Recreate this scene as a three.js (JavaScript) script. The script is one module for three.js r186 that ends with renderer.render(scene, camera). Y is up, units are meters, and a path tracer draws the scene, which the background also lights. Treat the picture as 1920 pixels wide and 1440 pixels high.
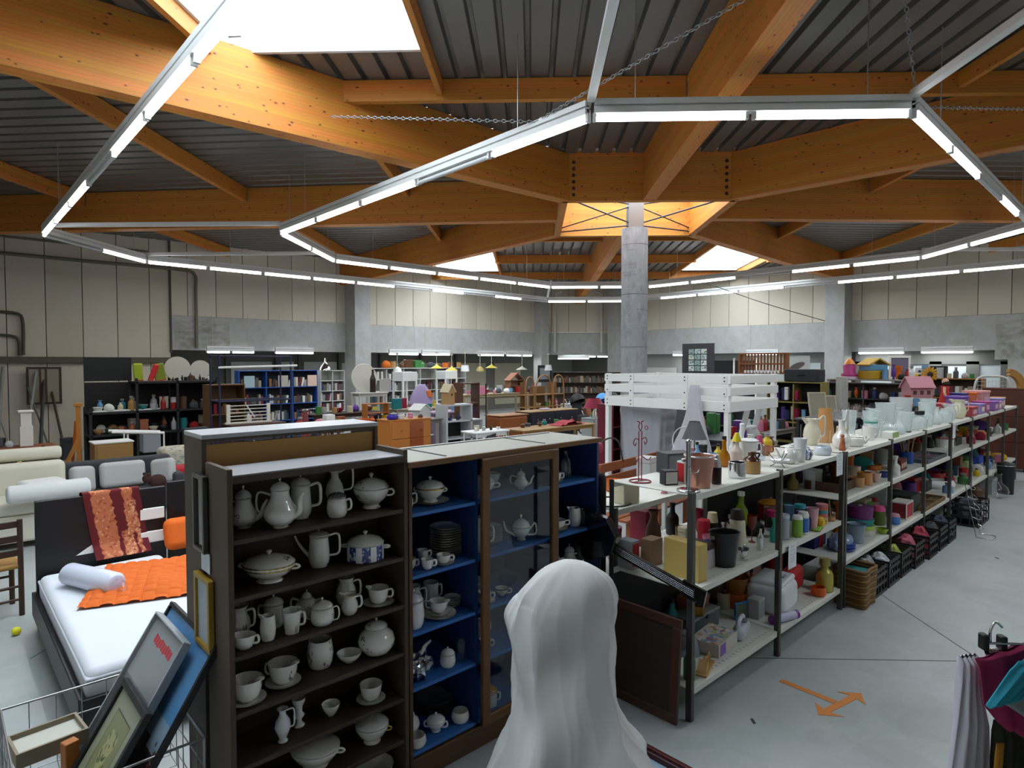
import * as THREE from 'three';
import { RoundedBoxGeometry } from 'three/addons/geometries/RoundedBoxGeometry.js';
import { mergeGeometries } from 'three/addons/utils/BufferGeometryUtils.js';
import { RectAreaLightUniformsLib } from 'three/addons/lights/RectAreaLightUniformsLib.js';

// ---------- camera, sky, exposure ----------
// Hall frame: x runs along the shelf rack (away to the right), -z runs away to the left; the camera stands at the hall's near corner.
const scene = new THREE.Scene();
const camera = new THREE.PerspectiveCamera(63.76, 4 / 3, 0.05, 200);
camera.position.set(0, 2.3, 0);
camera.up.set(0, 1, 0);
camera.lookAt(0.68329, 2.3 - 0.03399, -0.72936);
const renderer = new THREE.WebGLRenderer({ antialias: true });
renderer.toneMapping = THREE.LinearToneMapping;
renderer.toneMappingExposure = 1.32;
renderer.shadowMap.enabled = true;
RectAreaLightUniformsLib.init();
scene.background = new THREE.Color().setRGB(0.86, 0.94, 1.0);   // bright overcast sky above the skylights
scene.backgroundIntensity = 8;
const TUBE_GLOW = 7, TUBE_LIGHT = 64;                           // what the eye sees of a tube, and what it sends down

// ---------- helpers ----------
let seed = 7;
const rnd = () => { seed = (seed * 1664525 + 1013904223) >>> 0; return seed / 4294967296; };
const rr = (a, b) => a + (b - a) * rnd();
const pick = (a) => a[Math.floor(rnd() * a.length)];
const PI = Math.PI;
const taken = {};
const numbered = (n) => { const k = taken[n] = (taken[n] ?? -1) + 1; return k ? n + '_' + String(k).padStart(3, '0') : n; };
const mats = {};
function mat(hex, rough = 0.6, o = {}) {
  const key = hex + '|' + rough + '|' + Object.entries(o).map(([k, v]) => k + (v?.uuid ?? v)).join();
  return mats[key] ??= new THREE.MeshPhysicalMaterial({ color: hex, roughness: rough, ...o });
}
const glass = (hex = 0xffffff, r = 0.03) => mat(hex, r, { transmission: 1, thickness: 0, ior: 1.45 });
const metal = (hex = 0xc8c8c8, r = 0.25) => mat(hex, r, { metalness: 1 });
function thing(name, label, category, [x, y, z] = [0, 0, 0], turn = 0, group) {
  const o = new THREE.Group(); o.name = numbered(name); scene.add(o);
  o.position.set(x, y, z); o.rotation.y = turn; o.userData = { label, category };
  if (group) o.userData.group = group;
  return o;
}
function part(parent, name, geo, m, label) {
  const o = new THREE.Mesh(m.userData.metres ? muv(geo) : geo, m); o.name = name; o.castShadow = o.receiveShadow = true; parent.add(o);
  if (label) o.userData.label = label;
  return o;
}
function single(name, label, category, geo, m, [x, y, z], turn = 0, group) {   // a thing that is one mesh
  const o = new THREE.Mesh(geo, m); o.name = numbered(name); o.castShadow = o.receiveShadow = true; scene.add(o);
  o.position.set(x, y, z); o.rotation.y = turn; o.userData = { label, category };
  if (group) o.userData.group = group;
  return o;
}
function struct(name, label, pos = [0, 0, 0], turn = 0) {
  const o = new THREE.Group(); o.name = numbered(name); scene.add(o); o.position.set(...pos); o.rotation.y = turn;
  o.userData = { kind: 'structure', label, category: name.split('_')[0] };
  return o;
}
const V = (x, y, z) => new THREE.Vector3(x, y, z);
const mv = (g, x = 0, y = 0, z = 0) => g.translate(x, y, z);
const bx = (w, h, d, x = 0, y = 0, z = 0) => new THREE.BoxGeometry(w, h, d).translate(x, y + h / 2, z);          // stands on y
const rb = (w, h, d, x = 0, y = 0, z = 0, r = 0.01) => new RoundedBoxGeometry(w, h, d, 2, Math.min(r, w / 2.01, h / 2.01, d / 2.01)).translate(x, y + h / 2, z);
const cy = (r0, r1, h, x = 0, y = 0, z = 0, n = 16) => new THREE.CylinderGeometry(r1, r0, h, n).translate(x, y + h / 2, z);   // bottom radius first
const muv = (g) => { const n = g.index ? g.toNonIndexed() : g, P = n.attributes.position, N = n.attributes.normal, u = []; for (let i = 0; i < P.count; i++) { const x = Math.abs(N.getX(i)), y = Math.abs(N.getY(i)), z = Math.abs(N.getZ(i)); u.push(...(y > x && y > z ? [P.getX(i), P.getZ(i)] : x > z ? [P.getZ(i), P.getY(i)] : [P.getX(i), P.getY(i)])); } n.setAttribute('uv', new THREE.Float32BufferAttribute(u, 2)); return n; };   // uv in metres
const sp = (r, x = 0, y = 0, z = 0, n = 12) => new THREE.SphereGeometry(r, n, Math.max(6, n * 0.7 | 0)).translate(x, y, z);
const lathe = (pts, n = 24) => new THREE.LatheGeometry(pts.map(([r, y]) => new THREE.Vector2(Math.max(r, 0.0001), y)), n);
const tube = (pts, r, n = 16, k = 6, closed = false) => new THREE.TubeGeometry(new THREE.CatmullRomCurve3(pts.map((p) => V(...p)), closed, 'centripetal'), n, r, k, closed);
function rod(a, b, r, n = 8) {                                   // straight round bar between two points
  const A = V(...a), B = V(...b), g = new THREE.CylinderGeometry(r, r, A.distanceTo(B), n);
  g.applyQuaternion(new THREE.Quaternion().setFromUnitVectors(V(0, 1, 0), B.clone().sub(A).normalize()));
  return g.translate(...A.add(B).multiplyScalar(0.5).toArray());
}
function bar(a, b, w, h) {                                       // straight square bar between two points, w across, h up
  const A = V(...a), B = V(...b), g = new THREE.BoxGeometry(w, h, A.distanceTo(B)), m = new THREE.Matrix4().lookAt(A, B, V(0, 1, 0.0001));
  return g.applyMatrix4(m).translate(...A.add(B).multiplyScalar(0.5).toArray());
}
function taper(pts, r0, r1, n = 12, k = 8) {                     // tube that narrows
  const g = tube(pts, 1, n, k), c = new THREE.CatmullRomCurve3(pts.map((p) => V(...p)), false, 'centripetal'), P = g.attributes.position;
  for (let i = 0; i <= n; i++) { const o = c.getPointAt(i / n), s = r0 + (r1 - r0) * i / n; for (let j = 0; j <= k; j++) { const q = i * (k + 1) + j, v = V(P.getX(q), P.getY(q), P.getZ(q)).sub(o).multiplyScalar(s).add(o); P.setXYZ(q, v.x, v.y, v.z); } }
  return g;
}
const ext = (pts, d, bevel = 0) => { const s = new THREE.Shape(pts.map(([x, y]) => new THREE.Vector2(x, y))); return new THREE.ExtrudeGeometry(s, { depth: d, bevelEnabled: bevel > 0, bevelSize: bevel, bevelThickness: bevel, bevelSegments: 2 }); };
const join = (...g) => mergeGeometries(g.flat().map((q) => { const n = q.index ? q.toNonIndexed() : q; for (const k of Object.keys(n.attributes)) if (!['position', 'normal', 'uv'].includes(k)) n.deleteAttribute(k); return n; }));
function prism(c, uvw) {                                          // hexahedron from 8 corners (4 at one end, 4 at the other), uv in metres along/up
  const F = [[0, 1, 2, 3], [5, 4, 7, 6], [4, 0, 3, 7], [1, 5, 6, 2], [3, 2, 6, 7], [4, 5, 1, 0]], pos = [], uv = [], L = V(...c[0]).distanceTo(V(...c[4])), H = V(...c[0]).distanceTo(V(...c[3])), W = V(...c[0]).distanceTo(V(...c[1]));
  F.forEach((f, k) => { const q = k < 2 ? [[0, 0], [W, 0], [W, H], [0, H]] : k === 2 ? [[L, 0], [0, 0], [0, H], [L, H]] : k === 3 ? [[0, 0], [L, 0], [L, H], [0, H]] : [[0, 0], [0, W], [L, W], [L, 0]]; for (const i of [0, 1, 2, 0, 2, 3]) { pos.push(...c[f[i]]); uv.push(q[i][0] + uvw, q[i][1] + uvw * 0.37); } });
  const g = new THREE.BufferGeometry(); g.setAttribute('position', new THREE.Float32BufferAttribute(pos, 3)); g.setAttribute('uv', new THREE.Float32BufferAttribute(uv, 2)); g.computeVertexNormals();
  return g;
}
function canvasTex(w, h, draw, rep = [1, 1], srgb = true) {
  const c = document.createElement('canvas'); c.width = w; c.height = h; const g = c.getContext('2d'); draw(g, w, h);
  const t = new THREE.CanvasTexture(c); t.wrapS = t.wrapT = THREE.RepeatWrapping; t.repeat.set(...rep); if (srgb) t.colorSpace = THREE.SRGBColorSpace; return t;
}
const speckle = (g, w, h, n, cols, s0, s1) => { for (let i = 0; i < n; i++) { g.fillStyle = pick(cols); const s = rr(s0, s1); g.beginPath(); g.ellipse(rnd() * w, rnd() * h, s, s * rr(0.5, 1), rnd() * 3, 0, 7); g.fill(); } };

// ---------- shared materials ----------
const woodTex = canvasTex(1024, 256, (g, w, h) => {              // glulam: 4 m x 0.84 m of lamellae with knots
  const n = 20;
  for (let i = 0; i < n; i++) { g.fillStyle = `rgb(${rr(188, 206) | 0},${rr(116, 133) | 0},${rr(36, 48) | 0})`; g.fillRect(0, i * h / n, w, h / n + 1); for (let k = 0; k < 26; k++) { g.fillStyle = `rgba(${rr(120, 160) | 0},${rr(64, 90) | 0},20,0.13)`; g.fillRect(rnd() * w, i * h / n + rnd() * h / n, rr(80, 420), 1); } g.fillStyle = 'rgba(110,60,20,0.35)'; g.fillRect(0, i * h / n, w, 1); }
  for (let k = 0; k < 75; k++) { const x = rnd() * w, y = rnd() * h, s = rr(1.2, 3.6); g.fillStyle = 'rgba(140,80,30,0.5)'; g.beginPath(); g.ellipse(x, y, s * 2.4, s * 1.3, 0, 0, 7); g.fill(); g.fillStyle = `rgba(70,32,10,${rr(0.6, 0.95)})`; g.beginPath(); g.ellipse(x, y, s * 1.2, s * 0.8, 0, 0, 7); g.fill(); }
}, [0.25, 1.19]);
const glulam = mat(0xffffff, 0.62, { map: woodTex });
const concTex = canvasTex(512, 512, (g, w, h) => { g.fillStyle = '#a9aaa6'; g.fillRect(0, 0, w, h); speckle(g, w, h, 900, ['rgba(150,152,149,0.10)', 'rgba(182,183,180,0.10)', 'rgba(130,130,124,0.06)'], 6, 40); speckle(g, w, h, 500, ['rgba(110,110,106,0.25)', 'rgba(195,195,190,0.25)'], 0.5, 1.4); }, [0.4, 0.4]);
const concrete = mat(0xffffff, 0.85, { map: concTex }); concrete.userData.metres = true;
const floorTex = canvasTex(1024, 1024, (g, w, h) => { g.fillStyle = '#a4a9a8'; g.fillRect(0, 0, w, h); speckle(g, w, h, 420, ['rgba(130,136,136,0.10)', 'rgba(185,190,190,0.12)', 'rgba(120,128,122,0.07)'], 20, 90); speckle(g, w, h, 500, ['rgba(90,92,90,0.16)', 'rgba(200,204,204,0.18)'], 0.5, 2.2); for (let i = 0; i < 60; i++) { g.strokeStyle = 'rgba(90,95,95,0.10)'; g.beginPath(); const x = rnd() * w, y = rnd() * h; g.moveTo(x, y); g.lineTo(x + rr(-60, 60), y + rr(-60, 60)); g.stroke(); } }, [0.2, 0.2]);
const floorMat = mat(0xffffff, 0.42, { map: floorTex });
const panelMat = [0xc4bba9, 0xc8bfae, 0xc0b8a6].map((c) => mat(c, 0.7));
const deckMat = mat(0x807f7c, 0.4, { metalness: 0.65 });
const galv = mat(0x9aa0a4, 0.4, { metalness: 0.8 });
const white = mat(0xe8e8e4, 0.55), whiteGloss = mat(0xf0f0ee, 0.22), black = mat(0x141416, 0.5), offwhite = mat(0xd9d5c8, 0.6);
const trunkMat = mat(0xd8dad8, 0.45), rackGrey = mat(0x4a4945, 0.45, { metalness: 0.3 }), shelfMat = mat(0xd6d6cc, 0.5);
const china = mat(0xe9e6df, 0.12, { clearcoat: 1, clearcoatRoughness: 0.06 }), chinaCool = mat(0xdcdee0, 0.12, { clearcoat: 1, clearcoatRoughness: 0.06 });
const gold = metal(0xc9a24a, 0.25), silver = metal(0xc9c9cb, 0.18), chrome = metal(0xdadada, 0.08);
// ---------- hall shell ----------
const C = [10.49, 0, -7.54], R2 = Math.SQRT2;
const corners = [[0.44, -19.82], [20.54, -19.82], [22.77, -17.59], [22.77, 2.5], [20.54, 4.74], [0.44, 4.74], [-1.79, 2.51], [-1.79, -17.59]];
{ // floor: slab with sawn joints
  const f = struct('floor', 'grey painted concrete floor with thin sawn joints');
  const s = new THREE.Shape([[-2.2, -24], [27, -24], [27, 5.2], [-2.2, 5.2]].map(([x, z]) => new THREE.Vector2(x, -z)));
  part(f, 'slab', new THREE.ExtrudeGeometry(s, { depth: 0.2, bevelEnabled: false }).rotateX(-PI / 2).translate(0, -0.2, 0), floorMat);
  const jm = mat(0x6b6f6f, 0.9), w = (x, z) => [(x + z) / R2, 0.0012, (x - z) / R2];   // joints run along the hall's diagonals
  for (const a of [-3.9, 3.47, 10.8]) part(f, 'floor_joint', bar(w(a, a > 4 ? 8.6 : a < 0 ? 4.6 : 2.2), w(a, a > 4 ? 19 : 24), 0.009, 0.002), jm);
  for (const a of [4.8, 12.2, 19.6]) part(f, 'floor_joint', bar(w(-Math.min(a * 0.4, 9), a), w(Math.min(a * 0.9, 11), a), 0.009, 0.002), jm);
}
// walls: panels above, a concrete band, and an opening to a low aisle below
function panelRow(parent, x0, x1, y0, y1, skip = () => false, first = x0) {        // along local x, face at z = 0
  for (let x = first - 0.79 * Math.ceil((first - x0) / 0.79); x < x1 - 0.02; x += 0.79) {
    const a = Math.max(x, x0), b = Math.min(x + 0.79, x1); if (b - a < 0.05 || skip(a, b)) continue;
    part(parent, 'wall_panel', rb(b - a - 0.016, y1 - y0 - 0.01, 0.06, (a + b) / 2, y0 + 0.005, -0.03, 0.006), pick(panelMat));
  }
  part(parent, 'backing', bx(x1 - x0, y1 - y0, 0.12, (x0 + x1) / 2, y0, -0.125), mat(0x5b574c, 0.9));
}
const stainTex = canvasTex(256, 256, (g, w, h) => { g.fillStyle = '#a0a19d'; g.fillRect(0, 0, w, h); speckle(g, w, h, 300, ['rgba(140,142,138,0.25)', 'rgba(182,182,178,0.25)'], 4, 22); for (const [x, ww, l] of [[10, 46, 150], [64, 34, 225], [110, 56, 110], [178, 60, 60], [206, 22, 190]]) for (let k = 0; k < 40; k++) { g.fillStyle = 'rgba(92,88,74,0.09)'; g.beginPath(); g.ellipse(x + rnd() * ww, h - rnd() * l, rr(4, 12), rr(8, 26), 0, 0, 7); g.fill(); } }, [0.5, 1]);
{
  const w = struct('wall_left', 'far left wall of beige panels above a grey concrete band', [0, 0, -19.82]);
  panelRow(w, 0.44, 5.03, 0, 6.15, undefined, 2.14);
  panelRow(w, 5.03, 20.54, 3.68, 6.15, (a, b) => a > 10.35 && b < 11.25, 5.5);
  part(w, 'concrete_band', bx(15.5, 1.0, 0.3, 12.79, 2.68, -0.12), concrete);
  part(w, 'concrete_band', bx(1.6, 1.0, 0.02, 5.86, 2.68, 0.035), mat(0xffffff, 0.9, { map: stainTex }), 'water-stained end of the concrete band');
  part(w, 'concrete_column', rb(0.62, 6.1, 0.75, 10.86, 0, 0.33, 0.02), concrete);
  part(w, 'concrete_column', rb(0.5, 6.1, 0.5, 20.2, 0, 0.2, 0.02), concrete);
  part(w, 'steel_rail', bx(4.6, 0.16, 0.1, 2.75, 2.3, 0.08), mat(0x55503f, 0.7));
  part(w, 'corner_trim', bx(0.05, 3.5, 0.06, 5.03, 2.6, 0.03), mat(0x4c4a40, 0.8));
  // conduits on the panels
  const pipe = mat(0x6e6858, 0.6);
  part(w, 'conduit', tube([[0.5, 5.0, 0.1], [3, 5.0, 0.1], [5.4, 5.0, 0.1], [5.62, 4.97, 0.1], [5.7, 4.85, 0.1], [5.7, 4.5, 0.1], [5.7, 2.75, 0.1]], 0.045, 60, 8), pipe);
  part(w, 'conduit', tube([[0.5, 5.42, 0.08], [3, 5.42, 0.08], [4.5, 5.42, 0.08]], 0.03, 8), pipe);
  part(w, 'conduit', tube([[0.5, 3.55, 0.08], [1.45, 3.55, 0.08], [1.62, 3.5, 0.08], [1.66, 3.35, 0.08], [1.66, 2.5, 0.08]], 0.04, 30), mat(0x4d4838, 0.6));
  part(w, 'conduit', tube([[0.5, 2.98, 0.08], [1.4, 2.98, 0.08], [1.54, 2.93, 0.08], [1.58, 2.8, 0.08], [1.58, 2.5, 0.08]], 0.035, 30), mat(0x4d4838, 0.6));
}
{
  const w = struct('wall_right', 'far right wall of beige panels above a grey concrete band', [22.77, 0, 0], -PI / 2);   // local x runs to +z, face towards -x
  panelRow(w, -17.59, 2.5, 3.72, 6.15, (a, b) => a > -8.3 && b < -7.3, -4.78);
  part(w, 'concrete_band', bx(20.1, 1.04, 0.3, -7.55, 2.68, -0.12), concrete);
  part(w, 'concrete_wall', bx(5.75, 2.68, 0.3, -0.37, 0, -0.12), concrete);
  part(w, 'concrete_column', rb(0.62, 6.1, 0.75, -7.75, 0, 0.33, 0.02), concrete);
  part(w, 'concrete_column', rb(0.5, 6.1, 0.5, -17.25, 0, 0.2, 0.02), concrete);
  part(w, 'stained_patch', bx(1.2, 1.3, 0.02, -2.95, 2.4, 0.035), mat(0xffffff, 0.9, { map: stainTex }), 'streaky grey water stain');
}
{
  const w = struct('wall_back', 'narrow back wall between two concrete columns', [21.655, 0, -18.705], -PI / 4);
  panelRow(w, -1.57, 1.57, 3.7, 6.15, undefined, -1.2);
  part(w, 'concrete_band', bx(3.15, 1.02, 0.3, 0, 2.68, -0.12), concrete);
  for (const x of [-1.05, 1.05]) { part(w, 'downpipe', tube([[x + 0.3 * Math.sign(-x), 5.55, 0.25], [x, 5.45, 0.25], [x, 5.2, 0.25], [x, 4, 0.25], [x, 2.8, 0.25]], 0.045, 24, 8), mat(0xbdbcb2, 0.5)); }
  part(w, 'ledge', bx(3.1, 0.04, 0.1, 0, 3.68, 0.06), offwhite);
}
{ // the walls on the camera's side close the hall
  for (const [n, k] of [['near_right', 3], ['front', 4], ['corner', 5], ['near_left', 6], ['side', 7]]) {
    const a = corners[k], b = corners[(k + 1) % 8], dx = b[0] - a[0], dz = b[1] - a[1], L = Math.hypot(dx, dz);
    const w = struct('wall_' + n, 'plain concrete wall of the hall', [(a[0] + b[0]) / 2, 0, (a[1] + b[1]) / 2], Math.atan2(-dz, dx));
    part(w, 'concrete_wall', bx(L + 0.3, 6.3, 0.25, 0, 0, -0.12), concrete);
  }
}
{ // low aisle behind the left wall and the back, its ceiling and far wall
  const a = struct('wall_aisle', 'low aisle wall behind the concrete band with pale boards');
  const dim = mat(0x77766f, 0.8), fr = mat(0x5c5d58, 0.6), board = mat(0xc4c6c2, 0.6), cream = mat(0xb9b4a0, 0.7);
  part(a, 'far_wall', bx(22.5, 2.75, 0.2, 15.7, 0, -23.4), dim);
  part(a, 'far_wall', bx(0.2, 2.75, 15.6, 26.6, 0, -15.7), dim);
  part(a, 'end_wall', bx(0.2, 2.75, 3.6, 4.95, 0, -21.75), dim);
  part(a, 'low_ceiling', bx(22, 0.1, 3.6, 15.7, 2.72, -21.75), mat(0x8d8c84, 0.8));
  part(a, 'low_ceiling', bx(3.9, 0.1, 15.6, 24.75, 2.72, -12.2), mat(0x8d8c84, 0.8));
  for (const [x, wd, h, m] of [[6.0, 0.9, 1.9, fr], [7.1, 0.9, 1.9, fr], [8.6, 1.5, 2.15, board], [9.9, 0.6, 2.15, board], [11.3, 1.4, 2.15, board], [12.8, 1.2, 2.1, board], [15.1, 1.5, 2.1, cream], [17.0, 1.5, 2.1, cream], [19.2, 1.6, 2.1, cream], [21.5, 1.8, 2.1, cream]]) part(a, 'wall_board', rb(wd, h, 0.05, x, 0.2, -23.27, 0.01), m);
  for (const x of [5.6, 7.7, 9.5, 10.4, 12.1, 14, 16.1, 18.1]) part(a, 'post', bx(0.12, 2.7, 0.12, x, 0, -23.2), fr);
}
function windowRow(n, z0, z1, label) {                            // frosted window with grey frame in the right wall, z0..z1
  const w = struct('window_' + n, label, [22.95, 0, (z0 + z1) / 2], -PI / 2), L = z1 - z0, fr = mat(0x62645f, 0.6);
  part(w, 'window_frame', join(bx(L, 0.42, 0.1, 0, 2.26, 0), bx(L, 0.1, 0.1, 0, 0.85, 0), bx(0.16, 1.5, 0.1, -L / 2 + 0.08, 0.85, 0), bx(0.16, 1.5, 0.1, L / 2 - 0.08, 0.85, 0)), fr);
  part(w, 'window_pane', bx(L - 0.3, 1.36, 0.03, 0, 0.92, -0.02), mat(0xbcc6c8, 0.5));
  part(w, 'window_apron', bx(L, 0.86, 0.12, 0, 0, -0.02), concrete);
  return w;
}
[[-7.35, -6.1], [-6.1, -5.05], [-5.05, -4.1], [-4.1, -3.27]].forEach(([a, b], i) => windowRow(i + 1, a, b, ['window bay with frosted pane beside the right wall column', 'second frosted window bay from the right wall column', 'third frosted window bay from the right wall column', 'last frosted window bay before the stained concrete'][i]));
{ // dark glazed doors left of the right wall's column
  const w = struct('wall_partition', 'grey partition with dark doors below the right concrete band', [23.1, 0, -11], -PI / 2), fr = mat(0x7d807c, 0.6);
  part(w, 'partition_board', bx(13.2, 2.68, 0.1, 0.35, 0, -0.1), mat(0x8d908c, 0.8));
  for (const x of [-2.2, -1.25, -0.35, 3.0]) part(w, 'dark_panel', bx(0.86, 2.3, 0.05, x, 0.1, 0), mat(0x15151a, 0.35));
  for (const x of [-2.65, -1.7, -0.8, 0.1]) part(w, 'post', bx(0.06, 2.5, 0.08, x, 0, 0.02), offwhite);
  part(w, 'pale_panel', bx(0.8, 1.5, 0.04, 2.05, 0.8, 0), mat(0xbfc6c8, 0.6));
  part(w, 'pale_panel', bx(1.6, 1.2, 0.04, -4.2, 0.9, 0), mat(0xb5b7ae, 0.6));
  part(w, 'light_slit', bx(0.07, 1.5, 0.03, 2.95, 0.8, 0.04), mat(0xe9eef6, 0.4));
}

// ---------- roof: ribbed steel deck on glulam beams round a timber collar ----------
const ceil = struct('ceiling', 'ribbed steel roof deck on orange glulam beams', C, -PI / 4);
const roofY = (r) => 6.02 - 0.02 * (r - 1.5), SKY = [[-5.65, -3.33, 5.5, 11.0], [3.33, 5.65, 8.6, 11.0]];       // skylight: x0, x1, r0, r1 of a sector
function sector(k, lights) {                                      // roof quarter k, its axis along local +z turned by k quarter turns
  const prof = [[0, 0], [0.215, 0], [0.235, 0.075], [0.28, 0.075], [0.30, 0]], mk = (steps, lift) => {
    const pos = [], put = (a, ha, b, hb, r0, r1) => { if (r1 - r0 < 0.01) return; const q = [[a, roofY(r0) + ha + lift, r0], [b, roofY(r0) + hb + lift, r0], [b, roofY(r1) + hb + lift, r1], [a, roofY(r1) + ha + lift, r1]]; for (const i of [0, 1, 2, 0, 2, 3]) pos.push(...q[i]); };
    for (let i = 0; i < steps.length - 1; i++) {
      const [a, ha] = steps[i], [b, hb] = steps[i + 1], m = (a + b) / 2, e = Math.abs(m), r1 = Math.min(16.2, 17.9 - e), s = lights.find(([x0, x1]) => m > x0 && m < x1);
      if (s) { put(a, ha, b, hb, Math.max(e, 1.4), s[2]); put(a, ha, b, hb, Math.max(s[3], e), r1); } else put(a, ha, b, hb, Math.max(e, 1.4), r1);
    }
    const g = new THREE.BufferGeometry(); g.setAttribute('position', new THREE.Float32BufferAttribute(pos, 3)); g.computeVertexNormals(); return g.rotateY(k * PI / 2);
  };
  const st = []; for (let i = -30; i < 30; i++) for (const [x, h] of prof.slice(0, 4)) st.push([i * 0.3 + x, h]);
  part(ceil, 'steel_deck', mk(st, 0.012), deckMat);
  const fl = []; for (let x = -9; x <= 9.01; x += 0.15) fl.push([x, 0]);
  part(ceil, 'roof_insulation', mk(fl, 0.16), mat(0x6d6a62, 0.9));
}
const LIT = [SKY, [], [[-5.65, -3.33, 5.5, 11.0], [3.33, 5.65, 5.5, 11.0]], []];
for (let k = 0; k < 4; k++) sector(k, LIT[k]);
let un = 0;
function beam(name, a, b, y0a, y1a, y0b, y1b, w, m = glulam) {     // plan points a, b; bottom and top at either end
  const dx = b[0] - a[0], dz = b[1] - a[1], L = Math.hypot(dx, dz), nx = -dz / L * w / 2, nz = dx / L * w / 2;
  const e = (p, y0, y1) => [[p[0] - nx, y0, p[1] - nz], [p[0] + nx, y0, p[1] + nz], [p[0] + nx, y1, p[1] + nz], [p[0] - nx, y1, p[1] - nz]];
  return part(ceil, name, prism([...e(a, y0a, y1a), ...e(b, y0b, y1b)], (un += 1.73) % 4), m);
}
const ca = 1.52;
for (let k = 0; k < 4; k++) {
  const c = Math.cos(k * PI / 2), s = Math.sin(k * PI / 2), T = (x, z) => [x * c + z * s, -x * s + z * c];
  beam('axis_beam', T(0, ca), T(0, 15.9), 5.2, roofY(ca), 5.0, roofY(15.9), 0.24);
  const h = ca, e = 12.4 / R2;                                     // hip beam from the collar's corner
  beam('hip_beam', T(h, h), T(e, e), 5.2, roofY(ca), 5.0, roofY(e), 0.24);
  beam('collar_board', T(-ca - 0.02, ca), T(ca + 0.02, ca), 5.19, 6.07, 5.19, 6.07, 0.14);
  for (const sx of [-1, 1]) { const g = []; for (let i = 0; i < 6; i++) g.push(new THREE.CylinderGeometry(0.032, 0.032, 0.012, 12).rotateX(PI / 2).translate(...[sx * (ca - 0.17), 5.3 + i * 0.115, ca + 0.07])); part(ceil, 'dowel_plugs', join(g).rotateY(k * PI / 2), mat(0x4a2a10, 0.7)); }
  for (const r of [4.65, 8.0, 11.4]) {
    const y = roofY(r), L = LIT[k];
    const stops = [[-r + 0.08, -0.13], [0.13, r - 0.08]];
    for (const [x0, x1] of stops) {
      let run = [[x0, x1]];
      for (const [a, b, r0, r1] of L) if (r > r0 && r < r1) run = run.flatMap(([p, q]) => (b < p || a > q ? [[p, q]] : [[p, a], [b, q]])).filter(([p, q]) => q - p > 0.2);
      for (const [p, q] of run) beam('purlin', T(p, r), T(q, r), y - 0.27, y, y - 0.27, y, 0.1);
      part(ceil, 'joist_hanger', bx(0.014, 0.2, 0.14, ...[x0 > -1 && x0 < 1 ? x0 : x1, y - 0.27, r]).rotateY(k * PI / 2), galv);
    }
  }
  if (k % 2 === 0) for (const x of [-5.7, -3.28, 3.28, 5.7]) beam('rafter', T(x, Math.max(4.7, Math.abs(x) + 0.15)), T(x, 11.4), roofY(5) - 0.2, roofY(5), roofY(11.4) - 0.2, roofY(11.4), 0.07);
  for (const [a, b, r0, r1] of LIT[k]) {
    part(ceil, 'skylight_pane', new THREE.PlaneGeometry(b - a + 0.1, r1 - r0 + 0.1).rotateX(-PI / 2).translate((a + b) / 2, roofY(r0) + 0.2, (r0 + r1) / 2).rotateY(k * PI / 2), glass(0xf4faff, 0));
    for (const r of [r0, r1]) beam('skylight_kerb', T(a, r), T(b, r), roofY(r) - 0.02, roofY(r) + 0.19, roofY(r) - 0.02, roofY(r) + 0.19, 0.05, mat(0xcfd2d2, 0.5));
    for (const x of [a, b]) beam('skylight_kerb', T(x, r0), T(x, r1), roofY(r0) + 0.01, roofY(r0) + 0.19, roofY(r1) + 0.01, roofY(r0) + 0.19, 0.05, mat(0xcfd2d2, 0.5));
  }
}
part(ceil, 'lantern_pane', new THREE.PlaneGeometry(3.3, 3.3).rotateX(-PI / 2).translate(0, 6.26, 0), glass(0xf4faff, 0));
for (const [x, z, w, d] of [[0, 1.58, 3.3, 0.12], [0, -1.58, 3.3, 0.12], [1.58, 0, 0.12, 3.3], [-1.58, 0, 0.12, 3.3]]) part(ceil, 'lantern_kerb', bx(w, 0.2, d, x, 6.075, z), mat(0xcfd2d2, 0.5));

{ // central column with steel head and tie rods
  const c = struct('column_centre', 'round grey concrete column in the middle of the hall', C, -PI / 4);
  part(c, 'shaft', new THREE.CylinderGeometry(0.265, 0.265, 5.02, 40).translate(0, 2.51, 0), mat(0xffffff, 0.8, { map: canvasTex(512, 512, (g, w, h) => { g.fillStyle = '#9fa3a6'; g.fillRect(0, 0, w, h); speckle(g, w, h, 500, ['rgba(130,134,138,0.3)', 'rgba(185,188,190,0.3)'], 3, 18); for (let i = 0; i < 90; i++) { g.fillStyle = `rgba(${pick(['90,92,94', '200,203,205'])},0.22)`; g.fillRect(rnd() * w, rnd() * h, rr(30, 200), rr(1, 3)); } for (const y of [60, 190, 320, 450]) { g.fillStyle = 'rgba(60,60,60,0.5)'; g.fillRect(0, y, w, 1.5); } }, [1, 1.2]) }));
  part(c, 'steel_head', join(bx(0.16, 0.62, 0.3, 0, 5.0, 0), bx(0.3, 0.62, 0.03, 0, 5.0, 0.16), bx(0.3, 0.62, 0.03, 0, 5.0, -0.16)), galv);
  for (const [x, z] of [[1, 1], [1, -1], [-1, 1], [-1, -1]]) part(c, 'tie_rod', rod([x * 0.1, 5.12, z * 0.1], [x * 1.46, 5.28, z * 1.46], 0.016), mat(0x4d5054, 0.5, { metalness: 0.7 }));
  for (const [x, z] of [[1, 1], [1, -1], [-1, 1], [-1, -1]]) part(c, 'tie_rod', rod([x * 0.1, 5.5, z * 0.1], [x * 1.46, 5.36, z * 1.46], 0.014), mat(0x4d5054, 0.5, { metalness: 0.7 }));
}

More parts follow.
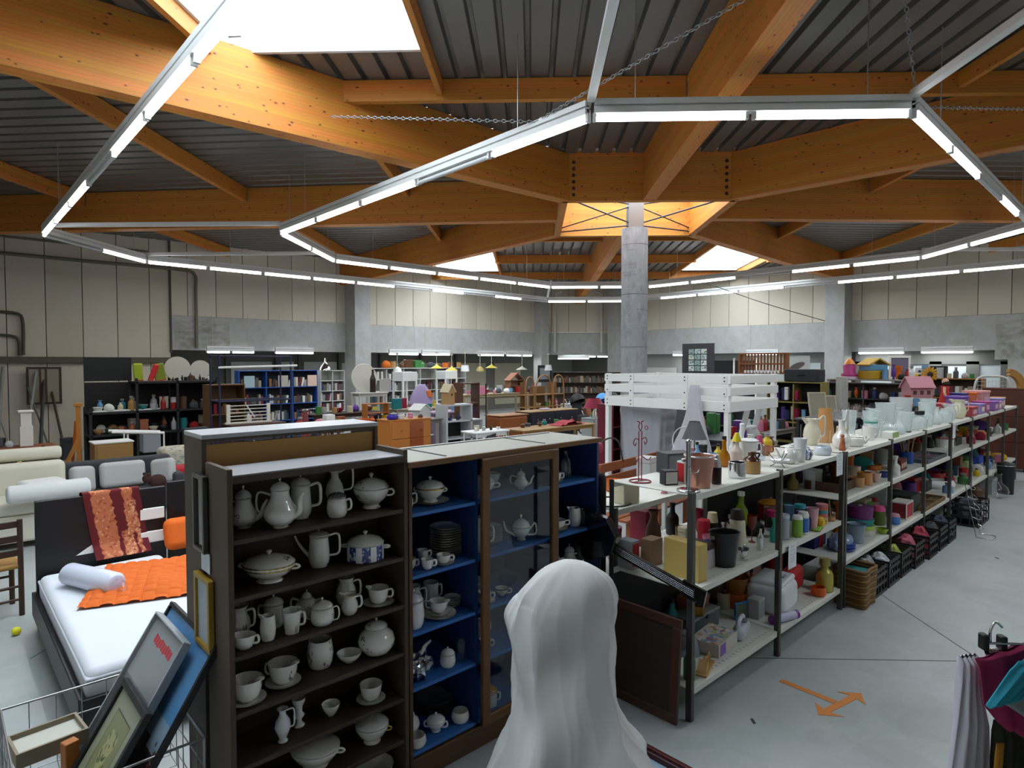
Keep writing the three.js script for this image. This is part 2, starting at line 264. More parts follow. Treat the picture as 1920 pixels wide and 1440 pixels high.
// ---------- light trunking: two eight-sided rings, tubes hung below ----------
const tubeLit = mat(0xffffff, 0.4, { emissive: new THREE.Color(0.96, 0.96, 1), emissiveIntensity: TUBE_GLOW }), tubeOff = mat(0xc9ccce, 0.3);
function lamp(p, dir, len, y) {                                    // light just below a tube's glowing face
  const l = new THREE.RectAreaLight(new THREE.Color(0.93, 0.97, 1), TUBE_LIGHT, len, 0.045); l.position.set(p[0], y, p[1]);
  l.lookAt(p[0], y - 1, p[1]); l.rotation.set(-PI / 2, 0, Math.atan2(-dir[1], dir[0])); scene.add(l);
}
function trunk(name, a, b, states, label, ht = 4.65) {             // a, b plan points; states: 1 lit, 0 dead tube, '-' empty
  const dx = b[0] - a[0], dz = b[1] - a[1], L = Math.hypot(dx, dz), o = thing(name, label, 'light fitting', [(a[0] + b[0]) / 2, ht, (a[1] + b[1]) / 2], Math.atan2(-dz, dx), 'ceiling light rings');
  part(o, 'rail', join(bx(L - 0.07, 0.06, 0.085, 0, 0.05, 0), bx(L - 0.07, 0.07, 0.03, 0, 0.08, 0), bx(L - 0.07, 0.055, 0.085, 0, 0.13, 0)), trunkMat);
  const n = states.length, step = L / n;
  [...states].forEach((st, i) => {
    const x = -L / 2 + step * (i + 0.5), len = step - 0.07;
    if (st !== '-') { const t = part(o, st === '1' ? 'light_tube' : 'dead_tube', new THREE.CapsuleGeometry(0.026, len - 0.06, 4, 12).rotateZ(PI / 2).translate(x, 0.005, 0), st === '1' ? tubeLit : tubeOff); for (const s of [-1, 1]) part(t, "lamp_holder", bx(0.03, 0.075, 0.05, x + s * len / 2, -0.02, 0), trunkMat); }
    if (st === '1') lamp([o.position.x + x * dx / L, o.position.z + x * dz / L], [dx / L, dz / L], len - 0.05, ht - 0.029);
  });
  const hang = mat(0xb9b9b4, 0.4, { metalness: 0.7 });
  for (const x of [-L * 0.36, L * 0.36]) part(o, 'hanger', rod([x, 0.18, 0], [x, 1.2, 0], 0.006, 6), hang);
  return o;
}
function ring(p, q, y, sides) {
  const t = q * R2 - p, cam = [[-t, -p], [t, -p], [p, -t], [p, t], [t, p], [-t, p], [-p, t], [-p, -t]], W = ([x, z]) => [C[0] + (x + z) / R2, C[2] + (x - z) / R2];
  sides.forEach(([st, label], i) => trunk('light_trunking', W(cam[i]), W(cam[(i + 1) % 8]), st, label, y));
}
ring(6.68, 5.8, 4.65, [['11', 'nearest inner ring light run of two bright tubes'], ['11011', 'inner ring light run slanting off to the right edge'], ['11', 'short inner ring light run at the far right'], ['11011', 'inner ring light run on the right behind the column'], ['11', 'inner ring light run at the back crossing behind the column'], ['11111', 'inner ring light run at the back left, all tubes lit'], ['11', 'short inner ring light run at the left corner'], ['11101', 'inner ring light run in front on the left with one dead tube']].map((v, i) => i === 1 ? ['1101-', v[1]] : v));
ring(11.13, 8.94, 4.65, [['00', 'outer ring light run above the camera'], ['000011111', 'outer ring light run overhead on the right'], ['11', 'outer ring light run at the far right edge'], ['111101110', 'outer ring light run along the far right wall'], ['11', 'outer ring light run at the back corner'], ['0101011111', 'outer ring light run along the far left wall'], ['10', 'outer ring light run at the left corner, half lit'], ['111011100', 'outer ring light run crossing the skylight at upper left']]);
{ // white cable ducts that link the rings
  const W = (x, z) => [C[0] + (x + z) / R2, C[2] + (x - z) / R2], y = 4.84;
  [[[-1.52, -6.68], [-1.52, -11.13], 'white cable duct rising from the inner ring towards the camera'], [[1.52, -6.68], [1.52, -11.13], 'white cable duct running up to the right from the inner ring'], [[-6.68, -1.52], [-11.13, -1.52], 'white cable duct linking the rings at left'], [[-6.68, 1.52], [-11.13, 1.52], 'second white cable duct linking the rings at left'], [[6.68, 1.52], [11.13, 1.52], 'white cable duct linking the rings at right'], [[-1.5, 6.68], [-1.5, 11.13], 'short white cable duct linking the rings at the back']].forEach(([a, b, label]) => {
    const A = W(...a), B = W(...b); single('cable_duct', label, 'cable duct', join(bar([A[0], y, A[1]], [B[0], y, B[1]], 0.075, 0.055), bar([A[0], y + 0.035, A[1]], [B[0], y + 0.035, B[1]], 0.055, 0.02)), trunkMat, [0, 0, 0], 0, 'cable ducts');
  });
  const chain = (a, b, label) => { const n = Math.ceil(V(...a).distanceTo(V(...b)) / 0.05), g = []; for (let i = 0; i < n; i++) { const f = (i + 0.5) / n; g.push(new THREE.TorusGeometry(0.016, 0.0045, 4, 8).scale(1, 1.5, 1).rotateY(i % 2 ? PI / 2 : 0).applyQuaternion(new THREE.Quaternion().setFromUnitVectors(V(0, 1, 0), V(...b).sub(V(...a)).normalize())).translate(a[0] + (b[0] - a[0]) * f, a[1] + (b[1] - a[1]) * f, a[2] + (b[2] - a[2]) * f)); } single('chain', label, 'chain', join(g), galv, [0, 0, 0]); };
  const p = (x, z, h) => { const q = W(x, z); return [q[0], h, q[1]]; };
  chain(p(-2.05, -6.2, 4.82), p(-4.55, -5.2, 5.3), 'steel chain stretched sideways to the left big beam');
  chain(p(-2.05, -6.2, 4.82), p(-0.3, -8.2, 5.05), 'steel chain rising to the upper right beam');
  chain(p(1.6, -6.6, 4.82), p(0.95, -7.4, 5.86), 'steel chain hanging at the inner ring right corner');
  chain(p(1.65, -6.5, 4.8), p(4.4, -5.1, 5.3), 'steel chain pulled right to the right big beam');
}
// tubes under the concrete bands
[[5.9, 7.35, '11'], [7.95, 9.3, '1'], [12.15, 13.5, '1'], [13.6, 15.0, '1'], [16.4, 17.9, '1'], [18.0, 19.6, '1']].forEach(([a, b, st], i) => trunk('strip_light', [a, -19.6], [b, -19.6], st, ['strip light pair under the left end of the concrete band', 'strip light under the band left of the wall column', 'strip light under the band right of the wall column', 'second strip light right of the left wall column', 'strip light under the far left band above the hats', 'strip light nearest the back corner on the left'][i], 2.62));
[[-7.2, -5.8, '1'], [-5.4, -4.0, '1'], [-11.1, -9.8, '1'], [-14.3, -13.4, '1']].forEach(([a, b, st], i) => trunk('strip_light', [22.6, a], [22.6, b], st, ['strip light right of the right wall column', 'strip light over the last window bays', 'strip light over the wooden rack on the right', 'short strip light just right of the centre column'][i], 2.62));
trunk('strip_light', [22.9, -19.6], [24.0, -18.5], '11', 'strip lights deep in the back corner aisle', 2.6);
trunk('strip_light', [21.9, -20.2], [23.0, -19.1], '1', 'lower strip light in the back corner aisle', 2.5);
single('slack_cable', 'thin black cable slung from the right light run to the wall column', 'cable', tube([[17.05, 4.7, -9.62], [19.6, 4.2, -8.95], [22.35, 3.72, -8.1]], 0.012, 24, 6), black, [0, 0, 0]);
// ---------- crockery maker ----------
const RIGHT = -PI / 4, LEFT = 3 * PI / 4;                          // which way a handle points, as seen from the aisle
const PROF = {
  pear: [[0, 0], [0.45, 0], [0.48, 0.02], [0.42, 0.05], [0.7, 0.12], [0.93, 0.25], [1, 0.38], [0.93, 0.5], [0.7, 0.66], [0.55, 0.82], [0.52, 0.96], [0.56, 1]],
  tall: [[0, 0], [0.62, 0], [0.66, 0.02], [0.62, 0.05], [0.8, 0.12], [0.86, 0.3], [0.8, 0.65], [0.74, 0.9], [0.78, 1]],
  cyl: [[0, 0], [0.94, 0], [1, 0.03], [1, 0.97], [0.98, 1]],
  flare: [[0, 0], [0.7, 0], [0.72, 0.02], [0.98, 0.96], [1.03, 1]],
  tureen: [[0, 0], [0.5, 0], [0.52, 0.06], [0.42, 0.16], [0.5, 0.26], [0.82, 0.5], [0.98, 0.82], [1, 0.95], [0.97, 1]],
  bowl: [[0, 0], [0.42, 0], [0.44, 0.1], [0.7, 0.3], [0.92, 0.68], [1, 1]],
  cup: [[0, 0], [0.5, 0], [0.52, 0.06], [0.75, 0.18], [0.9, 0.5], [1, 1]],
  plate: [[0, 0], [0.55, 0], [0.6, 0.3], [0.8, 0.5], [1, 1]],
  jug: [[0, 0], [0.62, 0], [0.66, 0.03], [0.85, 0.14], [1, 0.36], [0.9, 0.6], [0.66, 0.8], [0.66, 0.9], [0.8, 1]],
  bell: [[0, 0], [0.75, 0], [0.8, 0.04], [0.94, 0.2], [1, 0.5], [0.92, 0.8], [0.84, 1]],
  ball: [[0, 0], [0.45, 0], [0.75, 0.1], [0.97, 0.34], [1, 0.52], [0.88, 0.76], [0.55, 0.94], [0.42, 1]],
  vase: [[0, 0], [0.6, 0], [0.62, 0.04], [0.4, 0.1], [0.7, 0.25], [1, 0.45], [0.85, 0.65], [0.4, 0.82], [0.42, 0.92], [0.7, 1]],
  baluster: [[0, 0], [0.85, 0], [0.9, 0.05], [0.5, 0.14], [0.45, 0.25], [0.9, 0.4], [0.5, 0.52], [0.6, 0.7], [1, 0.9], [1, 1]],
  bottle: [[0, 0], [0.92, 0], [1, 0.03], [1, 0.55], [0.9, 0.64], [0.42, 0.78], [0.36, 0.96], [0.42, 1]],
  flaskb: [[0, 0], [0.55, 0], [0.9, 0.1], [1, 0.28], [0.85, 0.46], [0.4, 0.62], [0.32, 0.9], [0.42, 1]],
  crock: [[0, 0], [0.94, 0], [1, 0.04], [1, 0.62], [0.85, 0.76], [0.45, 0.86], [0.42, 0.97], [0.48, 1]],
  goblet: [[0, 0], [0.7, 0], [0.68, 0.03], [0.12, 0.08], [0.1, 0.45], [0.6, 0.56], [0.95, 0.75], [1, 1]],
  cone: [[0, 0], [0.98, 0], [1, 0.04], [0.62, 0.94], [0.66, 1]],
  tumbler: [[0, 0], [0.78, 0], [0.8, 0.03], [1, 1]],
};
function shell(p, r, h, open, t = 0.0035) {                        // lathed wall; open ones get an inside
  const o = PROF[p].map(([a, b]) => [a * r, b * h]); if (!open) return lathe([...o, [0, h]]);
  const i = o.slice(1).reverse().map(([a, b]) => [Math.max(a - t, 0.001), Math.max(b, t * 1.4)]); return lathe([...o, ...i.slice(0, -1), [i[i.length - 1][0], t * 1.4], [0, t * 1.4]]);
}
const rAt = (p, f) => { const q = PROF[p]; for (let i = 1; i < q.length; i++) if (q[i][1] >= f) { const [a, b] = q[i - 1], [c, d] = q[i]; return a + (c - a) * (f - b) / Math.max(d - b, 1e-6); } return q[q.length - 1][0]; };
function ear(parent, p, r, h, f0, f1, out, m, side = 1, th = 0.006, rise = 0) {
  const a = rAt(p, f0) * r * 0.97, b = rAt(p, f1) * r * 0.97, R = Math.max(a, b) + out, y0 = f0 * h, y1 = f1 * h;
  part(parent, 'handle', tube([[a, y0, 0], [R * 0.92, y0 + (y1 - y0) * 0.12, 0], [R, y0 + (y1 - y0) * 0.6, 0], [R * 0.9, y1 + (rise || (y1 - y0) * 0.12), 0], [b, y1, 0]].map(([x, y, z]) => [x * side, y, z]), th, 18, 7), m);
}
function vessel(name, label, cat, pos, o) {
  const { p = 'jug', r = 0.06, h = 0.15, m = china, rot = RIGHT, group, sx = 1, sz = 1 } = o;
  const t = thing(name, label, cat, pos, rot, group), lidH = o.lid ? (o.lidH ?? 0.3) * h : 0, bh = h - lidH;
  const body = part(t, o.bodyName ?? 'body', shell(p, r, bh, o.open ?? !o.lid).scale(sx, 1, sz), m);
  if (o.handle) for (const s of o.handle === 2 ? [1, -1] : [1]) ear(t, p, r * sx, bh, o.h0 ?? 0.35, o.h1 ?? 0.85, o.out ?? r * 0.45, o.hm ?? m, s, o.th ?? 0.006, o.rise);
  if (o.spout) { const a = rAt(p, 0.35) * r * 0.85, e = r * (o.spoutOut ?? 1.55); part(t, 'spout', taper([[-a, bh * 0.3, 0], [-a - r * 0.35, bh * 0.42, 0], [-e * 0.9, bh * 0.72, 0], [-e - r * 0.12, bh * (o.spoutTop ?? 0.95), 0]], r * 0.2, r * 0.09), m); }
  if (o.lip) part(t, 'lip', taper([[-rAt(p, 0.93) * r * 0.8, bh * 0.88, 0], [-r * 0.95, bh * 0.98, 0], [-r * 1.2, bh * 1.03, 0]], r * 0.32, r * 0.12), m);
  if (o.lid) {
    const q = rAt(p, 1) * r * (o.lidR ?? 1.03), L = part(t, 'lid', lathe([[0, bh + 0.001], [q, bh], [q * 0.98, bh + lidH * 0.12], [q * 0.75, bh + lidH * 0.42], [q * 0.3, bh + lidH * 0.62], [0, bh + lidH * 0.66]]).scale(sx, 1, sz), o.lm ?? m);
    part(L, 'knob', lathe([[0, bh + lidH * 0.6], [q * 0.07, bh + lidH * 0.6], [q * 0.06, bh + lidH * 0.72], [q * 0.14, bh + lidH * 0.85], [q * 0.1, bh + lidH * 0.96], [0, bh + lidH]], 12), o.km ?? m);
  }
  if (o.band) for (const f of o.band) { const a = rAt(p, f) * r * 1.006; part(t, 'band', lathe([[a, f * bh - 0.003], [a * 1.01, f * bh], [a, f * bh + 0.003]], 32).scale(sx, 1, sz), o.bm ?? gold); }
  if (o.foot) part(t, 'foot', lathe([[0, -0.0001], [r * 0.6, 0], [r * 0.55, 0.01], [0, 0.011]]), m);
  return t;
}
const floral = (cols, n, seedy) => { seed = seedy; return canvasTex(256, 128, (g, w, h) => { g.fillStyle = '#e9e6df'; g.fillRect(0, 0, w, h); for (let i = 0; i < n; i++) { const x = rnd() * w, y = rr(0.35, 0.8) * h; for (let k = 0; k < 7; k++) { g.fillStyle = pick(cols); g.beginPath(); g.ellipse(x + rr(-9, 9), y + rr(-9, 9), rr(2, 4), rr(1, 3), rnd() * 3, 0, 7); g.fill(); } } }); };
const chinaFloral = mat(0xffffff, 0.13, { clearcoat: 1, clearcoatRoughness: 0.06, map: floral(['#7c7484', '#8a8f88', '#a98b93', '#6f7a70'], 8, 3) });
const chinaBlue = mat(0xffffff, 0.13, { clearcoat: 1, map: canvasTex(256, 128, (g, w, h) => { g.fillStyle = '#e6e6e6'; g.fillRect(0, 0, w, h); for (let i = 0; i < 8; i++) { g.fillStyle = '#2b3f86'; g.fillRect(i * 32 + 4, 30, 18, 74); for (let k = 0; k < 26; k++) { g.fillStyle = 'rgba(225,228,236,0.8)'; g.beginPath(); g.arc(i * 32 + 4 + rnd() * 18, 30 + rnd() * 74, rr(1, 3), 0, 7); g.fill(); } } }) });
const chinaDark = mat(0xffffff, 0.13, { clearcoat: 1, map: floral(['#3a3a42', '#55525a', '#2c2f36'], 4, 9) });
// a lidded or plain pile of plates, each a thing
function plateStack(n, [x, y, z], r, step, label, group, m = china) {
  const g = shell('plate', r, 0.018, true, 0.004); let last;
  for (let i = 0; i < n; i++) { last = single('plate', label, 'plate', g, m, [x + rr(-0.002, 0.002), y + 0.0005 + i * step, z + rr(-0.002, 0.002)], 0, group); }
  return last;
}
const saucer = (label, [x, y, z], r = 0.08, m = china) => single('saucer', label, 'saucer', shell('plate', r, 0.016, true, 0.003), m, [x, y, z]);

// ---------- brown bookcases ----------
const dkwood = mat(0x3f3126, 0.55), dkwood2 = mat(0x4a3a2c, 0.6), hardboard = mat(0xa67c42, 0.7), laminate = mat(0xa3a3a6, 0.35);
const BY = [1.525, 1.267, 1.009, 0.75, 0.504, 0.275, 0.05];
{
  const b = thing('bookcase', 'dark brown bookcase filled with white crockery', 'bookcase', [1.37, 0, -2.91]);
  for (const s of [-1, 1]) part(b, 'side_panel', rb(0.024, 1.84, 0.29, s * 0.448, 0, 0, 0.003), dkwood2);
  part(b, 'top_board', rb(0.872, 0.022, 0.28, 0, 1.79, 0, 0.003), mat(0x8f8e8f, 0.4), 'pale worn top board');
  part(b, 'front_rail', bx(0.872, 0.03, 0.012, 0, 1.775, 0.138), dkwood);
  part(b, 'back_panel', bx(0.872, 1.78, 0.008, 0, 0.01, -0.136), dkwood);
  for (const y of BY) part(b, 'shelf', rb(0.872, 0.022, 0.268, 0, y - 0.022, 0.004, 0.003), dkwood);
  part(b, 'plinth', bx(0.872, 0.028, 0.02, 0, 0, 0.12), dkwood);
  const k = thing('bookcase', 'taller brown bookcase turned away, showing its hardboard back', 'bookcase', [1.38, 0, -3.24]);
  for (const s of [-1, 1]) part(k, 'side_panel', rb(0.022, 1.94, 0.28, s * 0.46, 0, 0, 0.003), dkwood2);
  part(k, 'top_board', rb(0.94, 0.022, 0.285, 0, 1.94, 0, 0.003), laminate, 'grey laminate top');
  part(k, 'back_panel', bx(0.9, 1.86, 0.006, 0, 0.05, 0.118), hardboard, 'tan hardboard back');
  part(k, 'top_rail', bx(0.9, 0.014, 0.012, 0, 1.926, 0.13), dkwood2);
  for (const y of [0.05, 0.45, 0.85, 1.25, 1.6]) part(k, 'shelf', bx(0.896, 0.02, 0.24, 0, y, -0.015), dkwood);
}
// crockery in the brown bookcase
const B = (n, l, c, x, y, z, o) => vessel(n, l, c, [x, BY[y] + 0.0008, z], o);
B('coffee_pot', 'dim flowered coffee pot at the left end of the top shelf', 'pot', 1.05, 0, -2.97, { p: 'pear', r: 0.068, h: 0.2, m: chinaFloral, lid: 1, handle: 1, spout: 1, rot: LEFT });
B('coffee_pot', 'plump white coffee pot with fluted body on the top shelf', 'pot', 1.18, 0, -2.86, { p: 'pear', r: 0.078, h: 0.235, lid: 1, lidH: 0.24, handle: 1, spout: 1, rot: LEFT, out: 0.04, spoutOut: 1.35 });
B('coffee_pot', 'tall straight white pot with a large looped handle', 'pot', 1.325, 0, -2.96, { p: 'tall', r: 0.062, h: 0.22, lid: 1, lidH: 0.22, handle: 1, out: 0.05, h0: 0.35, h1: 0.95, th: 0.008 });
B('milk_jug', 'small white milk jug with a silver collar on the top shelf', 'jug', 1.47, 0, -2.86, { p: 'bell', r: 0.052, h: 0.14, lid: 1, lidH: 0.3, lm: silver, handle: 1, band: [0.97], bm: silver });
B('ewer', 'slim white ewer with a high handle behind the silver-collared jug', 'jug', 1.53, 0, -3.0, { p: 'vase', r: 0.05, h: 0.21, handle: 1, h0: 0.5, h1: 0.95, out: 0.05, rise: 0.03 });
B('soup_tureen', 'flowered soup tureen with lid at the right end of the top shelf', 'tureen', 1.695, 0, -2.91, { p: 'tureen', r: 0.095, h: 0.19, m: chinaFloral, lid: 1, lidH: 0.42, handle: 1, h0: 0.62, h1: 0.9, out: 0.03 });
B('soup_tureen', 'wide oval tureen with gold bands and lid on the second shelf', 'tureen', 1.14, 1, -2.9, { p: 'tureen', r: 0.105, h: 0.15, sx: 1.15, m: chinaDark, lid: 1, lidH: 0.42, handle: 2, h0: 0.7, h1: 0.9, out: 0.03, band: [0.97, 0.8] });
B('coffee_pot', 'straight-sided coffee pot with spout to the left on the second shelf', 'pot', 1.41, 1, -2.94, { p: 'tall', r: 0.062, h: 0.19, lid: 1, lidH: 0.16, handle: 1, spout: 1, out: 0.055, spoutOut: 1.9, h1: 0.98 });
B('casserole_dish', 'round casserole with lid and blue printed panels', 'casserole', 1.645, 1, -2.89, { p: 'cyl', r: 0.098, h: 0.15, m: chinaBlue, lm: china, km: china, lid: 1, lidH: 0.45, handle: 2, h0: 0.72, h1: 0.86, out: 0.035, hm: china });
B('pitcher', 'faded flowered pitcher at the left of the third shelf', 'jug', 1.02, 2, -2.97, { p: 'jug', r: 0.055, h: 0.15, m: chinaFloral, handle: 1, lip: 1 });
B('sauce_boat', 'small sauce boat with a pierced handle in front of the pitcher', 'sauce boat', 0.995, 2, -2.835, { p: 'cup', r: 0.045, h: 0.065, sx: 1.15, handle: 1, h0: 0.4, h1: 0.9, out: 0.02 });
B('milk_jug', 'narrow fluted milk jug on the third shelf', 'jug', 1.11, 2, -2.85, { p: 'bell', r: 0.036, h: 0.115, lip: 1 });
B('mug', 'tapered flowered mug with right handle on the third shelf', 'mug', 1.225, 2, -2.85, { p: 'flare', r: 0.046, h: 0.11, m: chinaFloral, handle: 1 });
B('sugar_pot', 'two-handled lidded sugar pot with a dark crest', 'sugar pot', 1.38, 2, -2.85, { p: 'bell', r: 0.06, h: 0.13, m: chinaDark, lid: 1, lidH: 0.36, handle: 2, h0: 0.2, h1: 0.95, out: 0.03, th: 0.004, lm: china });
B('milk_jug', 'white creamer with a gold rim right of the sugar pot', 'jug', 1.535, 2, -2.86, { p: 'jug', r: 0.044, h: 0.105, handle: 1, lip: 1, band: [0.98] });
B('coffee_pot', 'shadowed white pot behind the flowered mug', 'pot', 1.19, 2, -2.98, { p: 'tall', r: 0.06, h: 0.16, lid: 1, handle: 1, rot: LEFT });
B('sugar_pot', 'shadowed round pot behind the crested sugar pot', 'pot', 1.36, 2, -2.98, { p: 'ball', r: 0.06, h: 0.14, lid: 1, handle: 2 });
B('milk_jug', 'shadowed jug at the back between creamer and gravy boat', 'jug', 1.58, 2, -2.98, { p: 'jug', r: 0.055, h: 0.15, handle: 1 });
saucer('oval saucer under the gravy boat on the third shelf', [1.71, BY[2] + 0.0008, -2.87], 0.085);
vessel('gravy_boat', 'white gravy boat on a saucer at the right of the third shelf', 'gravy boat', [1.71, BY[2] + 0.008, -2.87], { p: 'cup', r: 0.056, h: 0.085, handle: 1, lip: 1, h0: 0.4 });
for (const [x, z, w] of [[1.015, -2.86, 'left end'], [1.2, -2.9, 'middle left']]) { saucer(`broad saucer under the sauce boat at the ${w} of the fourth shelf`, [x, BY[3] + 0.0008, z], 0.085); vessel('sauce_boat', `deep sauce boat on a saucer at the ${w} of the fourth shelf`, 'sauce boat', [x, BY[3] + 0.008, z], { p: 'cup', r: 0.066, h: 0.1, sx: 1.08, m: w === 'left end' ? china : chinaFloral, lip: 1, rot: LEFT, handle: w === 'left end' ? 0 : 1, out: 0.02 }); }
B('planter_pot', 'squarish flowered pot with a small side handle on the fourth shelf', 'pot', 1.41, 3, -2.94, { p: 'bell', r: 0.066, h: 0.14, m: chinaFloral, handle: 1, out: 0.012, rot: 0.7 });
B('oval_dish', 'shallow oval dish beside the flowered pot', 'dish', 1.54, 3, -2.88, { p: 'bowl', r: 0.058, h: 0.05, sx: 1.1 });
B('soup_tureen', 'big round flowered tureen with a ladle notch in the lid', 'tureen', 1.695, 3, -2.87, { p: 'ball', r: 0.098, h: 0.19, m: chinaFloral, lid: 1, lidH: 0.24, lidR: 1.5, handle: 0 });
B('ewer', 'little white ewer with blue sprig on the fifth shelf', 'jug', 1.17, 4, -2.84, { p: 'vase', r: 0.038, h: 0.16, m: chinaCool, handle: 1, h0: 0.45, h1: 0.95, out: 0.02, th: 0.004 });
B('candlestick', 'turned white candlestick beside the small ewer', 'candlestick', 1.28, 4, -2.91, { p: 'baluster', r: 0.032, h: 0.14 });
B('bowl', 'tiny white bowl alone in the middle of the fifth shelf', 'bowl', 1.44, 4, -2.89, { p: 'bowl', r: 0.046, h: 0.06 });
saucer('saucer under the white bowl on the fifth shelf', [1.66, BY[4] + 0.0008, -2.87], 0.078);
vessel('bowl', 'white footed bowl on a saucer at the right of the fifth shelf', 'bowl', [1.66, BY[4] + 0.008, -2.87], { p: 'cup', r: 0.06, h: 0.085 });
B('soup_tureen', 'large oval tureen with side handle on the lowest visible shelf', 'tureen', 1.36, 5, -2.9, { p: 'tureen', r: 0.11, h: 0.16, sx: 1.12, lid: 1, lidH: 0.4, handle: 2, h0: 0.7, h1: 0.9, out: 0.03 });
B('soup_tureen', 'oval tureen with a gold handle at the right of the lowest shelf', 'tureen', 1.67, 5, -2.88, { p: 'tureen', r: 0.09, h: 0.16, lid: 1, lidH: 0.4, handle: 1, hm: gold, h0: 0.62, h1: 0.85, out: 0.02 });
B('serving_bowl', 'white bowl standing on the bookcase bottom board', 'bowl', 1.68, 6, -2.87, { p: 'bowl', r: 0.1, h: 0.1 });

// things on the left side of the bookcases
function framed(name, label, cat, pos, w, h, o = {}) {             // upright frame in local xy, facing +z
  const t = thing(name, label, cat, pos, o.turn ?? 0, o.group), f = o.f ?? 0.03, fm = o.fm ?? black;
  for (const [a, b, x, y] of [[w, f, 0, h - f], [w, f, 0, 0], [f, h - 2 * f, -w / 2 + f / 2, f], [f, h - 2 * f, w / 2 - f / 2, f]]) part(t, 'frame_side', rb(a, b, o.d ?? 0.025, x, y, 0, 0.004), fm);
  part(t, o.inner ?? 'picture', bx(w - 2 * f + 0.004, h - 2 * f + 0.004, 0.008, 0, f - 0.002, -0.004), o.pm ?? white);
  if (o.tilt) t.rotation.set(o.tilt, o.turn ?? 0, 0, 'YXZ');
  return t;
}
framed('wall_mirror', 'narrow dark-framed mirror on the bookcase side', 'mirror', [0.895, 1.42, -3.09], 0.16, 0.36, { turn: -PI / 2, fm: metal(0x6a6a68, 0.35), inner: 'mirror_glass', pm: metal(0x9a9a9a, 0.06), f: 0.02 });
framed('picture', 'picture in a gilt frame hung low on the bookcase side', 'picture', [0.895, 0.97, -3.06], 0.22, 0.34, { turn: -PI / 2, fm: mat(0x9c7a20, 0.4), pm: mat(0xa9b4bc, 0.5), f: 0.025 });
single('paper_sheet', 'white paper sheet stuck between mirror and gilt picture', 'paper', bx(0.004, 0.09, 0.12), mat(0xd5dae2, 0.7), [0.904, 1.33, -3.05]);

// ---------- blue cabinet ----------
const navy = mat(0x173769, 0.55), blueShelf = mat(0x2f6bb4, 0.5), cabWood = mat(0x6d4a26, 0.45), cabWood2 = mat(0x54381c, 0.5);
const CY = [1.483, 1.141, 0.825, 0.518, 0.158];
{
  const b = thing('display_cabinet', 'long display cabinet painted blue inside with crockery', 'cabinet', [2.64, 0, -3.02]);
  const W = 1.6, D = 0.5;
  part(b, 'top_board', rb(W + 0.02, 0.026, D + 0.02, 0, 1.745, 0, 0.004), mat(0x9a988f, 0.55), 'dusty grey top');
  part(b, 'top_edge', rb(W + 0.03, 0.034, 0.02, 0, 1.738, D / 2 + 0.012, 0.006), cabWood);
  for (const x of [-0.53, 0.28]) part(b, 'top_seam', bx(0.012, 0.003, D - 0.1, x, 1.772, 0.02), mat(0x4a4743, 0.8));
  part(b, 'top_seam', bx(W - 0.1, 0.003, 0.012, 0, 1.772, -D / 2 + 0.06), mat(0x4a4743, 0.8));
  part(b, 'back_panel', bx(W, 1.62, 0.01, 0, 0.12, -D / 2 + 0.006), navy);
  for (const x of [-W / 2 + 0.01, W / 2 - 0.01]) part(b, 'side_panel', bx(0.02, 1.745, D, x, 0, 0), x > 0 ? navy : cabWood2);
  part(b, 'divider', bx(0.02, 1.6, D - 0.04, -0.315, 0.14, 0), navy);
  part(b, 'divider', bx(0.02, 1.6, D - 0.04, 0.345, 0.14, 0), navy);
  for (const y of CY) for (const [x0, x1] of [[-0.78, -0.327], [-0.303, 0.333], [0.357, 0.78]]) part(b, 'shelf', rb(x1 - x0, 0.02, D - 0.05, (x0 + x1) / 2, y - 0.02, 0.01, 0.003), blueShelf);
  part(b, 'plinth', rb(W, 0.13, D, 0, 0, 0, 0.006), cabWood2);
  const d = part(b, 'sliding_door', join(rb(0.66, 0.065, 0.03, 0.02, 1.675, 0.268, 0.008), rb(0.66, 0.06, 0.03, 0.02, 0.135, 0.268, 0.008), rb(0.06, 1.6, 0.03, -0.28, 0.137, 0.27, 0.008), rb(0.06, 1.6, 0.03, 0.32, 0.137, 0.27, 0.008)), cabWood, 'brown moulded door frame');
  part(d, 'door_glass', bx(0.56, 1.5, 0.004, 0.02, 0.19, 0.266), glass(0xf2f6f6, 0.01));
}
const K = (n, l, c, x, y, z, o) => vessel(n, l, c, [x, CY[y] + 0.0008, z], o);
single('platter', 'large platter under the gilded tureen in the blue cabinet', 'plate', shell('plate', 0.115, 0.02, true), china, [2.1, CY[0] + 0.0008, -2.94]);
vessel('soup_tureen', 'gilded round tureen at the top left of the blue cabinet', 'tureen', [2.1, CY[0] + 0.0085, -2.94], { p: 'tureen', r: 0.085, h: 0.15, m: chinaFloral, lid: 1, lidH: 0.42, band: [0.95], handle: 2, h0: 0.7, h1: 0.9, out: 0.015 });
K('milk_jug', 'small jug half hidden at the far left of the cabinet top shelf', 'jug', 1.91, 0, -2.9, { p: 'jug', r: 0.04, h: 0.1, handle: 1 });
for (const [x, z, l] of [[1.93, -2.9, 'left white cup on the second blue shelf'], [2.0, -2.83, 'front white cup on the second blue shelf'], [2.08, -2.99, 'cup behind the front cups on the second blue shelf']]) K('cup', l, 'cup', x, 1, z, { p: 'cup', r: 0.036, h: 0.06, handle: 1 });
K('sugar_pot', 'small lidded pot in the shadow at the left back of the second blue shelf', 'pot', 1.93, 1, -3.1, { p: 'ball', r: 0.045, h: 0.1, lid: 1 });
plateStack(12, [2.235, CY[1] + 0.0004, -2.97], 0.098, 0.0148, 'dinner plate in the tall stack at the left of the blue cabinet', 'tall plate stack in the blue cabinet');
saucer('saucer under the cup beside the tall plate stack', [2.12, CY[1] + 0.0008, -2.84], 0.066);
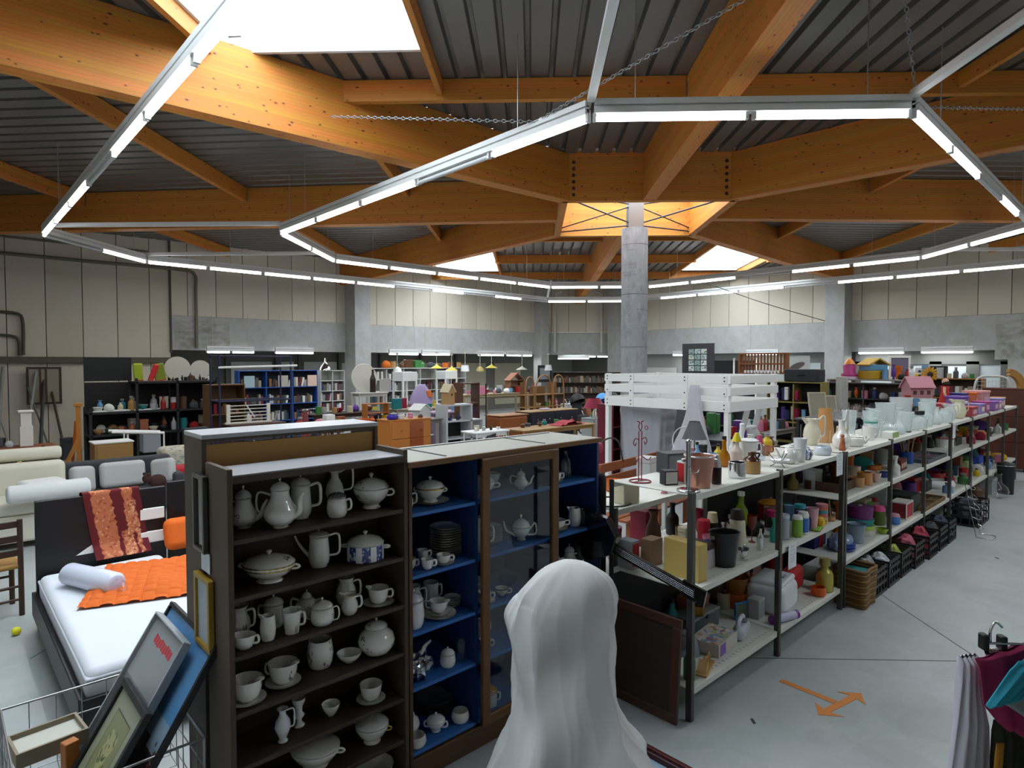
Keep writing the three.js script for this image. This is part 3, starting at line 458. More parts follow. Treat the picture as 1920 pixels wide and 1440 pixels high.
vessel('cup', 'teacup on a saucer in front of the tall plate stack', 'cup', [2.12, CY[1] + 0.008, -2.84], { p: 'cup', r: 0.043, h: 0.05, handle: 1 });
K('cookie_jar', 'ribbed white jar with domed lid on the third blue shelf', 'jar', 1.925, 2, -2.86, { p: 'bell', r: 0.062, h: 0.215, m: chinaCool, lid: 1, lidH: 0.3, lidR: 1.08 });
K('pitcher', 'grey-white pitcher behind the ribbed jar', 'jug', 2.06, 2, -3.05, { p: 'jug', r: 0.05, h: 0.15, handle: 1 });
K('mug', 'tall white mug at the back of the third blue shelf', 'mug', 2.2, 2, -3.08, { p: 'cyl', r: 0.048, h: 0.13, open: 1, handle: 1 });
single('plate', 'large serving plate under the sauce boat on the third blue shelf', 'plate', shell('plate', 0.105, 0.02, true), china, [2.12, CY[2] + 0.0008, -2.89]);
single('plate', 'smaller plate directly under the sauce boat on the third blue shelf', 'plate', shell('plate', 0.078, 0.018, true), china, [2.12, CY[2] + 0.014, -2.89]);
vessel('sauce_boat', 'sauce boat sitting on two plates in the blue cabinet', 'sauce boat', [2.12, CY[2] + 0.022, -2.89], { p: 'cup', r: 0.055, h: 0.07, lip: 1, handle: 1, rot: LEFT });
plateStack(4, [2.265, CY[2] + 0.0004, -2.95], 0.055, 0.014, 'small bowl-plate in the low stack beside the cabinet divider', 'low bowl stack');
{
  const t = thing('foil_bag', 'crumpled clear cellophane parcel glinting on the fourth blue shelf', 'parcel', [1.96, CY[3] + 0.001, -2.87]), g = new THREE.IcosahedronGeometry(0.09, 5), P = g.attributes.position; seed = 21;
  for (let i = 0; i < P.count; i++) { const v = V(P.getX(i), P.getY(i), P.getZ(i)), s = 0.82 + 0.2 * Math.abs(Math.sin(v.x * 61 + v.y * 37) * Math.cos(v.z * 53 - v.y * 44)) + 0.1 * Math.sin(v.x * 140 + v.z * 90); v.multiplyScalar(s); P.setXYZ(i, v.x, Math.max(v.y, -0.075) + 0.075, v.z * 0.8); } g.computeVertexNormals();
  part(t, 'wrapping', g, metal(0xb9bdc4, 0.2)); part(t, 'gathered_top', taper([[0.02, 0.13, 0], [0.04, 0.17, 0], [0.08, 0.2, 0.01]], 0.03, 0.012), metal(0xb9bdc4, 0.2));
}
K('cookie_jar', 'small lidded jar tied at the top on the fourth blue shelf', 'jar', 2.17, 3, -2.87, { p: 'bell', r: 0.048, h: 0.115, lid: 1, lidH: 0.34 });
K('glass_tumbler', 'tall clear glass by the divider on the fourth blue shelf', 'glass', 2.265, 3, -2.86, { p: 'tumbler', r: 0.034, h: 0.12, m: glass() });
K('soup_tureen', 'round tureen at the left of the cabinet floor', 'tureen', 1.95, 4, -2.98, { p: 'ball', r: 0.08, h: 0.15, lid: 1, lidH: 0.3, lidR: 1.5 });
plateStack(6, [2.22, CY[4] + 0.0004, -3.07], 0.12, 0.013, 'broad dark plate stacked at the back of the cabinet floor', 'dark plates on the cabinet floor', mat(0x6c6c70, 0.2, { clearcoat: 1 }));
K('sugar_pot', 'lidded sugar bowl with side handles on the cabinet floor', 'sugar pot', 2.09, 4, -2.88, { p: 'tureen', r: 0.055, h: 0.11, lid: 1, lidH: 0.45, handle: 2, out: 0.015 });
K('bowl', 'round bowl by the divider on the cabinet floor', 'bowl', 2.255, 4, -2.86, { p: 'bell', r: 0.055, h: 0.065, open: 1 });
K('bowl', 'low white dish at the front left of the cabinet floor', 'bowl', 1.93, 4, -2.84, { p: 'bell', r: 0.055, h: 0.06, open: 1 });
K('soup_tureen', 'white tureen behind the glass at the top of the sliding door', 'tureen', 2.44, 0, -2.88, { p: 'tureen', r: 0.088, h: 0.155, lid: 1, lidH: 0.4, handle: 2, out: 0.03, h0: 0.6 });
K('silver_dish', 'silver-rimmed dish behind the glass door top shelf', 'dish', 2.64, 0, -3.02, { p: 'tureen', r: 0.065, h: 0.1, bm: silver, band: [0.95] });
K('teapot', 'small pear-shaped teapot at the right of the glass door top shelf', 'teapot', 2.77, 0, -2.87, { p: 'pear', r: 0.05, h: 0.13, lid: 1, handle: 1, spout: 1, rot: LEFT });
K('coffee_pot', 'tall white coffee pot just inside the glass door', 'pot', 2.42, 1, -2.88, { p: 'pear', r: 0.06, h: 0.225, lid: 1, lidH: 0.22, handle: 1, out: 0.035 });
plateStack(8, [2.6, CY[1] + 0.0004, -2.98], 0.085, 0.013, 'side plate in the stack behind the glass door', 'plate stack behind the glass door');
K('teapot', 'white teapot on small feet with swan-neck spout behind the glass', 'teapot', 2.79, 1, -2.89, { p: 'tureen', r: 0.062, h: 0.17, lid: 1, lidH: 0.5, handle: 1, spout: 1, spoutOut: 1.75, h0: 0.4, out: 0.04, spoutTop: 1.4, rise: 0.04 });
saucer('saucer under the printed teacup behind the glass', [2.45, CY[2] + 0.0008, -2.86], 0.066);
vessel('cup', 'printed teacup on a saucer behind the glass door', 'cup', [2.45, CY[2] + 0.008, -2.86], { p: 'cup', r: 0.044, h: 0.06, m: chinaFloral, handle: 1 });
K('bowl', 'lidded white dish at the back of the third shelf behind glass', 'dish', 2.56, 2, -3.05, { p: 'tureen', r: 0.062, h: 0.09, lid: 1, lidH: 0.35 });
K('cup', 'low cup with dark rim behind the glass door', 'cup', 2.6, 2, -2.87, { p: 'bowl', r: 0.045, h: 0.05, handle: 1, band: [0.97], bm: black });
K('bowl', 'shallow glass dish right of the low cup', 'dish', 2.76, 2, -2.98, { p: 'bowl', r: 0.06, h: 0.05, m: glass() });
K('cup', 'small cup on the fourth shelf behind glass', 'cup', 2.47, 3, -2.88, { p: 'cup', r: 0.038, h: 0.065, handle: 1 });
K('milk_jug', 'milk jug at the back of the fourth shelf behind glass', 'jug', 2.55, 3, -3.02, { p: 'jug', r: 0.045, h: 0.12, handle: 1 });
K('enamel_pot', 'little orange and white enamel pot on the cabinet floor behind glass', 'pot', 2.5, 4, -2.87, { p: 'cyl', r: 0.045, h: 0.13, lid: 1, lm: mat(0xd1862b, 0.3), band: [0.9], bm: mat(0xd1862b, 0.3), handle: 1 });
saucer('saucer at the right end of the cabinet top shelf', [3.1, CY[0] + 0.0008, -2.87], 0.055);
vessel('cup', 'white teacup at the right end of the cabinet top shelf', 'cup', [3.1, CY[0] + 0.008, -2.87], { p: 'cup', r: 0.04, h: 0.06, handle: 1 });
K('decanter', 'clear glass decanter at the right end of the cabinet top shelf', 'decanter', 3.27, 0, -2.93, { p: 'bottle', r: 0.045, h: 0.19, m: glass(), open: 1 });
K('teapot', 'stacked lidded pot at the back of the right blue shelf', 'teapot', 3.2, 1, -3.05, { p: 'ball', r: 0.06, h: 0.15, lid: 1, handle: 1, spout: 1 });
plateStack(2, [3.13, CY[1] + 0.0004, -2.88], 0.075, 0.014, 'plate under the soup cup at the right of the blue cabinet', 'two plates under the soup cup');
vessel('soup_cup', 'wide soup cup on plates at the right of the blue cabinet', 'cup', [3.13, CY[1] + 0.022, -2.88], { p: 'cup', r: 0.06, h: 0.055, handle: 1 });
K('milk_jug', 'straight white jug at the right end of the second blue shelf', 'jug', 3.31, 1, -2.88, { p: 'bell', r: 0.046, h: 0.13, open: 1, handle: 1, lip: 1 });
K('teapot', 'white teapot with big handle on the third right blue shelf', 'teapot', 3.3, 2, -2.92, { p: 'pear', r: 0.065, h: 0.18, lid: 1, handle: 1, out: 0.04 });
K('milk_jug', 'jug whose handle shows just right of the sliding door', 'jug', 3.1, 2, -2.88, { p: 'jug', r: 0.05, h: 0.14, handle: 1 });

// ---------- draped cloth ----------
function drape(levels, folds, amp, n = 72, ph = 0, closed = true, sub = 4, sharp = 0) {  // levels: [y, cx, cz, ax, az]; folds deepen downwards
  const pos = [], idx = [], rows = (levels.length - 1) * sub + 1, L = (i) => { const f = i / sub, k = Math.min(Math.floor(f), levels.length - 2), t = f - k, A = levels[Math.max(k - 1, 0)], B = levels[k], C2 = levels[k + 1], D = levels[Math.min(k + 2, levels.length - 1)]; return B.map((v, j) => v + 0.5 * t * (C2[j] - A[j] + t * (2 * A[j] - 5 * v + 4 * C2[j] - D[j] + t * (3 * (v - C2[j]) + D[j] - A[j])))); };
  for (let i = 0; i < rows; i++) { const [y, cx, cz, ax, az] = L(i), d = Math.pow(i / (rows - 1), 0.7); for (let j = 0; j < n; j++) { const a = j / n * 2 * PI; let f = 1; folds.forEach((m, k) => { const w = a * m + ph + k * 1.7 + i * 0.2 / sub * (k % 2 ? -1 : 1) * (k + 1); f += amp / (k * 0.5 + 1) * d * (sharp ? 1 - 2 * Math.pow(Math.abs(Math.sin(w / 2)), sharp) : Math.sin(w)); }); const c = Math.cos(a), s = Math.sin(a), q = Math.pow(Math.abs(c) ** 2.6 + Math.abs(s) ** 2.6, -1 / 2.6); pos.push(cx + c * q * ax * f, y, cz + s * q * az * f); } }
  for (let i = 0; i < rows - 1; i++) for (let j = 0; j < n; j++) { const a = i * n + j, b = i * n + (j + 1) % n; idx.push(a, b, a + n, b, b + n, a + n); }
  if (closed) { const [y, cx, cz] = levels[0]; pos.push(cx, y + 0.004, cz); const t = pos.length / 3 - 1; for (let j = 0; j < n; j++) idx.push(t, (j + 1) % n, j); }
  const g = new THREE.BufferGeometry(); g.setAttribute('position', new THREE.Float32BufferAttribute(pos, 3)); g.setIndex(idx); g.computeVertexNormals(); return g;
}
{ // sheet over a chair
  const t = thing('covered_chair', 'chair hidden under a white dust sheet in the foreground', 'chair', [2.2, 0, -1.97], RIGHT);
  const g = drape([[1.352, 0.05, 0, 0.01, 0.008], [1.34, 0.045, 0, 0.07, 0.045], [1.305, 0.035, 0, 0.14, 0.09], [1.255, 0.03, 0, 0.195, 0.13], [1.18, 0.01, 0.0, 0.24, 0.165], [1.06, -0.02, 0.0, 0.265, 0.19], [0.92, -0.01, 0.01, 0.255, 0.2], [0.8, -0.01, 0.04, 0.25, 0.22], [0.62, 0.0, 0.07, 0.27, 0.27], [0.45, 0.0, 0.08, 0.34, 0.31], [0.3, -0.01, 0.08, 0.4, 0.34], [0.1, -0.01, 0.08, 0.42, 0.36]], [5, 9, 14, 3], 0.06, 220, 1.2, true, 10, 0.7);
  const P = g.attributes.position;                                 // crumples and the knot of cloth at the lower right
  for (let i = 0; i < P.count; i++) { const x = P.getX(i), y = P.getY(i), z = P.getZ(i), e = Math.max(0, 1 - Math.hypot((x - 0.33) * 3.2, (y - 0.42) * 4.5)); P.setXYZ(i, x + e * 0.075 + 0.008 * Math.sin(y * 23 + z * 17), y + (y < 1.15 ? 0.012 * Math.abs(Math.sin(x * 17 + z * 12)) : 0), z + e * 0.07 + 0.01 * Math.sin(x * 19 - y * 15) + 0.012 * Math.abs(Math.sin(x * 9 + y * 7))); } g.computeVertexNormals();
  part(t, 'dust_sheet', g, mat(0xc9c8c6, 0.9, { side: THREE.DoubleSide }));
  for (const [x, z] of [[-0.2, -0.12], [0.2, -0.12], [-0.2, 0.2], [0.2, 0.2]]) part(t, 'leg', cy(0.018, 0.018, 0.45, x, 0, z, 8), black);
  part(t, 'seat', rb(0.44, 0.05, 0.4, 0, 0.45, 0.05, 0.02), black);
}
{ // framed mirror lying on the floor at the bottom edge
  const t = thing('framed_mirror', 'dark red framed mirror lying on the floor by the dust sheet', 'mirror', [2.83, 0, -1.66]), m = mat(0x3a1416, 0.4);
  for (const [w, d, x, z] of [[0.42, 0.07, 0, -0.465], [0.42, 0.07, 0, 0.465], [0.07, 0.86, 0.175, 0], [0.07, 0.86, -0.175, 0]]) { const f = part(t, 'frame_side', rb(w, 0.045, d, x, 0.004, z, 0.012), m); part(f, 'frame_lip', rb(Math.max(w - 0.05, 0.02), 0.012, Math.max(d - 0.05, 0.02), x, 0.046, z, 0.004), mat(0x5a2420, 0.4)); }
  part(t, 'mirror_glass', bx(0.3, 0.012, 0.86, 0, 0.004, 0), mat(0xa9c4d8, 0.05, { clearcoat: 1 }));
}
// ---------- bed corner ----------
{
  const t = thing('bed', 'single bed with black frame and tall black headboard', 'bed', [1.07, 0, -5.4]);
  const bl = mat(0x0a0a0c, 0.45);
  part(t, 'headboard', rb(1.0, 1.12, 0.06, 0.03, 0, -1.2, 0.008), bl);
  part(t, 'headboard_wing', rb(0.62, 1.15, 0.05, 0.86, 0, -1.22, 0.008), bl);
  part(t, 'white_inlay', ext([[-0.19, 0.6], [-0.06, 0.68], [-0.06, 0.6]], 0.004).translate(0, 0, -1.169), white);
  for (const y of [0.82, 0.6]) part(t, 'white_inlay', rb(0.21, 0.11, 0.02, 0.41, y, -1.17, 0.01), white);
  for (const s of [-1, 1]) part(t, 'side_rail', rb(0.035, 0.2, 2.3, s * 0.49, 0.16, 0, 0.006), bl);
  part(t, 'foot_rail', rb(1.0, 0.2, 0.035, 0, 0.16, 1.16, 0.006), bl);
  part(t, 'slat_base', bx(0.94, 0.02, 2.28, 0, 0.22, 0), mat(0x6f5d44, 0.7));
  for (const x of [-0.47, 0.47]) part(t, 'leg', bx(0.05, 0.17, 0.05, x, 0, 1.13), bl);
  const m = thing('mattress', 'thick white mattress on the black bed', 'mattress', [1.07, 0.242, -5.38]);
  part(m, 'ticking', rb(0.93, 0.265, 2.24, 0, 0, 0, 0.06), mat(0xd0d3d8, 0.85));
  part(m, 'piping', join(rb(0.94, 0.02, 2.25, 0, 0.2, 0, 0.01)), mat(0xc2c6cc, 0.85));
  const p = thing('rolled_duvet', 'rolled white duvet wrapped in clear plastic on the bed', 'duvet', [0.875, 0.585, -5.78], -1.18);
  const roll = lathe([[0, -0.3], [0.06, -0.3], [0.085, -0.28], [0.09, -0.1], [0.085, 0.15], [0.088, 0.28], [0.06, 0.3], [0.055, 0.285], [0.035, 0.3], [0.03, 0.285], [0, 0.3]], 28).rotateZ(PI / 2); { const P = roll.attributes.position; for (let i = 0; i < P.count; i++) P.setY(i, P.getY(i) * (1 + 0.03 * Math.sin(P.getX(i) * 30)) ); }
  part(p, 'duvet', roll.translate(0, 0.014, 0), mat(0xcfd3e2, 0.55, { clearcoat: 0.7, clearcoatRoughness: 0.2 }));
  part(p, 'plastic_end', taper([[-0.3, 0, 0], [-0.36, -0.02, 0], [-0.41, -0.05, 0]], 0.07, 0.02), glass(0xf4f6ff, 0.15)); part(p, 'plastic_end', taper([[0.3, 0, 0], [0.36, 0.01, 0], [0.4, -0.02, 0]], 0.06, 0.02), glass(0xf4f6ff, 0.15));
  // orange waffle blanket
  const bl2 = new THREE.PlaneGeometry(0.8, 1.05, 150, 190).rotateX(-PI / 2), Q = bl2.attributes.position;
  for (let i = 0; i < Q.count; i++) { const x = Q.getX(i), z = Q.getZ(i), cell = Math.pow(Math.abs(Math.sin(x * 36)) * Math.abs(Math.sin(z * 36 + (Math.floor(x * 36 / PI) % 2 ? PI / 2 : 0))), 0.3) * 0.02, ed = Math.min(0.4 - Math.abs(x), 0.525 - Math.abs(z)), hump = 0.075 * Math.exp(-((z + 0.06 + x * 0.5) ** 2) / 0.05) + 0.05 * Math.exp(-((z - 0.28) ** 2 + (x - 0.1) ** 2) / 0.03) + 0.02; Q.setY(i, hump * Math.min(1, ed * 9 + 0.1) + cell + 0.004); } bl2.computeVertexNormals();
  single('waffle_blanket', 'bright orange waffle-weave blanket heaped on the bed', 'blanket', bl2, mat(0xd3631a, 0.85, { side: THREE.DoubleSide }), [1.27, 0.509, -5.72], -0.35);
  const cush = rb(0.4, 0.3, 0.14, 0, 0, 0, 0.07);
  const oc = single('cushion', 'orange cushion propped against the headboard wing', 'cushion', cush, mat(0xd86414, 0.85), [1.75, 0.52, -6.45], 0.2); oc.rotation.x = -0.3;
  // patterned throw over the headboard
  const thr = canvasTex(256, 512, (g, w, h) => { g.fillStyle = '#5e1016'; g.fillRect(0, 0, w, h); seed = 5; for (const [x0, x1, y0, y1] of [[34, 122, 0, 512], [172, 214, 0, 400], [205, 226, 200, 512], [140, 190, 380, 512]]) { g.fillStyle = '#b56a45'; g.beginPath(); g.moveTo(x0, y0); for (let y = y0; y <= y1; y += 16) g.lineTo(x1 + rr(-8, 8), y); for (let y = y1; y >= y0; y -= 16) g.lineTo(x0 + rr(-6, 6), y); g.fill(); for (let k = 0; k < 160; k++) { g.fillStyle = pick(['rgba(225,180,140,0.5)', 'rgba(120,40,26,0.4)', 'rgba(200,130,90,0.5)']); g.beginPath(); g.ellipse(rr(x0, x1), rr(y0, y1), rr(2, 9), rr(2, 8), rnd() * 3, 0, 7); g.fill(); } } });
  const th = thing('throw_blanket', 'dark red and copper patterned throw hanging over the headboard', 'throw', [1.15, 1.125, -6.6], 0);
  const tg = new THREE.PlaneGeometry(0.44, 0.82, 22, 48), T = tg.attributes.position;
  for (let i = 0; i < T.count; i++) { const x = T.getX(i), s = 0.41 - T.getY(i); let y, z; if (s < 0.16) { y = -0.15 + s; z = -0.04; } else if (s < 0.24) { const a = (s - 0.16) / 0.08 * PI; y = 0.012 + Math.sin(a) * 0.012; z = -Math.cos(a) * 0.042; } else { y = -(s - 0.24); z = 0.042 + 0.012 * Math.sin(x * 22) * (s - 0.2) + Math.max(0, s - 0.7) * 0.6; } T.setXYZ(i, x + (s - 0.2) * 0.14, y, z); } tg.computeVertexNormals();
  part(th, 'cloth', tg, mat(0xffffff, 0.9, { map: thr, side: THREE.DoubleSide }));
}
{ // wire bin with leaning pictures
  const t = thing('wire_bin', 'low wire bin holding pictures beside the bed', 'bin', [0.53, 0, -3.42]);
  const w = metal(0x9b9c9c, 0.35), X = [-0.33, 0.33], Z = [-0.46, 0.46];
  for (const y of [0.6, 0.46, 0.32]) { const p = [[-0.33, y, -0.46], [0.33, y, -0.46], [0.33, y, 0.46], [-0.33, y, 0.46]]; p.forEach((a, i) => part(t, 'wire', rod(a, p[(i + 1) % 4], y === 0.6 ? 0.006 : 0.003, 6), w)); }
  for (let i = 0; i <= 6; i++) { const x = -0.33 + 0.11 * i; for (const z of Z) part(t, 'wire', rod([x, 0.6, z], [x, 0.25, z], 0.0025, 5), w); part(t, 'wire', rod([x, 0.25, -0.46], [x, 0.25, 0.46], 0.0025, 5), w); }
  for (let i = 0; i <= 8; i++) { const z = -0.46 + 0.115 * i; for (const x of X) part(t, 'wire', rod([x, 0.6, z], [x, 0.25, z], 0.0025, 5), w); part(t, 'wire', rod([-0.33, 0.25, z], [0.33, 0.25, z], 0.0025, 5), w); }
  for (const x of X) for (const z of Z) part(t, 'leg', rod([x, 0, z], [x, 0.6, z], 0.008, 6), w);
  const lean = -0.55;                                              // tilt towards the bookcase
  const carTex = canvasTex(256, 256, (g, W, H) => { g.fillStyle = '#6f7274'; g.fillRect(0, 0, W, H); g.fillStyle = '#8d9092'; g.fillRect(0, 0, W, 90); g.fillStyle = '#1d1e20'; g.beginPath(); g.ellipse(110, 150, 90, 42, -0.2, 0, 7); g.fill(); g.strokeStyle = '#9b5a4c'; g.lineWidth = 5; g.beginPath(); g.moveTo(50, 168); g.lineTo(180, 128); g.stroke(); g.fillStyle = '#b3202c'; for (let i = 0; i < 9; i++) g.fillRect(60 + i * 17, 20 + (i % 3), 15, 12); g.fillStyle = '#3b3d3f'; g.fillRect(0, 215, W, 41); });
  const bayTex = canvasTex(256, 256, (g, W, H) => { for (const [y, h, c] of [[0, 110, '#5d8fbd'], [110, 40, '#93a9b8'], [150, 106, '#34211e']]) { g.fillStyle = c; g.fillRect(0, y, W, h); } seed = 8; for (let i = 0; i < 90; i++) { g.fillStyle = pick(['#5d2b26', '#241614', '#7a3a30', '#40302c']); g.fillRect(rnd() * W, rr(120, 256), rr(4, 26), rr(4, 26)); } });
  const botTex = canvasTex(256, 256, (g, W, H) => { g.fillStyle = '#8e8f78'; g.fillRect(0, 0, W, H); g.strokeStyle = '#2c2d26'; g.lineWidth = 3; g.strokeRect(52, 44, 152, 168); g.fillStyle = '#7f8058'; g.fillRect(54, 46, 148, 164); g.fillStyle = '#a3a070'; for (const [x, y, a, b] of [[120, 140, 36, 30], [140, 110, 24, 34], [110, 100, 22, 20]]) { g.beginPath(); g.ellipse(x, y, a, b, 0.6, 0, 7); g.fill(); } g.fillStyle = '#4a5236'; for (let i = 0; i < 26; i++) { g.beginPath(); g.ellipse(rr(90, 180), rr(70, 190), rr(3, 11), rr(2, 5), rnd() * 3, 0, 7); g.fill(); } });
  const pic = (l, x, y, z, W, H, m, fm, f, dp) => framed('picture', l, 'picture', [x, y, z], W, H, { turn: -PI / 2, tilt: lean, pm: m, fm, f, d: dp ?? 0.03 });
  pic('large picture of red roofs under blue sky leaning on the bookcase', 0.47, 0.275, -3.3, 0.73, 0.86, mat(0xffffff, 0.3, { map: bayTex }), black, 0.02);
  pic('grey poster of a dark racing car with red stripes in the wire bin', 0.4, 0.275, -3.36, 0.5, 0.84, mat(0xffffff, 0.25, { map: carTex }), mat(0x9ea1a3, 0.4), 0.012, 0.04);
  pic('small botanical print in a black frame at the front of the wire bin', 0.33 + 0.055, 0.36, -3.19, 0.43, 0.5, mat(0xffffff, 0.3, { map: botTex }), black, 0.03);
  const b2 = thing('carton_tray', 'shallow cream tray box lying in the wire bin', 'box', [0.36, 0.46, -3.64], 0.1);
  for (const [a, d, x, z] of [[0.28, 0.012, 0, -0.1], [0.28, 0.012, 0, 0.1], [0.012, 0.19, -0.134, 0], [0.012, 0.19, 0.134, 0]]) part(b2, 'tray_side', bx(a, 0.07, d, x, 0, z), mat(0x8a7d69, 0.7));
  part(b2, 'tray_bottom', bx(0.27, 0.045, 0.19, 0, 0, 0), mat(0xb9b7ab, 0.8));
  single('wood_block', 'orange wooden block beside the cream tray', 'wood block', rb(0.06, 0.3, 0.05, 0, 0, 0, 0.006), mat(0xa9642a, 0.6), [0.42, 0.255, -3.44], 0.3);
}
{ // rush-seated chair at the left edge
  const t = thing('rush_chair', 'dark wooden chair with a rush seat at the left edge', 'chair', [0.32, 0, -7.3], 0.1), m = mat(0x3b2416, 0.55);
  for (const [x, z, h] of [[-0.2, 0.2, 0.88], [0.2, 0.2, 0.88], [-0.2, -0.2, 0.45], [0.2, -0.2, 0.45]]) part(t, 'leg', cy(0.022, 0.022, h, x, 0, z, 10), m);
  part(t, 'seat', rb(0.44, 0.045, 0.42, 0, 0.43, 0, 0.02), mat(0xa0773f, 0.85), 'woven rush seat');
  for (const y of [0.55, 0.68, 0.81]) part(t, 'back_slat', rb(0.4, 0.06, 0.018, 0, y, 0.2, 0.006), m);
  for (const y of [0.15, 0.27]) for (const z of [-0.2, 0.2]) part(t, 'stretcher', rod([-0.2, y, z], [0.2, y, z], 0.012, 8), m);
  single('ball', 'small yellow ball on the floor beside the bed', 'ball', sp(0.035, 0, 0.035, 0, 16), mat(0xd9cf1e, 0.5), [0.46, 0, -6.62]);
}
// ---------- clothes rail at the lower right ----------
{
  const base = [2.35, 0, -0.42], T = -PI / 4;                       // local x = camera right
  const r = thing('clothes_rail', 'chrome clothes rail at the lower right edge', 'clothes rail', base, T);
  part(r, 'rail', rod([0.05, 1.4, 0.02], [1.2, 1.46, 0.02], 0.012), chrome);
  for (const [x, z] of [[0.5, 0.02], [1.19, 0.02]]) part(r, 'post', rod([x, 0.02, z], [x, x > 1 ? 1.46 : 1.42, z], 0.014), chrome);
  for (const [x, z] of [[0.5, 0.02], [1.19, 0.02]]) part(r, 'foot', rod([x - 0.12, 0.014, z + 0.2], [x + 0.12, 0.014, z - 0.2], 0.014), chrome);
  const gm = (k) => mat(k, 0.9, { side: THREE.DoubleSide });
  const G = (n, l, rows, z, az, m, ph = 0) => {                     // rows: left and right edge from top to bottom; a flattened cloth tube
    const N = 48, S = 6, K = (rows.length - 1) * S, pos = [], idx = [];
    for (let i = 0; i <= K; i++) { const f = i / S, k = Math.min(Math.floor(f), rows.length - 2), t = f - k, q = [0, 1, 2, 3].map((j) => rows[k][j] + (rows[k + 1][j] - rows[k][j]) * t), e = i === 0 || i === K ? 0.25 : 1; for (let j = 0; j < N; j++) { const a = j / N * 2 * PI, s = (Math.cos(a) + 1) / 2; pos.push(q[0] + (q[2] - q[0]) * s, q[1] + (q[3] - q[1]) * s + 0.004 * Math.sin(s * 30 + ph), z + Math.sin(a) * az * e + 0.3 * az * Math.sin(s * 26 + ph + i * 0.16) * Math.min(1, i / 6)); } }
    for (let i = 0; i < K; i++) for (let j = 0; j < N; j++) { const p = i * N + j, r = i * N + (j + 1) % N; idx.push(p, r, p + N, r, r + N, p + N); }
    const g = new THREE.BufferGeometry(); g.setAttribute('position', new THREE.Float32BufferAttribute(pos, 3)); g.setIndex(idx); g.computeVertexNormals(); single(n, l, 'clothing', g, m, base, T, 'clothes on the rail');
  };
  G('dress', 'long white dress hanging first on the clothes rail', [[0.0, 1.36, 0.06, 1.37], [0.0, 1.28, 0.06, 1.28], [-0.005, 1.15, 0.09, 1.15], [-0.02, 0.95, 0.1, 0.95], [-0.04, 0.5, 0.12, 0.5]], -0.03, 0.03, gm(0xb4afb8), 0.4);
  G('skirt', 'crimson skirt with grey waistband beside the white dress', [[0.0, 1.385, 0.3, 1.49], [0.01, 1.36, 0.3, 1.46], [0.03, 1.24, 0.3, 1.25], [0.08, 1.18, 0.26, 1.1]], 0.04, 0.02, gm(0x8f1f48), 1);
  G('shorts', 'teal folded shorts draped slantwise over the rail', [[0.085, 1.41, 0.3, 1.5], [0.06, 1.38, 0.27, 1.47], [0.02, 1.31, 0.16, 1.37], [-0.005, 1.27, 0.085, 1.29]], 0.1, 0.014, gm(0x2c93a8), 2);
  G('jacket', 'pale grey jacket hanging right of the teal shorts', [[0.15, 1.4, 0.32, 1.48], [0.11, 1.33, 0.32, 1.38], [0.06, 1.27, 0.3, 1.28], [0.14, 1.22, 0.28, 1.2]], 0.07, 0.014, gm(0x7f8585), 3);
  G('trousers', 'dark olive trousers hanging below the crimson skirt', [[0.09, 1.18, 0.2, 1.14], [0.09, 0.95, 0.19, 0.95], [0.08, 0.5, 0.17, 0.5]], 0.0, 0.03, gm(0x26281c), 4);
  G('trousers', 'black trousers at the far right of the clothes rail', [[0.2, 1.3, 0.42, 1.42], [0.16, 1.1, 0.42, 1.15], [0.12, 0.5, 0.4, 0.5]], 0.13, 0.03, gm(0x1b1b1e), 5);
  G('scarf', 'thin ochre scarf hanging between dress and olive trousers', [[0.075, 1.12, 0.1, 1.12], [0.06, 0.9, 0.085, 0.9], [0.045, 0.6, 0.075, 0.6]], 0.035, 0.008, gm(0xa9731c), 6);
  for (const [x, z, l] of [[0.06, 0.02, 'dark clip hanger over the crimson skirt'], [0.19, 0.05, 'chrome clip hanger over the teal shorts']]) { const h = thing('clip_hanger', l, 'hanger', base, T, 'clip hangers'); const y = x < 0.1 ? 1.41 : 1.5; part(h, 'clip', rb(0.02, 0.05, 0.03, x - 0.02, y, z, 0.006), x < 0.1 ? black : chrome); part(h, 'clip', rb(0.02, 0.045, 0.03, x + 0.035, y, z, 0.006), x < 0.1 ? black : chrome); part(h, 'hook', tube([[x, y + 0.02, z], [x, y + 0.06, z], [x + 0.015, y + 0.085, z], [x + 0.035, y + 0.07, z]], 0.004, 16, 6), chrome); part(h, 'bar', rod([x - 0.03, y + 0.02, z], [x + 0.12, y + 0.03, z + 0.03], 0.004), chrome); }
}
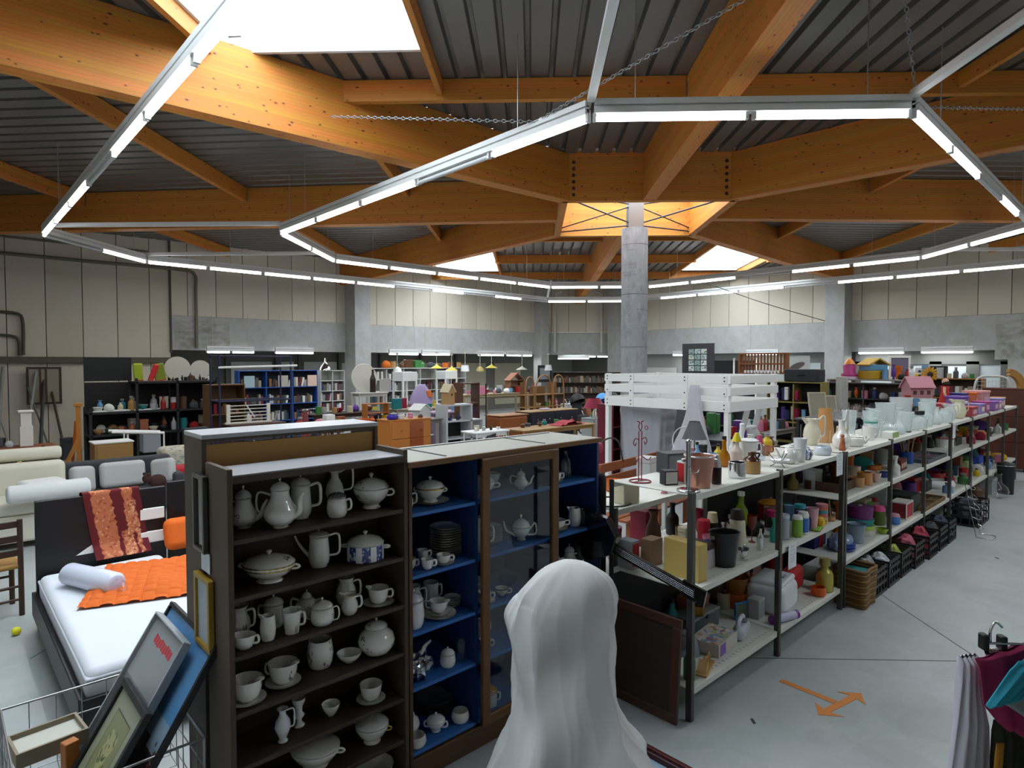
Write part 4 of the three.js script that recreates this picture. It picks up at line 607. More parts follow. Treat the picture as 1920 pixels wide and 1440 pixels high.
// floor marks
{
  const m = mat(0xc87a33, 0.7), tp = (l, a, b, w) => { single('floor_tape', l, 'tape', bar([a[0], 0.0016, a[1]], [b[0], 0.0016, b[1]], w, 0.0022), m, [0, 0, 0], 0, 'orange tape arrow'); };
  tp('long orange tape strip forming the arrow shaft on the floor', [4.43, -1.88], [4.41, -1.5], 0.05);
  const A = [4.66, -1.42], Bq = [4.17, -1.52], d = [A[0] - Bq[0], A[1] - Bq[1]], L = Math.hypot(...d), u = [d[0] / L, d[1] / L], n = [-u[1], u[0]];
  tp('orange tape crossbar of the floor arrow', [Bq[0] + u[0] * 0.05, Bq[1] + u[1] * 0.05], [A[0] - u[0] * 0.05, A[1] - u[1] * 0.05], 0.05);
  for (const [p, s, l] of [[A, -1, 'far'], [Bq, 1, 'near']]) single('floor_tape', `orange tape arrowhead at the ${l} tip of the floor arrow`, 'tape', ext([[0, 0], [0.12, 0.1], [0.085, 0], [0.12, -0.1]], 0.0024).rotateX(-PI / 2), m, [p[0], 0.0004, p[1]], Math.atan2(-u[1] * s, u[0] * s), 'orange tape arrow');
  for (const [x, z, l] of [[3.79, -1.78, 'dark leaf scrap on the floor near the rack'], [9.1, -1.35, 'small dark scrap on the aisle floor by the crates']]) single('scrap', l, 'scrap', bx(0.05, 0.004, 0.016), mat(0x33383a, 0.9), [x, 0, z], 0.8);
}
// ---------- long shelf rack ----------
function rack(label, xs, ys, z0, z1, o = {}) {
  const t = thing('shelf_rack', label, 'shelving', [0, 0, 0]), top = o.top ?? ys[0] + 0.02, w = 0.033, D = z0 - z1;
  for (const x of xs) for (const z of [z0, z1]) { part(t, 'upright', join(bx(w, top, 0.005, x, 0, z + (z === z0 ? 0.004 : -0.004)), bx(0.005, top, w, x - w / 2, 0, z + (z === z0 ? -0.017 : 0.017))), o.m ?? rackGrey); }
  for (let i = 0; i < xs.length - 1; i++) for (const y of ys) {
    const L = xs[i + 1] - xs[i], xm = (xs[i] + xs[i + 1]) / 2, b = part(t, 'shelf_board', join(rb(L - 0.012, 0.008, D - 0.012, xm, y - 0.008, (z0 + z1) / 2, 0.003), bx(L - 0.012, 0.04, 0.006, xm, y - 0.042, z0 - 0.01), bx(L - 0.012, 0.04, 0.006, xm, y - 0.042, z1 + 0.01)), shelfMat);
    if (o.slots && y < 1) { const g = []; for (let k = 0; k < 24; k++) g.push(bx(0.004, 0.0006, 0.022, xs[i] + 0.06 + k * (L - 0.12) / 23, y + 0.0001, z0 - 0.06)); const s = part(b, 'slots', join(g), mat(0x55554e, 0.8)); s.userData.kind = 'stuff'; }
  }
  for (const [x0, x1, y0, y1] of o.backs ?? []) part(t, 'back_panel', bx(x1 - x0, y1 - y0, 0.008, (x0 + x1) / 2, y0, z1 + 0.006), mat(0x1b1a19, 0.8), 'dark back panel');
  return t;
}
rack('grey metal shelf rack at the near end of the aisle, white boards', [3.5, 4.79, 6.13], [1.46, 0.84, 0.2], -2.05, -2.7, { slots: 1, top: 1.475, backs: [[4.81, 6.11, 0.2, 1.4], [3.52, 4.77, 0.2, 0.8]] });
rack('long grey metal shelf rack running down the aisle', [6.2, 7.58, 8.93, 10.25, 11.55, 12.83, 14.2, 15.55], [1.46, 1.01, 0.43], -2.05, -2.7, { top: 1.475, backs: [[6.22, 15.53, 0.1, 1.4]] });
rack('lower white-boarded rack back to back with the near one', [3.62, 4.95, 6.3, 7.6], [1.22, 0.7, 0.2], -2.75, -3.3, { top: 1.24 });
const U = (y, e = 0.0008) => y + e;
const A1 = (n, l, c, x, z, o) => vessel(n, l, c, [x, U(1.46), z], o), A2 = (n, l, c, x, z, o) => vessel(n, l, c, [x, U(0.84), z], o), A3 = (n, l, c, x, z, o) => vessel(n, l, c, [x, U(0.2), z], o);
const plastic = (c, r = 0.35) => mat(c, r);
function carton(label, pos, w, h, d, c, o = {}) {
  const t = thing(o.name ?? 'carton', label, o.cat ?? 'box', pos, o.turn ?? 0, o.group);
  part(t, 'box_body', rb(w, h, d, 0, 0, 0, 0.003), mat(c, 0.6));
  if (o.face) part(t, 'front_print', bx(w * 0.86, h * 0.8, 0.002, 0, h * 0.1, d / 2), mat(o.face, 0.55));
  if (o.side) part(t, 'side_print', bx(0.002, h * 0.84, d * 0.9, -w / 2, h * 0.08, 0), mat(o.side, 0.55));
  if (o.lid) part(t, 'lid', rb(w + 0.012, h * 0.22, d + 0.012, 0, h * 0.86, 0, 0.004), mat(o.lid, 0.5));
  return t;
}
function capped(name, label, cat, pos, o) { const t = vessel(name, label, cat, pos, { open: 0, ...o }); part(t, 'cap', cy(o.cr ?? o.r * 0.5, o.cr2 ?? o.cr ?? o.r * 0.5, o.ch ?? 0.03, 0, o.h - 0.002, 0, 20), o.cm); return t; }
// top shelf, near bay
{
  const t = thing('towel_holder', 'chrome kitchen roll holder with round foot at the shelf corner', 'holder', [3.585, U(1.46), -2.14]);
  part(t, 'base', lathe([[0, 0], [0.075, 0], [0.075, 0.012], [0.06, 0.018], [0, 0.018]], 28), silver); part(t, 'pole', cy(0.016, 0.016, 0.3, 0, 0.016, 0), silver); part(t, 'finial', sp(0.02, 0, 0.325, 0), silver);
  for (const [y, a] of [[0.27, -0.6], [0.16, 2.5], [0.12, 0.2]]) part(t, 'arm', tube([[0, y, 0], [0.09 * Math.cos(a), y, 0.09 * Math.sin(a)], [0.1 * Math.cos(a), y + 0.02, 0.1 * Math.sin(a)]], 0.004, 12), chrome);
}
{ const t = vessel('wine_bucket', 'copper wine bucket with steel rim at the front of the top shelf', 'bucket', [3.775, U(1.46), -2.17], { p: 'flare', r: 0.1, h: 0.215, m: metal(0xbf8a78, 0.32), open: 1 }); part(t, 'rim', new THREE.TorusGeometry(0.102, 0.006, 8, 32).rotateX(PI / 2).translate(0, 0.213, 0), silver); for (const s of [-1, 1]) part(t, 'grip', rb(0.03, 0.02, 0.05, s * 0.105, 0.17, 0, 0.006), silver); }
capped('cocktail_shaker', 'dark bottle with a silver shaker top beside the copper bucket', 'shaker', [3.95, U(1.46), -2.14], { p: 'cyl', r: 0.034, h: 0.12, m: mat(0x2b1512, 0.2), cm: chrome, cr: 0.034, cr2: 0.015, ch: 0.085 });
carton('small black and white printed carton near the shelf corner', [3.7, U(1.46), -2.36], 0.1, 0.1, 0.08, 0x2a2a2c, { face: 0xbfbfbb, turn: -0.5 });
carton('white carton with a red spine behind the kitchen roll holder', [3.84, U(1.46), -2.31], 0.11, 0.155, 0.07, 0xd4dada, { side: 0xb81e24, face: 0xa9c0c6, turn: -0.2 });
carton('dark grey appliance box at the back of the top shelf', [4.13, U(1.46), -2.58], 0.24, 0.16, 0.15, 0x3c3c3e, { face: 0x6a6a6c, turn: -0.4 });
{
  const t = thing('wine_tree', 'red scrolled wire glass tree at the left of the top shelf', 'stand', [3.63, U(1.46), -2.55]), m = mat(0x8e2338, 0.4);
  part(t, 'base_ring', new THREE.TorusGeometry(0.075, 0.005, 6, 28).rotateX(PI / 2).translate(0, 0.005, 0), m);
  for (const s of [-0.018, 0.018]) part(t, 'stem', rod([s, 0.005, 0], [s, 0.36, 0], 0.004, 6), m);
  for (const s of [-1, 1]) { part(t, 'base_spoke', rod([0, 0.006, 0], [s * 0.075, 0.006, 0], 0.004, 6), m); part(t, 'scroll', tube([[s * 0.018, 0.3, 0], [s * 0.06, 0.31, 0], [s * 0.08, 0.28, 0], [s * 0.06, 0.26, 0], [s * 0.05, 0.28, 0]], 0.004, 20), m); part(t, 'scroll', tube([[s * 0.018, 0.18, 0], [s * 0.07, 0.15, 0.02], [s * 0.09, 0.17, 0.03]], 0.004, 14), m); part(t, 'scroll', tube([[0, 0.36, 0], [s * 0.02, 0.39, 0], [s * 0.01, 0.42, 0], [s * 0.035, 0.43, 0]], 0.004, 16), m); }
  const k = thing('wire_arch', 'black wrought-iron candle arch with pink petals behind the wine tree', 'candle holder', [3.8, U(1.22), -2.95]), b = mat(0x232325, 0.5);
  part(k, 'arch', tube([[-0.17, 0, 0], [-0.17, 0.3, 0], [-0.1, 0.47, 0], [0, 0.5, 0], [0.1, 0.47, 0], [0.17, 0.3, 0]], 0.006, 30), b);
  part(k, 'base_ring', new THREE.TorusGeometry(0.17, 0.006, 6, 28).rotateX(PI / 2).translate(0, 0.006, 0), b);
  part(k, 'petal', sp(0.03, -0.13, 0.42, 0.01).scale(1, 1.4, 0.6).translate(0, -0.15, 0), mat(0xb03c58, 0.5));
}
A1('steel_pot', 'small polished steel pot in front of the amber bottle', 'pot', 4.29, -2.16, { p: 'cyl', r: 0.062, h: 0.115, m: chrome, open: 1 });
capped('glass_bottle', 'long-necked amber glass bottle on the top shelf', 'bottle', [4.66, U(1.46), -2.46], { p: 'flaskb', r: 0.05, h: 0.22, m: mat(0xc68a12, 0.08, { transmission: 0.5 }), cm: black, cr: 0.017, ch: 0.03 });
capped('baby_bottle', 'giant baby bottle with a yellow teat beside the amber bottle', 'bottle', [4.79, U(1.46), -2.42], { p: 'bottle', r: 0.045, h: 0.2, m: mat(0xd9c9bd, 0.3), cm: mat(0xd9c01c, 0.35), cr: 0.04, cr2: 0.014, ch: 0.07 });
{ const t = vessel('stoneware_jug', 'two-tone brown stoneware jug on the top shelf front', 'jug', [4.54, U(1.46), -2.17], { p: 'crock', r: 0.064, h: 0.15, m: mat(0xb08a55, 0.3), open: 0 }); part(t, 'glazed_shoulder', lathe([[0.0645, 0.095], [0.056, 0.115], [0.03, 0.13], [0.029, 0.155], [0.033, 0.162], [0, 0.164]]), mat(0x4a2614, 0.18)); part(t, 'handle', tube([[0.03, 0.15, 0], [0.055, 0.15, 0], [0.05, 0.12, 0]], 0.007, 12), mat(0x4a2614, 0.18)); }
A1('blender_jug', 'tall white blender jug with handle on the top shelf', 'jug', 4.92, -2.38, { p: 'flare', r: 0.075, h: 0.23, m: plastic(0xdedede), open: 0, lid: 1, lidH: 0.15, handle: 1 });
{ const t = thing('fruit_trivet', 'black wire trivet with dish in front of the blender jug', 'dish', [4.98, U(1.46), -2.15]); part(t, 'dish', shell('plate', 0.085, 0.03, true).translate(0, 0.03, 0), chinaCool); for (let i = 0; i < 3; i++) { const a = i * 2.1; part(t, 'wire_leg', tube([[0.07 * Math.cos(a), 0.001, 0.07 * Math.sin(a)], [0.03 * Math.cos(a), 0.03, 0.03 * Math.sin(a)], [0.09 * Math.cos(a), 0.12, 0.09 * Math.sin(a)]], 0.003, 14), black); } }
A1('vase', 'thin tall white candle vase at the back of the top shelf', 'vase', 5.16, -2.56, { p: 'cyl', r: 0.019, h: 0.31, m: whiteGloss, open: 0 });
capped('stoppered_bottle', 'clear bottle with a pink and blue round stopper', 'bottle', [5.2, U(1.46), -2.42], { p: 'bell', r: 0.055, h: 0.14, m: glass(0xe8f0f6), cm: mat(0xc0507a, 0.15), cr: 0.035, cr2: 0.02, ch: 0.08 });
A1('milk_jug', 'white jug with dark leaf print on the top shelf', 'jug', 5.2, -2.16, { p: 'ball', r: 0.07, h: 0.17, m: chinaDark, lid: 1, lidH: 0.2, handle: 1, spout: 1 });
A1('coffee_pot', 'straight pale coffee beaker beside the leaf-print jug', 'pot', 5.36, -2.14, { p: 'flare', r: 0.055, h: 0.2, m: chinaCool, open: 1 });
A1('teapot', 'blue and white ginger pot with lid on the top shelf', 'pot', 5.52, -2.15, { p: 'ball', r: 0.055, h: 0.14, m: chinaBlue, lid: 1, lidH: 0.28, lm: chinaCool, km: chinaCool });
A1('cup', 'cream cup with twisted handle behind the ginger pot', 'cup', 5.62, -2.32, { p: 'bell', r: 0.05, h: 0.1, m: offwhite, handle: 1, open: 1 });
A1('bowl', 'pale blue-rimmed bowl near the end of the first rack', 'bowl', 5.92, -2.16, { p: 'bell', r: 0.076, h: 0.08, m: mat(0xc9d3dc, 0.15, { clearcoat: 1 }), open: 1 });
A1('clay_cup', 'clay-coloured cup behind the coffee beaker', 'cup', 5.5, -2.5, { p: 'cup', r: 0.05, h: 0.09, m: mat(0xa8624a, 0.6), handle: 1 });
A1('oil_jar', 'small ivory lidded jar at the back of the near rack', 'jar', 5.28, -2.6, { p: 'jug', r: 0.05, h: 0.16, m: offwhite, lid: 1 });
A1('pitcher', 'tall cream pitcher with a high looped handle', 'jug', 6.55, -2.5, { p: 'jug', r: 0.085, h: 0.27, m: mat(0xd6d0b8, 0.2, { clearcoat: 1 }), handle: 1, lip: 1, h0: 0.3, h1: 0.85, out: 0.05, th: 0.011, rise: 0.07 });
A1('vase', 'tall terracotta vase with raised ornament', 'vase', 6.9, -2.5, { p: 'cone', r: 0.1, h: 0.36, m: mat(0xc08a52, 0.75) });
A1('pitcher', 'white flower-painted jug with a tall handle above its rim', 'jug', 6.5, -2.2, { p: 'flaskb', r: 0.085, h: 0.28, m: chinaDark, handle: 1, h0: 0.5, h1: 0.97, out: 0.0, th: 0.009, rise: 0.12 });
A1('glass_tumbler', 'tall fluted drinking glass before the cream pitcher', 'glass', 6.28, -2.27, { p: 'tumbler', r: 0.045, h: 0.19, m: glass() });
{ const t = thing('figurine', 'small terracotta figure standing by the painted jug', 'figurine', [6.35, U(1.46), -2.14]); part(t, 'robe', lathe([[0, 0], [0.028, 0], [0.03, 0.02], [0.018, 0.09], [0.02, 0.12], [0, 0.125]]), mat(0xa95f3c, 0.7)); part(t, 'head', sp(0.018, 0, 0.14, 0), mat(0xa95f3c, 0.7)); for (const s of [-1, 1]) part(t, 'arm', taper([[s * 0.018, 0.11, 0], [s * 0.035, 0.08, 0.005], [s * 0.02, 0.06, 0.015]], 0.008, 0.006), mat(0xa95f3c, 0.7)); }
A1('teapot', 'squat white teapot with wire bail handle', 'teapot', 6.78, -2.18, { p: 'bell', r: 0.1, h: 0.13, lid: 1, lidH: 0.25, spout: 1, handle: 1, rot: LEFT });
capped('pump_bottle', 'ivory bottle with rounded cap behind the white teapot', 'bottle', [7.1, U(1.46), -2.4], { p: 'bell', r: 0.06, h: 0.16, m: mat(0xd4cf9c, 0.4), cm: mat(0xd4cf9c, 0.4), cr: 0.03, cr2: 0.02, ch: 0.05 });
A1('mug', 'white mug with a printed rabbit panel', 'mug', 7.42, -2.24, { p: 'cyl', r: 0.06, h: 0.15, m: chinaFloral, open: 1, handle: 1 });
carton('green-lidded white carton lying on the top shelf edge', [7.85, U(1.46), -2.15], 0.26, 0.07, 0.12, 0xd9dbd2, { face: 0x9bb06a });
// glassware bays
const GLS = [['glass_jug', 'jug', { p: 'jug', handle: 1, lip: 1 }], ['glass_vase', 'vase', { p: 'flare' }], ['glass_bowl', 'bowl', { p: 'bowl' }], ['glass_jar', 'jar', { p: 'crock' }], ['glass_tumbler', 'glass', { p: 'tumbler' }], ['glass_carafe', 'carafe', { p: 'flaskb' }]];
const GLD = [[7.62, -2.5, 1, 0.08, 0.3, 'tall square glass vase just past the terracotta vase'], [7.7, -2.3, 0, 0.09, 0.22, 'clear glass jug with a teal rim band'], [8.0, -2.2, 3, 0.085, 0.16, 'round clear jar near the green-lidded carton'], [8.12, -2.42, 1, 0.1, 0.27, 'wide clear vase in the second glass row'], [8.3, -2.18, 5, 0.08, 0.22, 'pear-shaped clear carafe at the front of the glassware'], [8.42, -2.48, 0, 0.09, 0.28, 'tall clear jug at the back of the glassware'], [8.62, -2.2, 1, 0.09, 0.24, 'glass vase with a dark base line'], [8.72, -2.44, 1, 0.12, 0.34, 'large white-frosted square vase among the glassware'], [8.95, -2.18, 2, 0.12, 0.12, 'shallow clear bowl at the shelf front'], [9.05, -2.4, 0, 0.1, 0.26, 'clear jug behind the shallow bowl'], [9.25, -2.2, 3, 0.09, 0.18, 'clear jar with black lid at the front'], [9.4, -2.45, 1, 0.14, 0.38, 'widest tall clear vase of the glassware'], [9.55, -2.18, 4, 0.07, 0.16, 'first heavy tumbler right of the black-lidded jar'], [9.72, -2.25, 4, 0.07, 0.16, 'second heavy tumbler right of the black-lidded jar'], [9.85, -2.46, 2, 0.14, 0.16, 'deep clear salad bowl at the back'], [10.0, -2.18, 5, 0.08, 0.24, 'slim-necked carafe in the third glass bay'], [10.2, -2.35, 1, 0.1, 0.28, 'flared clear vase in the third glass bay'], [10.42, -2.18, 3, 0.1, 0.2, 'big-bellied clear jar in the third glass bay'], [10.6, -2.42, 1, 0.11, 0.32, 'tall clear cylinder vase in the third glass bay'], [10.8, -2.2, 0, 0.09, 0.24, 'clear jug at the end of the glassware'], [11.02, -2.38, 2, 0.13, 0.14, 'last clear bowl before the red things']];
for (const [x, z, k, r, h, l] of GLD) { const t = A1(GLS[k][0], l, GLS[k][1], x, z, { r, h, m: mat(0xf4f8f8, 0.06, { transmission: 0.72, thickness: 0, ior: 1.5 }), open: 1, ...GLS[k][2] }); if (/black lid/.test(l)) part(t, 'lid', cy(r * 0.62, r * 0.62, 0.05, 0, h - 0.005, 0, 20), black); if (/dark base/.test(l)) part(t, 'base_band', cy(r * 0.73, r * 0.75, 0.012, 0, 0.001, 0, 24), black); if (/teal/.test(l)) part(t, 'rim_band', cy(r * 0.72, r * 0.78, 0.02, 0, h - 0.06, 0, 24), mat(0x3f9f90, 0.3)); }
A1('pitcher', 'cream enamel pitcher beside the red crate', 'jug', 11.35, -2.2, { p: 'jug', r: 0.11, h: 0.28, m: mat(0xd8d2b6, 0.2, { clearcoat: 1 }), handle: 1, lip: 1 });
// coloured toys and plastics at the far end
const FAR = [['red_crate', 'bright red woven basket at the shelf front', 'basket', 11.95, -2.22, 0.42, 0.16, 0.25, 0xb01c22], ['toy_box', 'crimson plastic box behind the clear jug', 'box', 11.5, -2.5, 0.3, 0.22, 0.24, 0xa0182c], ['toy_box', 'pink flat box stacked among the red things', 'box', 11.9, -2.52, 0.34, 0.14, 0.22, 0xc2586a], ['toy_box', 'purple plastic tub in the toy end', 'tub', 12.55, -2.45, 0.3, 0.3, 0.24, 0x6a48a8], ['toy_box', 'lilac case with a folded lid', 'case', 12.6, -2.2, 0.28, 0.18, 0.2, 0x9a84c8], ['toy_box', 'dark blue toy case on the far top shelf', 'case', 12.9, -2.5, 0.24, 0.34, 0.2, 0x2a2a78], ['toy_box', 'magenta tub between purple toys', 'tub', 13.0, -2.2, 0.22, 0.2, 0.2, 0xb02a84], ['toy_box', 'orange upright toy box', 'box', 13.35, -2.4, 0.16, 0.34, 0.16, 0xd0641c], ['toy_box', 'pale pink doll case with white front', 'case', 13.75, -2.4, 0.4, 0.36, 0.3, 0xd89a96], ['toy_box', 'violet bin near the rack end', 'bin', 13.55, -2.16, 0.28, 0.18, 0.18, 0x8a5ab0], ['toy_box', 'baby pink tray box at the shelf edge', 'box', 13.95, -2.16, 0.34, 0.16, 0.16, 0xd087a8], ['toy_box', 'lavender round-cornered bin near the rack end', 'bin', 14.3, -2.2, 0.24, 0.2, 0.2, 0x8f8fd0], ['toy_box', 'peach box close to the rack end', 'box', 14.75, -2.25, 0.3, 0.2, 0.2, 0xd99a62], ['toy_box', 'cream dolls window frame box', 'box', 14.5, -2.55, 0.3, 0.3, 0.1, 0xd9c8b8]];
for (const [n, l, c, x, z, w, h, d, col] of FAR) { const t = thing(n, l, c, [x, U(1.46), z], rr(-0.2, 0.2)); part(t, 'tub_body', rb(w, h * 0.86, d, 0, 0, 0, 0.02), mat(new THREE.Color(col).lerp(new THREE.Color(0x8a7a80), 0.25).getHex(), 0.4)); part(t, 'rim', rb(w + 0.02, h * 0.12, d + 0.02, 0, h * 0.84, 0, 0.012), mat(new THREE.Color(col).multiplyScalar(1.15).getHex(), 0.4)); part(t, 'front_patch', rb(w * 0.5, h * 0.4, 0.012, 0, h * 0.25, d / 2, 0.004), mat(pick([0xe6dada, 0xd9b0c0, 0xf0e8d0]), 0.5)); }
{ const t = thing('doll', 'doll in a red dress standing above the purple tubs', 'doll', [12.74, U(1.46), -2.66]); part(t, 'dress', lathe([[0, 0], [0.12, 0], [0.13, 0.04], [0.05, 0.36], [0.06, 0.44], [0, 0.45]]), mat(0xb8241c, 0.7)); part(t, 'head', sp(0.055, 0, 0.52, 0), mat(0xd9a890, 0.6)); part(t, 'hair', sp(0.06, 0, 0.545, 0.012).scale(1, 0.9, 1), mat(0x2a1c14, 0.8)); for (const s of [-1, 1]) part(t, 'arm', taper([[s * 0.05, 0.42, 0], [s * 0.12, 0.32, 0.02], [s * 0.1, 0.24, 0.05]], 0.022, 0.016), mat(0xd9a890, 0.6)); }
// paper notices clipped to the shelf edges
const noteTex = canvasTex(128, 192, (g, w, h) => { g.fillStyle = '#e4e6ea'; g.fillRect(0, 0, w, h); g.strokeStyle = '#8d9198'; g.lineWidth = 3; g.strokeRect(34, 52, 60, 36); g.fillStyle = '#a9adb4'; for (const [y, a] of [[18, 70], [30, 50], [110, 74], [124, 60], [138, 66]]) g.fillRect((w - a) / 2, y, a, 4); });
for (const [x, y, l] of [[4.98, 0.7, 'paper notice hung on the middle shelf edge of the near rack'], [5.98, 1.32, 'paper notice hung on the top shelf edge by the rack joint'], [10.3, 1.3, 'small paper notice far down the top shelf edge']]) single('paper_notice', l, 'notice', bx(0.15, 0.2, 0.002), mat(0xffffff, 0.7, { map: noteTex }), [x, y - 0.04, -2.035]);
// middle shelf, near rack
carton('yellow cardboard box at the corner of the middle shelf', [3.72, U(0.84), -2.24], 0.28, 0.25, 0.1, 0xc9ad62, { turn: PI / 2 - 0.06 });
carton('open white carton beside the black bucket', [3.99, U(0.84), -2.28], 0.14, 0.16, 0.16, 0xb9b3b6, { lid: 0x3a2426 });
carton('grey box with red spine on the rack end', [3.6, U(0.84), -2.62], 0.09, 0.2, 0.12, 0x9aa0a6, { face: 0xa3151c });
carton('brown carton standing beside the red-spined box', [3.78, U(0.84), -2.55], 0.13, 0.19, 0.1, 0x84664a, {});
{ const t = vessel('champagne_bucket', 'tall black oval champagne bucket on the middle shelf', 'bucket', [4.13, U(0.84), -2.17], { p: 'flare', r: 0.1, h: 0.25, m: mat(0x16161a, 0.3), open: 1, sx: 1.1, sz: 0.85 }); part(t, 'hand_hole', rb(0.05, 0.025, 0.004, -0.085, 0.2, 0.045, 0.008), mat(0x9a9a98, 0.5)); }
{ const t = vessel('thermos_jug', 'cream vacuum jug with yellow fruit print and brown lid', 'flask', [4.5, U(0.84), -2.26], { p: 'bell', r: 0.066, h: 0.26, m: mat(0xcfc8ae, 0.3), open: 0, handle: 1, rot: LEFT, hm: mat(0x2c1a12, 0.4) }); part(t, 'lid', cy(0.058, 0.035, 0.075, 0, 0.258, 0, 24), mat(0x2c1a12, 0.35)); part(t, 'fruit_print', sp(0.03, 0.035, 0.09, -0.043).scale(1, 1, 1), mat(0xc9a51e, 0.4)); }
{ const t = thing('sauce_boat', 'silver sauce boat standing before the vacuum jug', 'sauce boat', [4.36, U(0.84), -2.14], 0.4); part(t, 'bowl', shell('cup', 0.05, 0.06, true).scale(1.5, 1, 0.8).translate(0, 0.02, 0), chrome); part(t, 'foot', lathe([[0, 0], [0.035, 0], [0.012, 0.02], [0.014, 0.03], [0, 0.03]]), chrome); part(t, 'handle', tube([[0.07, 0.07, 0], [0.11, 0.09, 0], [0.1, 0.05, 0], [0.06, 0.04, 0]], 0.005, 14), chrome); }
A2('salt_shaker', 'little steel shaker right of the silver sauce boat', 'shaker', 4.68, -2.16, { p: 'bottle', r: 0.028, h: 0.17, m: chrome, open: 0 });
A2('steel_jug', 'wide steel milk jug behind the little shaker', 'jug', 4.62, -2.42, { p: 'jug', r: 0.05, h: 0.17, m: silver, handle: 1 });
capped('water_bottle', 'large lime green bottle with white cap', 'bottle', [5.0, U(0.84), -2.48], { p: 'bottle', r: 0.06, h: 0.33, m: mat(0x9ec31c, 0.15, { transmission: 0.4 }), cm: white, cr: 0.03, ch: 0.035 });
A2('lidded_pot', 'red and violet pot with orange lid at the back', 'pot', 5.72, -2.55, { p: 'cyl', r: 0.11, h: 0.2, m: mat(0xb3241c, 0.4), lid: 1, lm: mat(0xd08a1a, 0.4), km: chrome, band: [0.85], bm: mat(0x4a2a80, 0.4) });
capped('flask', 'black flask with a cream cup lid at the rack back', 'flask', [4.74, U(0.84), -2.6], { p: 'cyl', r: 0.045, h: 0.13, m: black, cm: mat(0xcbbd98, 0.4), cr: 0.046, cr2: 0.036, ch: 0.08 });
A2('storage_tin', 'crimson canister beside the black flask', 'tin', 4.6, -2.6, { p: 'cyl', r: 0.05, h: 0.17, m: mat(0xa8122c, 0.4), open: 0 });
A2('storage_tin', 'pale blue canister at the back of the middle shelf', 'tin', 5.2, -2.6, { p: 'cyl', r: 0.075, h: 0.17, m: mat(0x86a4b8, 0.4), open: 0, lid: 1, lidH: 0.15 });
A2('stemmed_glass', 'thin red-stemmed glass between jug and shakers', 'glass', 4.83, -2.3, { p: 'goblet', r: 0.04, h: 0.22, m: mat(0xb04a30, 0.1, { transmission: 0.6 }) });
capped('drink_bottle', 'teal squeeze bottle on the middle shelf', 'bottle', [4.97, U(0.84), -2.18], { p: 'bottle', r: 0.034, h: 0.17, m: mat(0x2f9f92, 0.3), cm: mat(0x2f9f92, 0.3), cr: 0.02, ch: 0.03 });
capped('food_jar', 'grey plastic beaker with screw lid', 'beaker', [5.12, U(0.84), -2.18], { p: 'cyl', r: 0.056, h: 0.18, m: mat(0x9aa4a8, 0.3), cm: mat(0xc2c6d2, 0.3), cr: 0.057, ch: 0.025 });
capped('sippy_cup', 'green and clear beaker with pale lid', 'beaker', [5.28, U(0.84), -2.12], { p: 'cyl', r: 0.042, h: 0.15, m: mat(0x8ab03a, 0.3), cm: white, cr: 0.043, cr2: 0.034, ch: 0.03 });
{ const t = vessel('mug', 'white lidded travel mug with a blue panel and dark handle', 'mug', [5.4, U(0.84), -2.12], { p: 'cyl', r: 0.044, h: 0.16, m: white, open: 0, handle: 1, hm: mat(0x22305e, 0.4), h0: 0.2, h1: 0.8, rot: RIGHT }); part(t, 'blue_panel', new THREE.CylinderGeometry(0.0446, 0.0446, 0.12, 24, 1, true, -0.9, 2.2).translate(0, 0.08, 0), mat(0x2f6cc0, 0.4, { side: THREE.DoubleSide })); part(t, 'lid', cy(0.046, 0.036, 0.03, 0, 0.16, 0, 24), white); }
capped('drink_bottle', 'violet capped cup behind the travel mug', 'cup', [5.52, U(0.84), -2.2], { p: 'cyl', r: 0.04, h: 0.12, m: mat(0x8f8aa8, 0.4), cm: mat(0x5a2aa0, 0.35), cr: 0.043, cr2: 0.03, ch: 0.045 });
A2('beaker', 'tall pale pink tumbler', 'tumbler', 5.6, -2.12, { p: 'flare', r: 0.05, h: 0.19, m: mat(0xd6a4ae, 0.35), open: 1 });
capped('drink_bottle', 'beaker with a magenta screw top', 'beaker', [5.3, U(0.84), -2.34], { p: 'cyl', r: 0.05, h: 0.13, m: glass(0xe8e8ee, 0.1), cm: mat(0xc01a6a, 0.4), cr: 0.052, ch: 0.05 });
capped('food_jar', 'clear jar with a turquoise lid near the rack joint', 'jar', [5.78, U(0.84), -2.3], { p: 'cyl', r: 0.048, h: 0.13, m: glass(0xdfe8ea, 0.08), cm: mat(0x3aa7b8, 0.4), cr: 0.05, ch: 0.035 });
A2('sippy_cup', 'yellow toddler cup with spout lid', 'cup', 5.75, -2.12, { p: 'bell', r: 0.05, h: 0.1, m: mat(0xd9ad12, 0.35), lid: 1, handle: 2 });
{ const t = capped('drink_bottle', 'coral and teal striped tumbler', 'tumbler', [5.92, U(0.84), -2.16], { p: 'cyl', r: 0.052, h: 0.15, m: mat(0xd0705a, 0.4), cm: mat(0xd0808a, 0.4), cr: 0.053, ch: 0.02 }); for (const y of [0.02, 0.085]) part(t, 'stripe', cy(0.0527, 0.0527, 0.03, 0, y, 0, 24), mat(0x4a9aa6, 0.4)); }
{ const t = vessel('honey_jar', 'glass jar with amber syrup and a wooden dipper', 'jar', [6.03, U(0.84), -2.12], { p: 'bottle', r: 0.042, h: 0.12, m: glass(), open: 1 }); part(t, 'syrup', cy(0.036, 0.036, 0.03, 0, 0.006, 0, 20), mat(0xc47a1c, 0.2)); part(t, 'dipper', rod([0.0, 0.02, 0], [-0.02, 0.19, 0.0], 0.006), mat(0xb58a4e, 0.7)); }
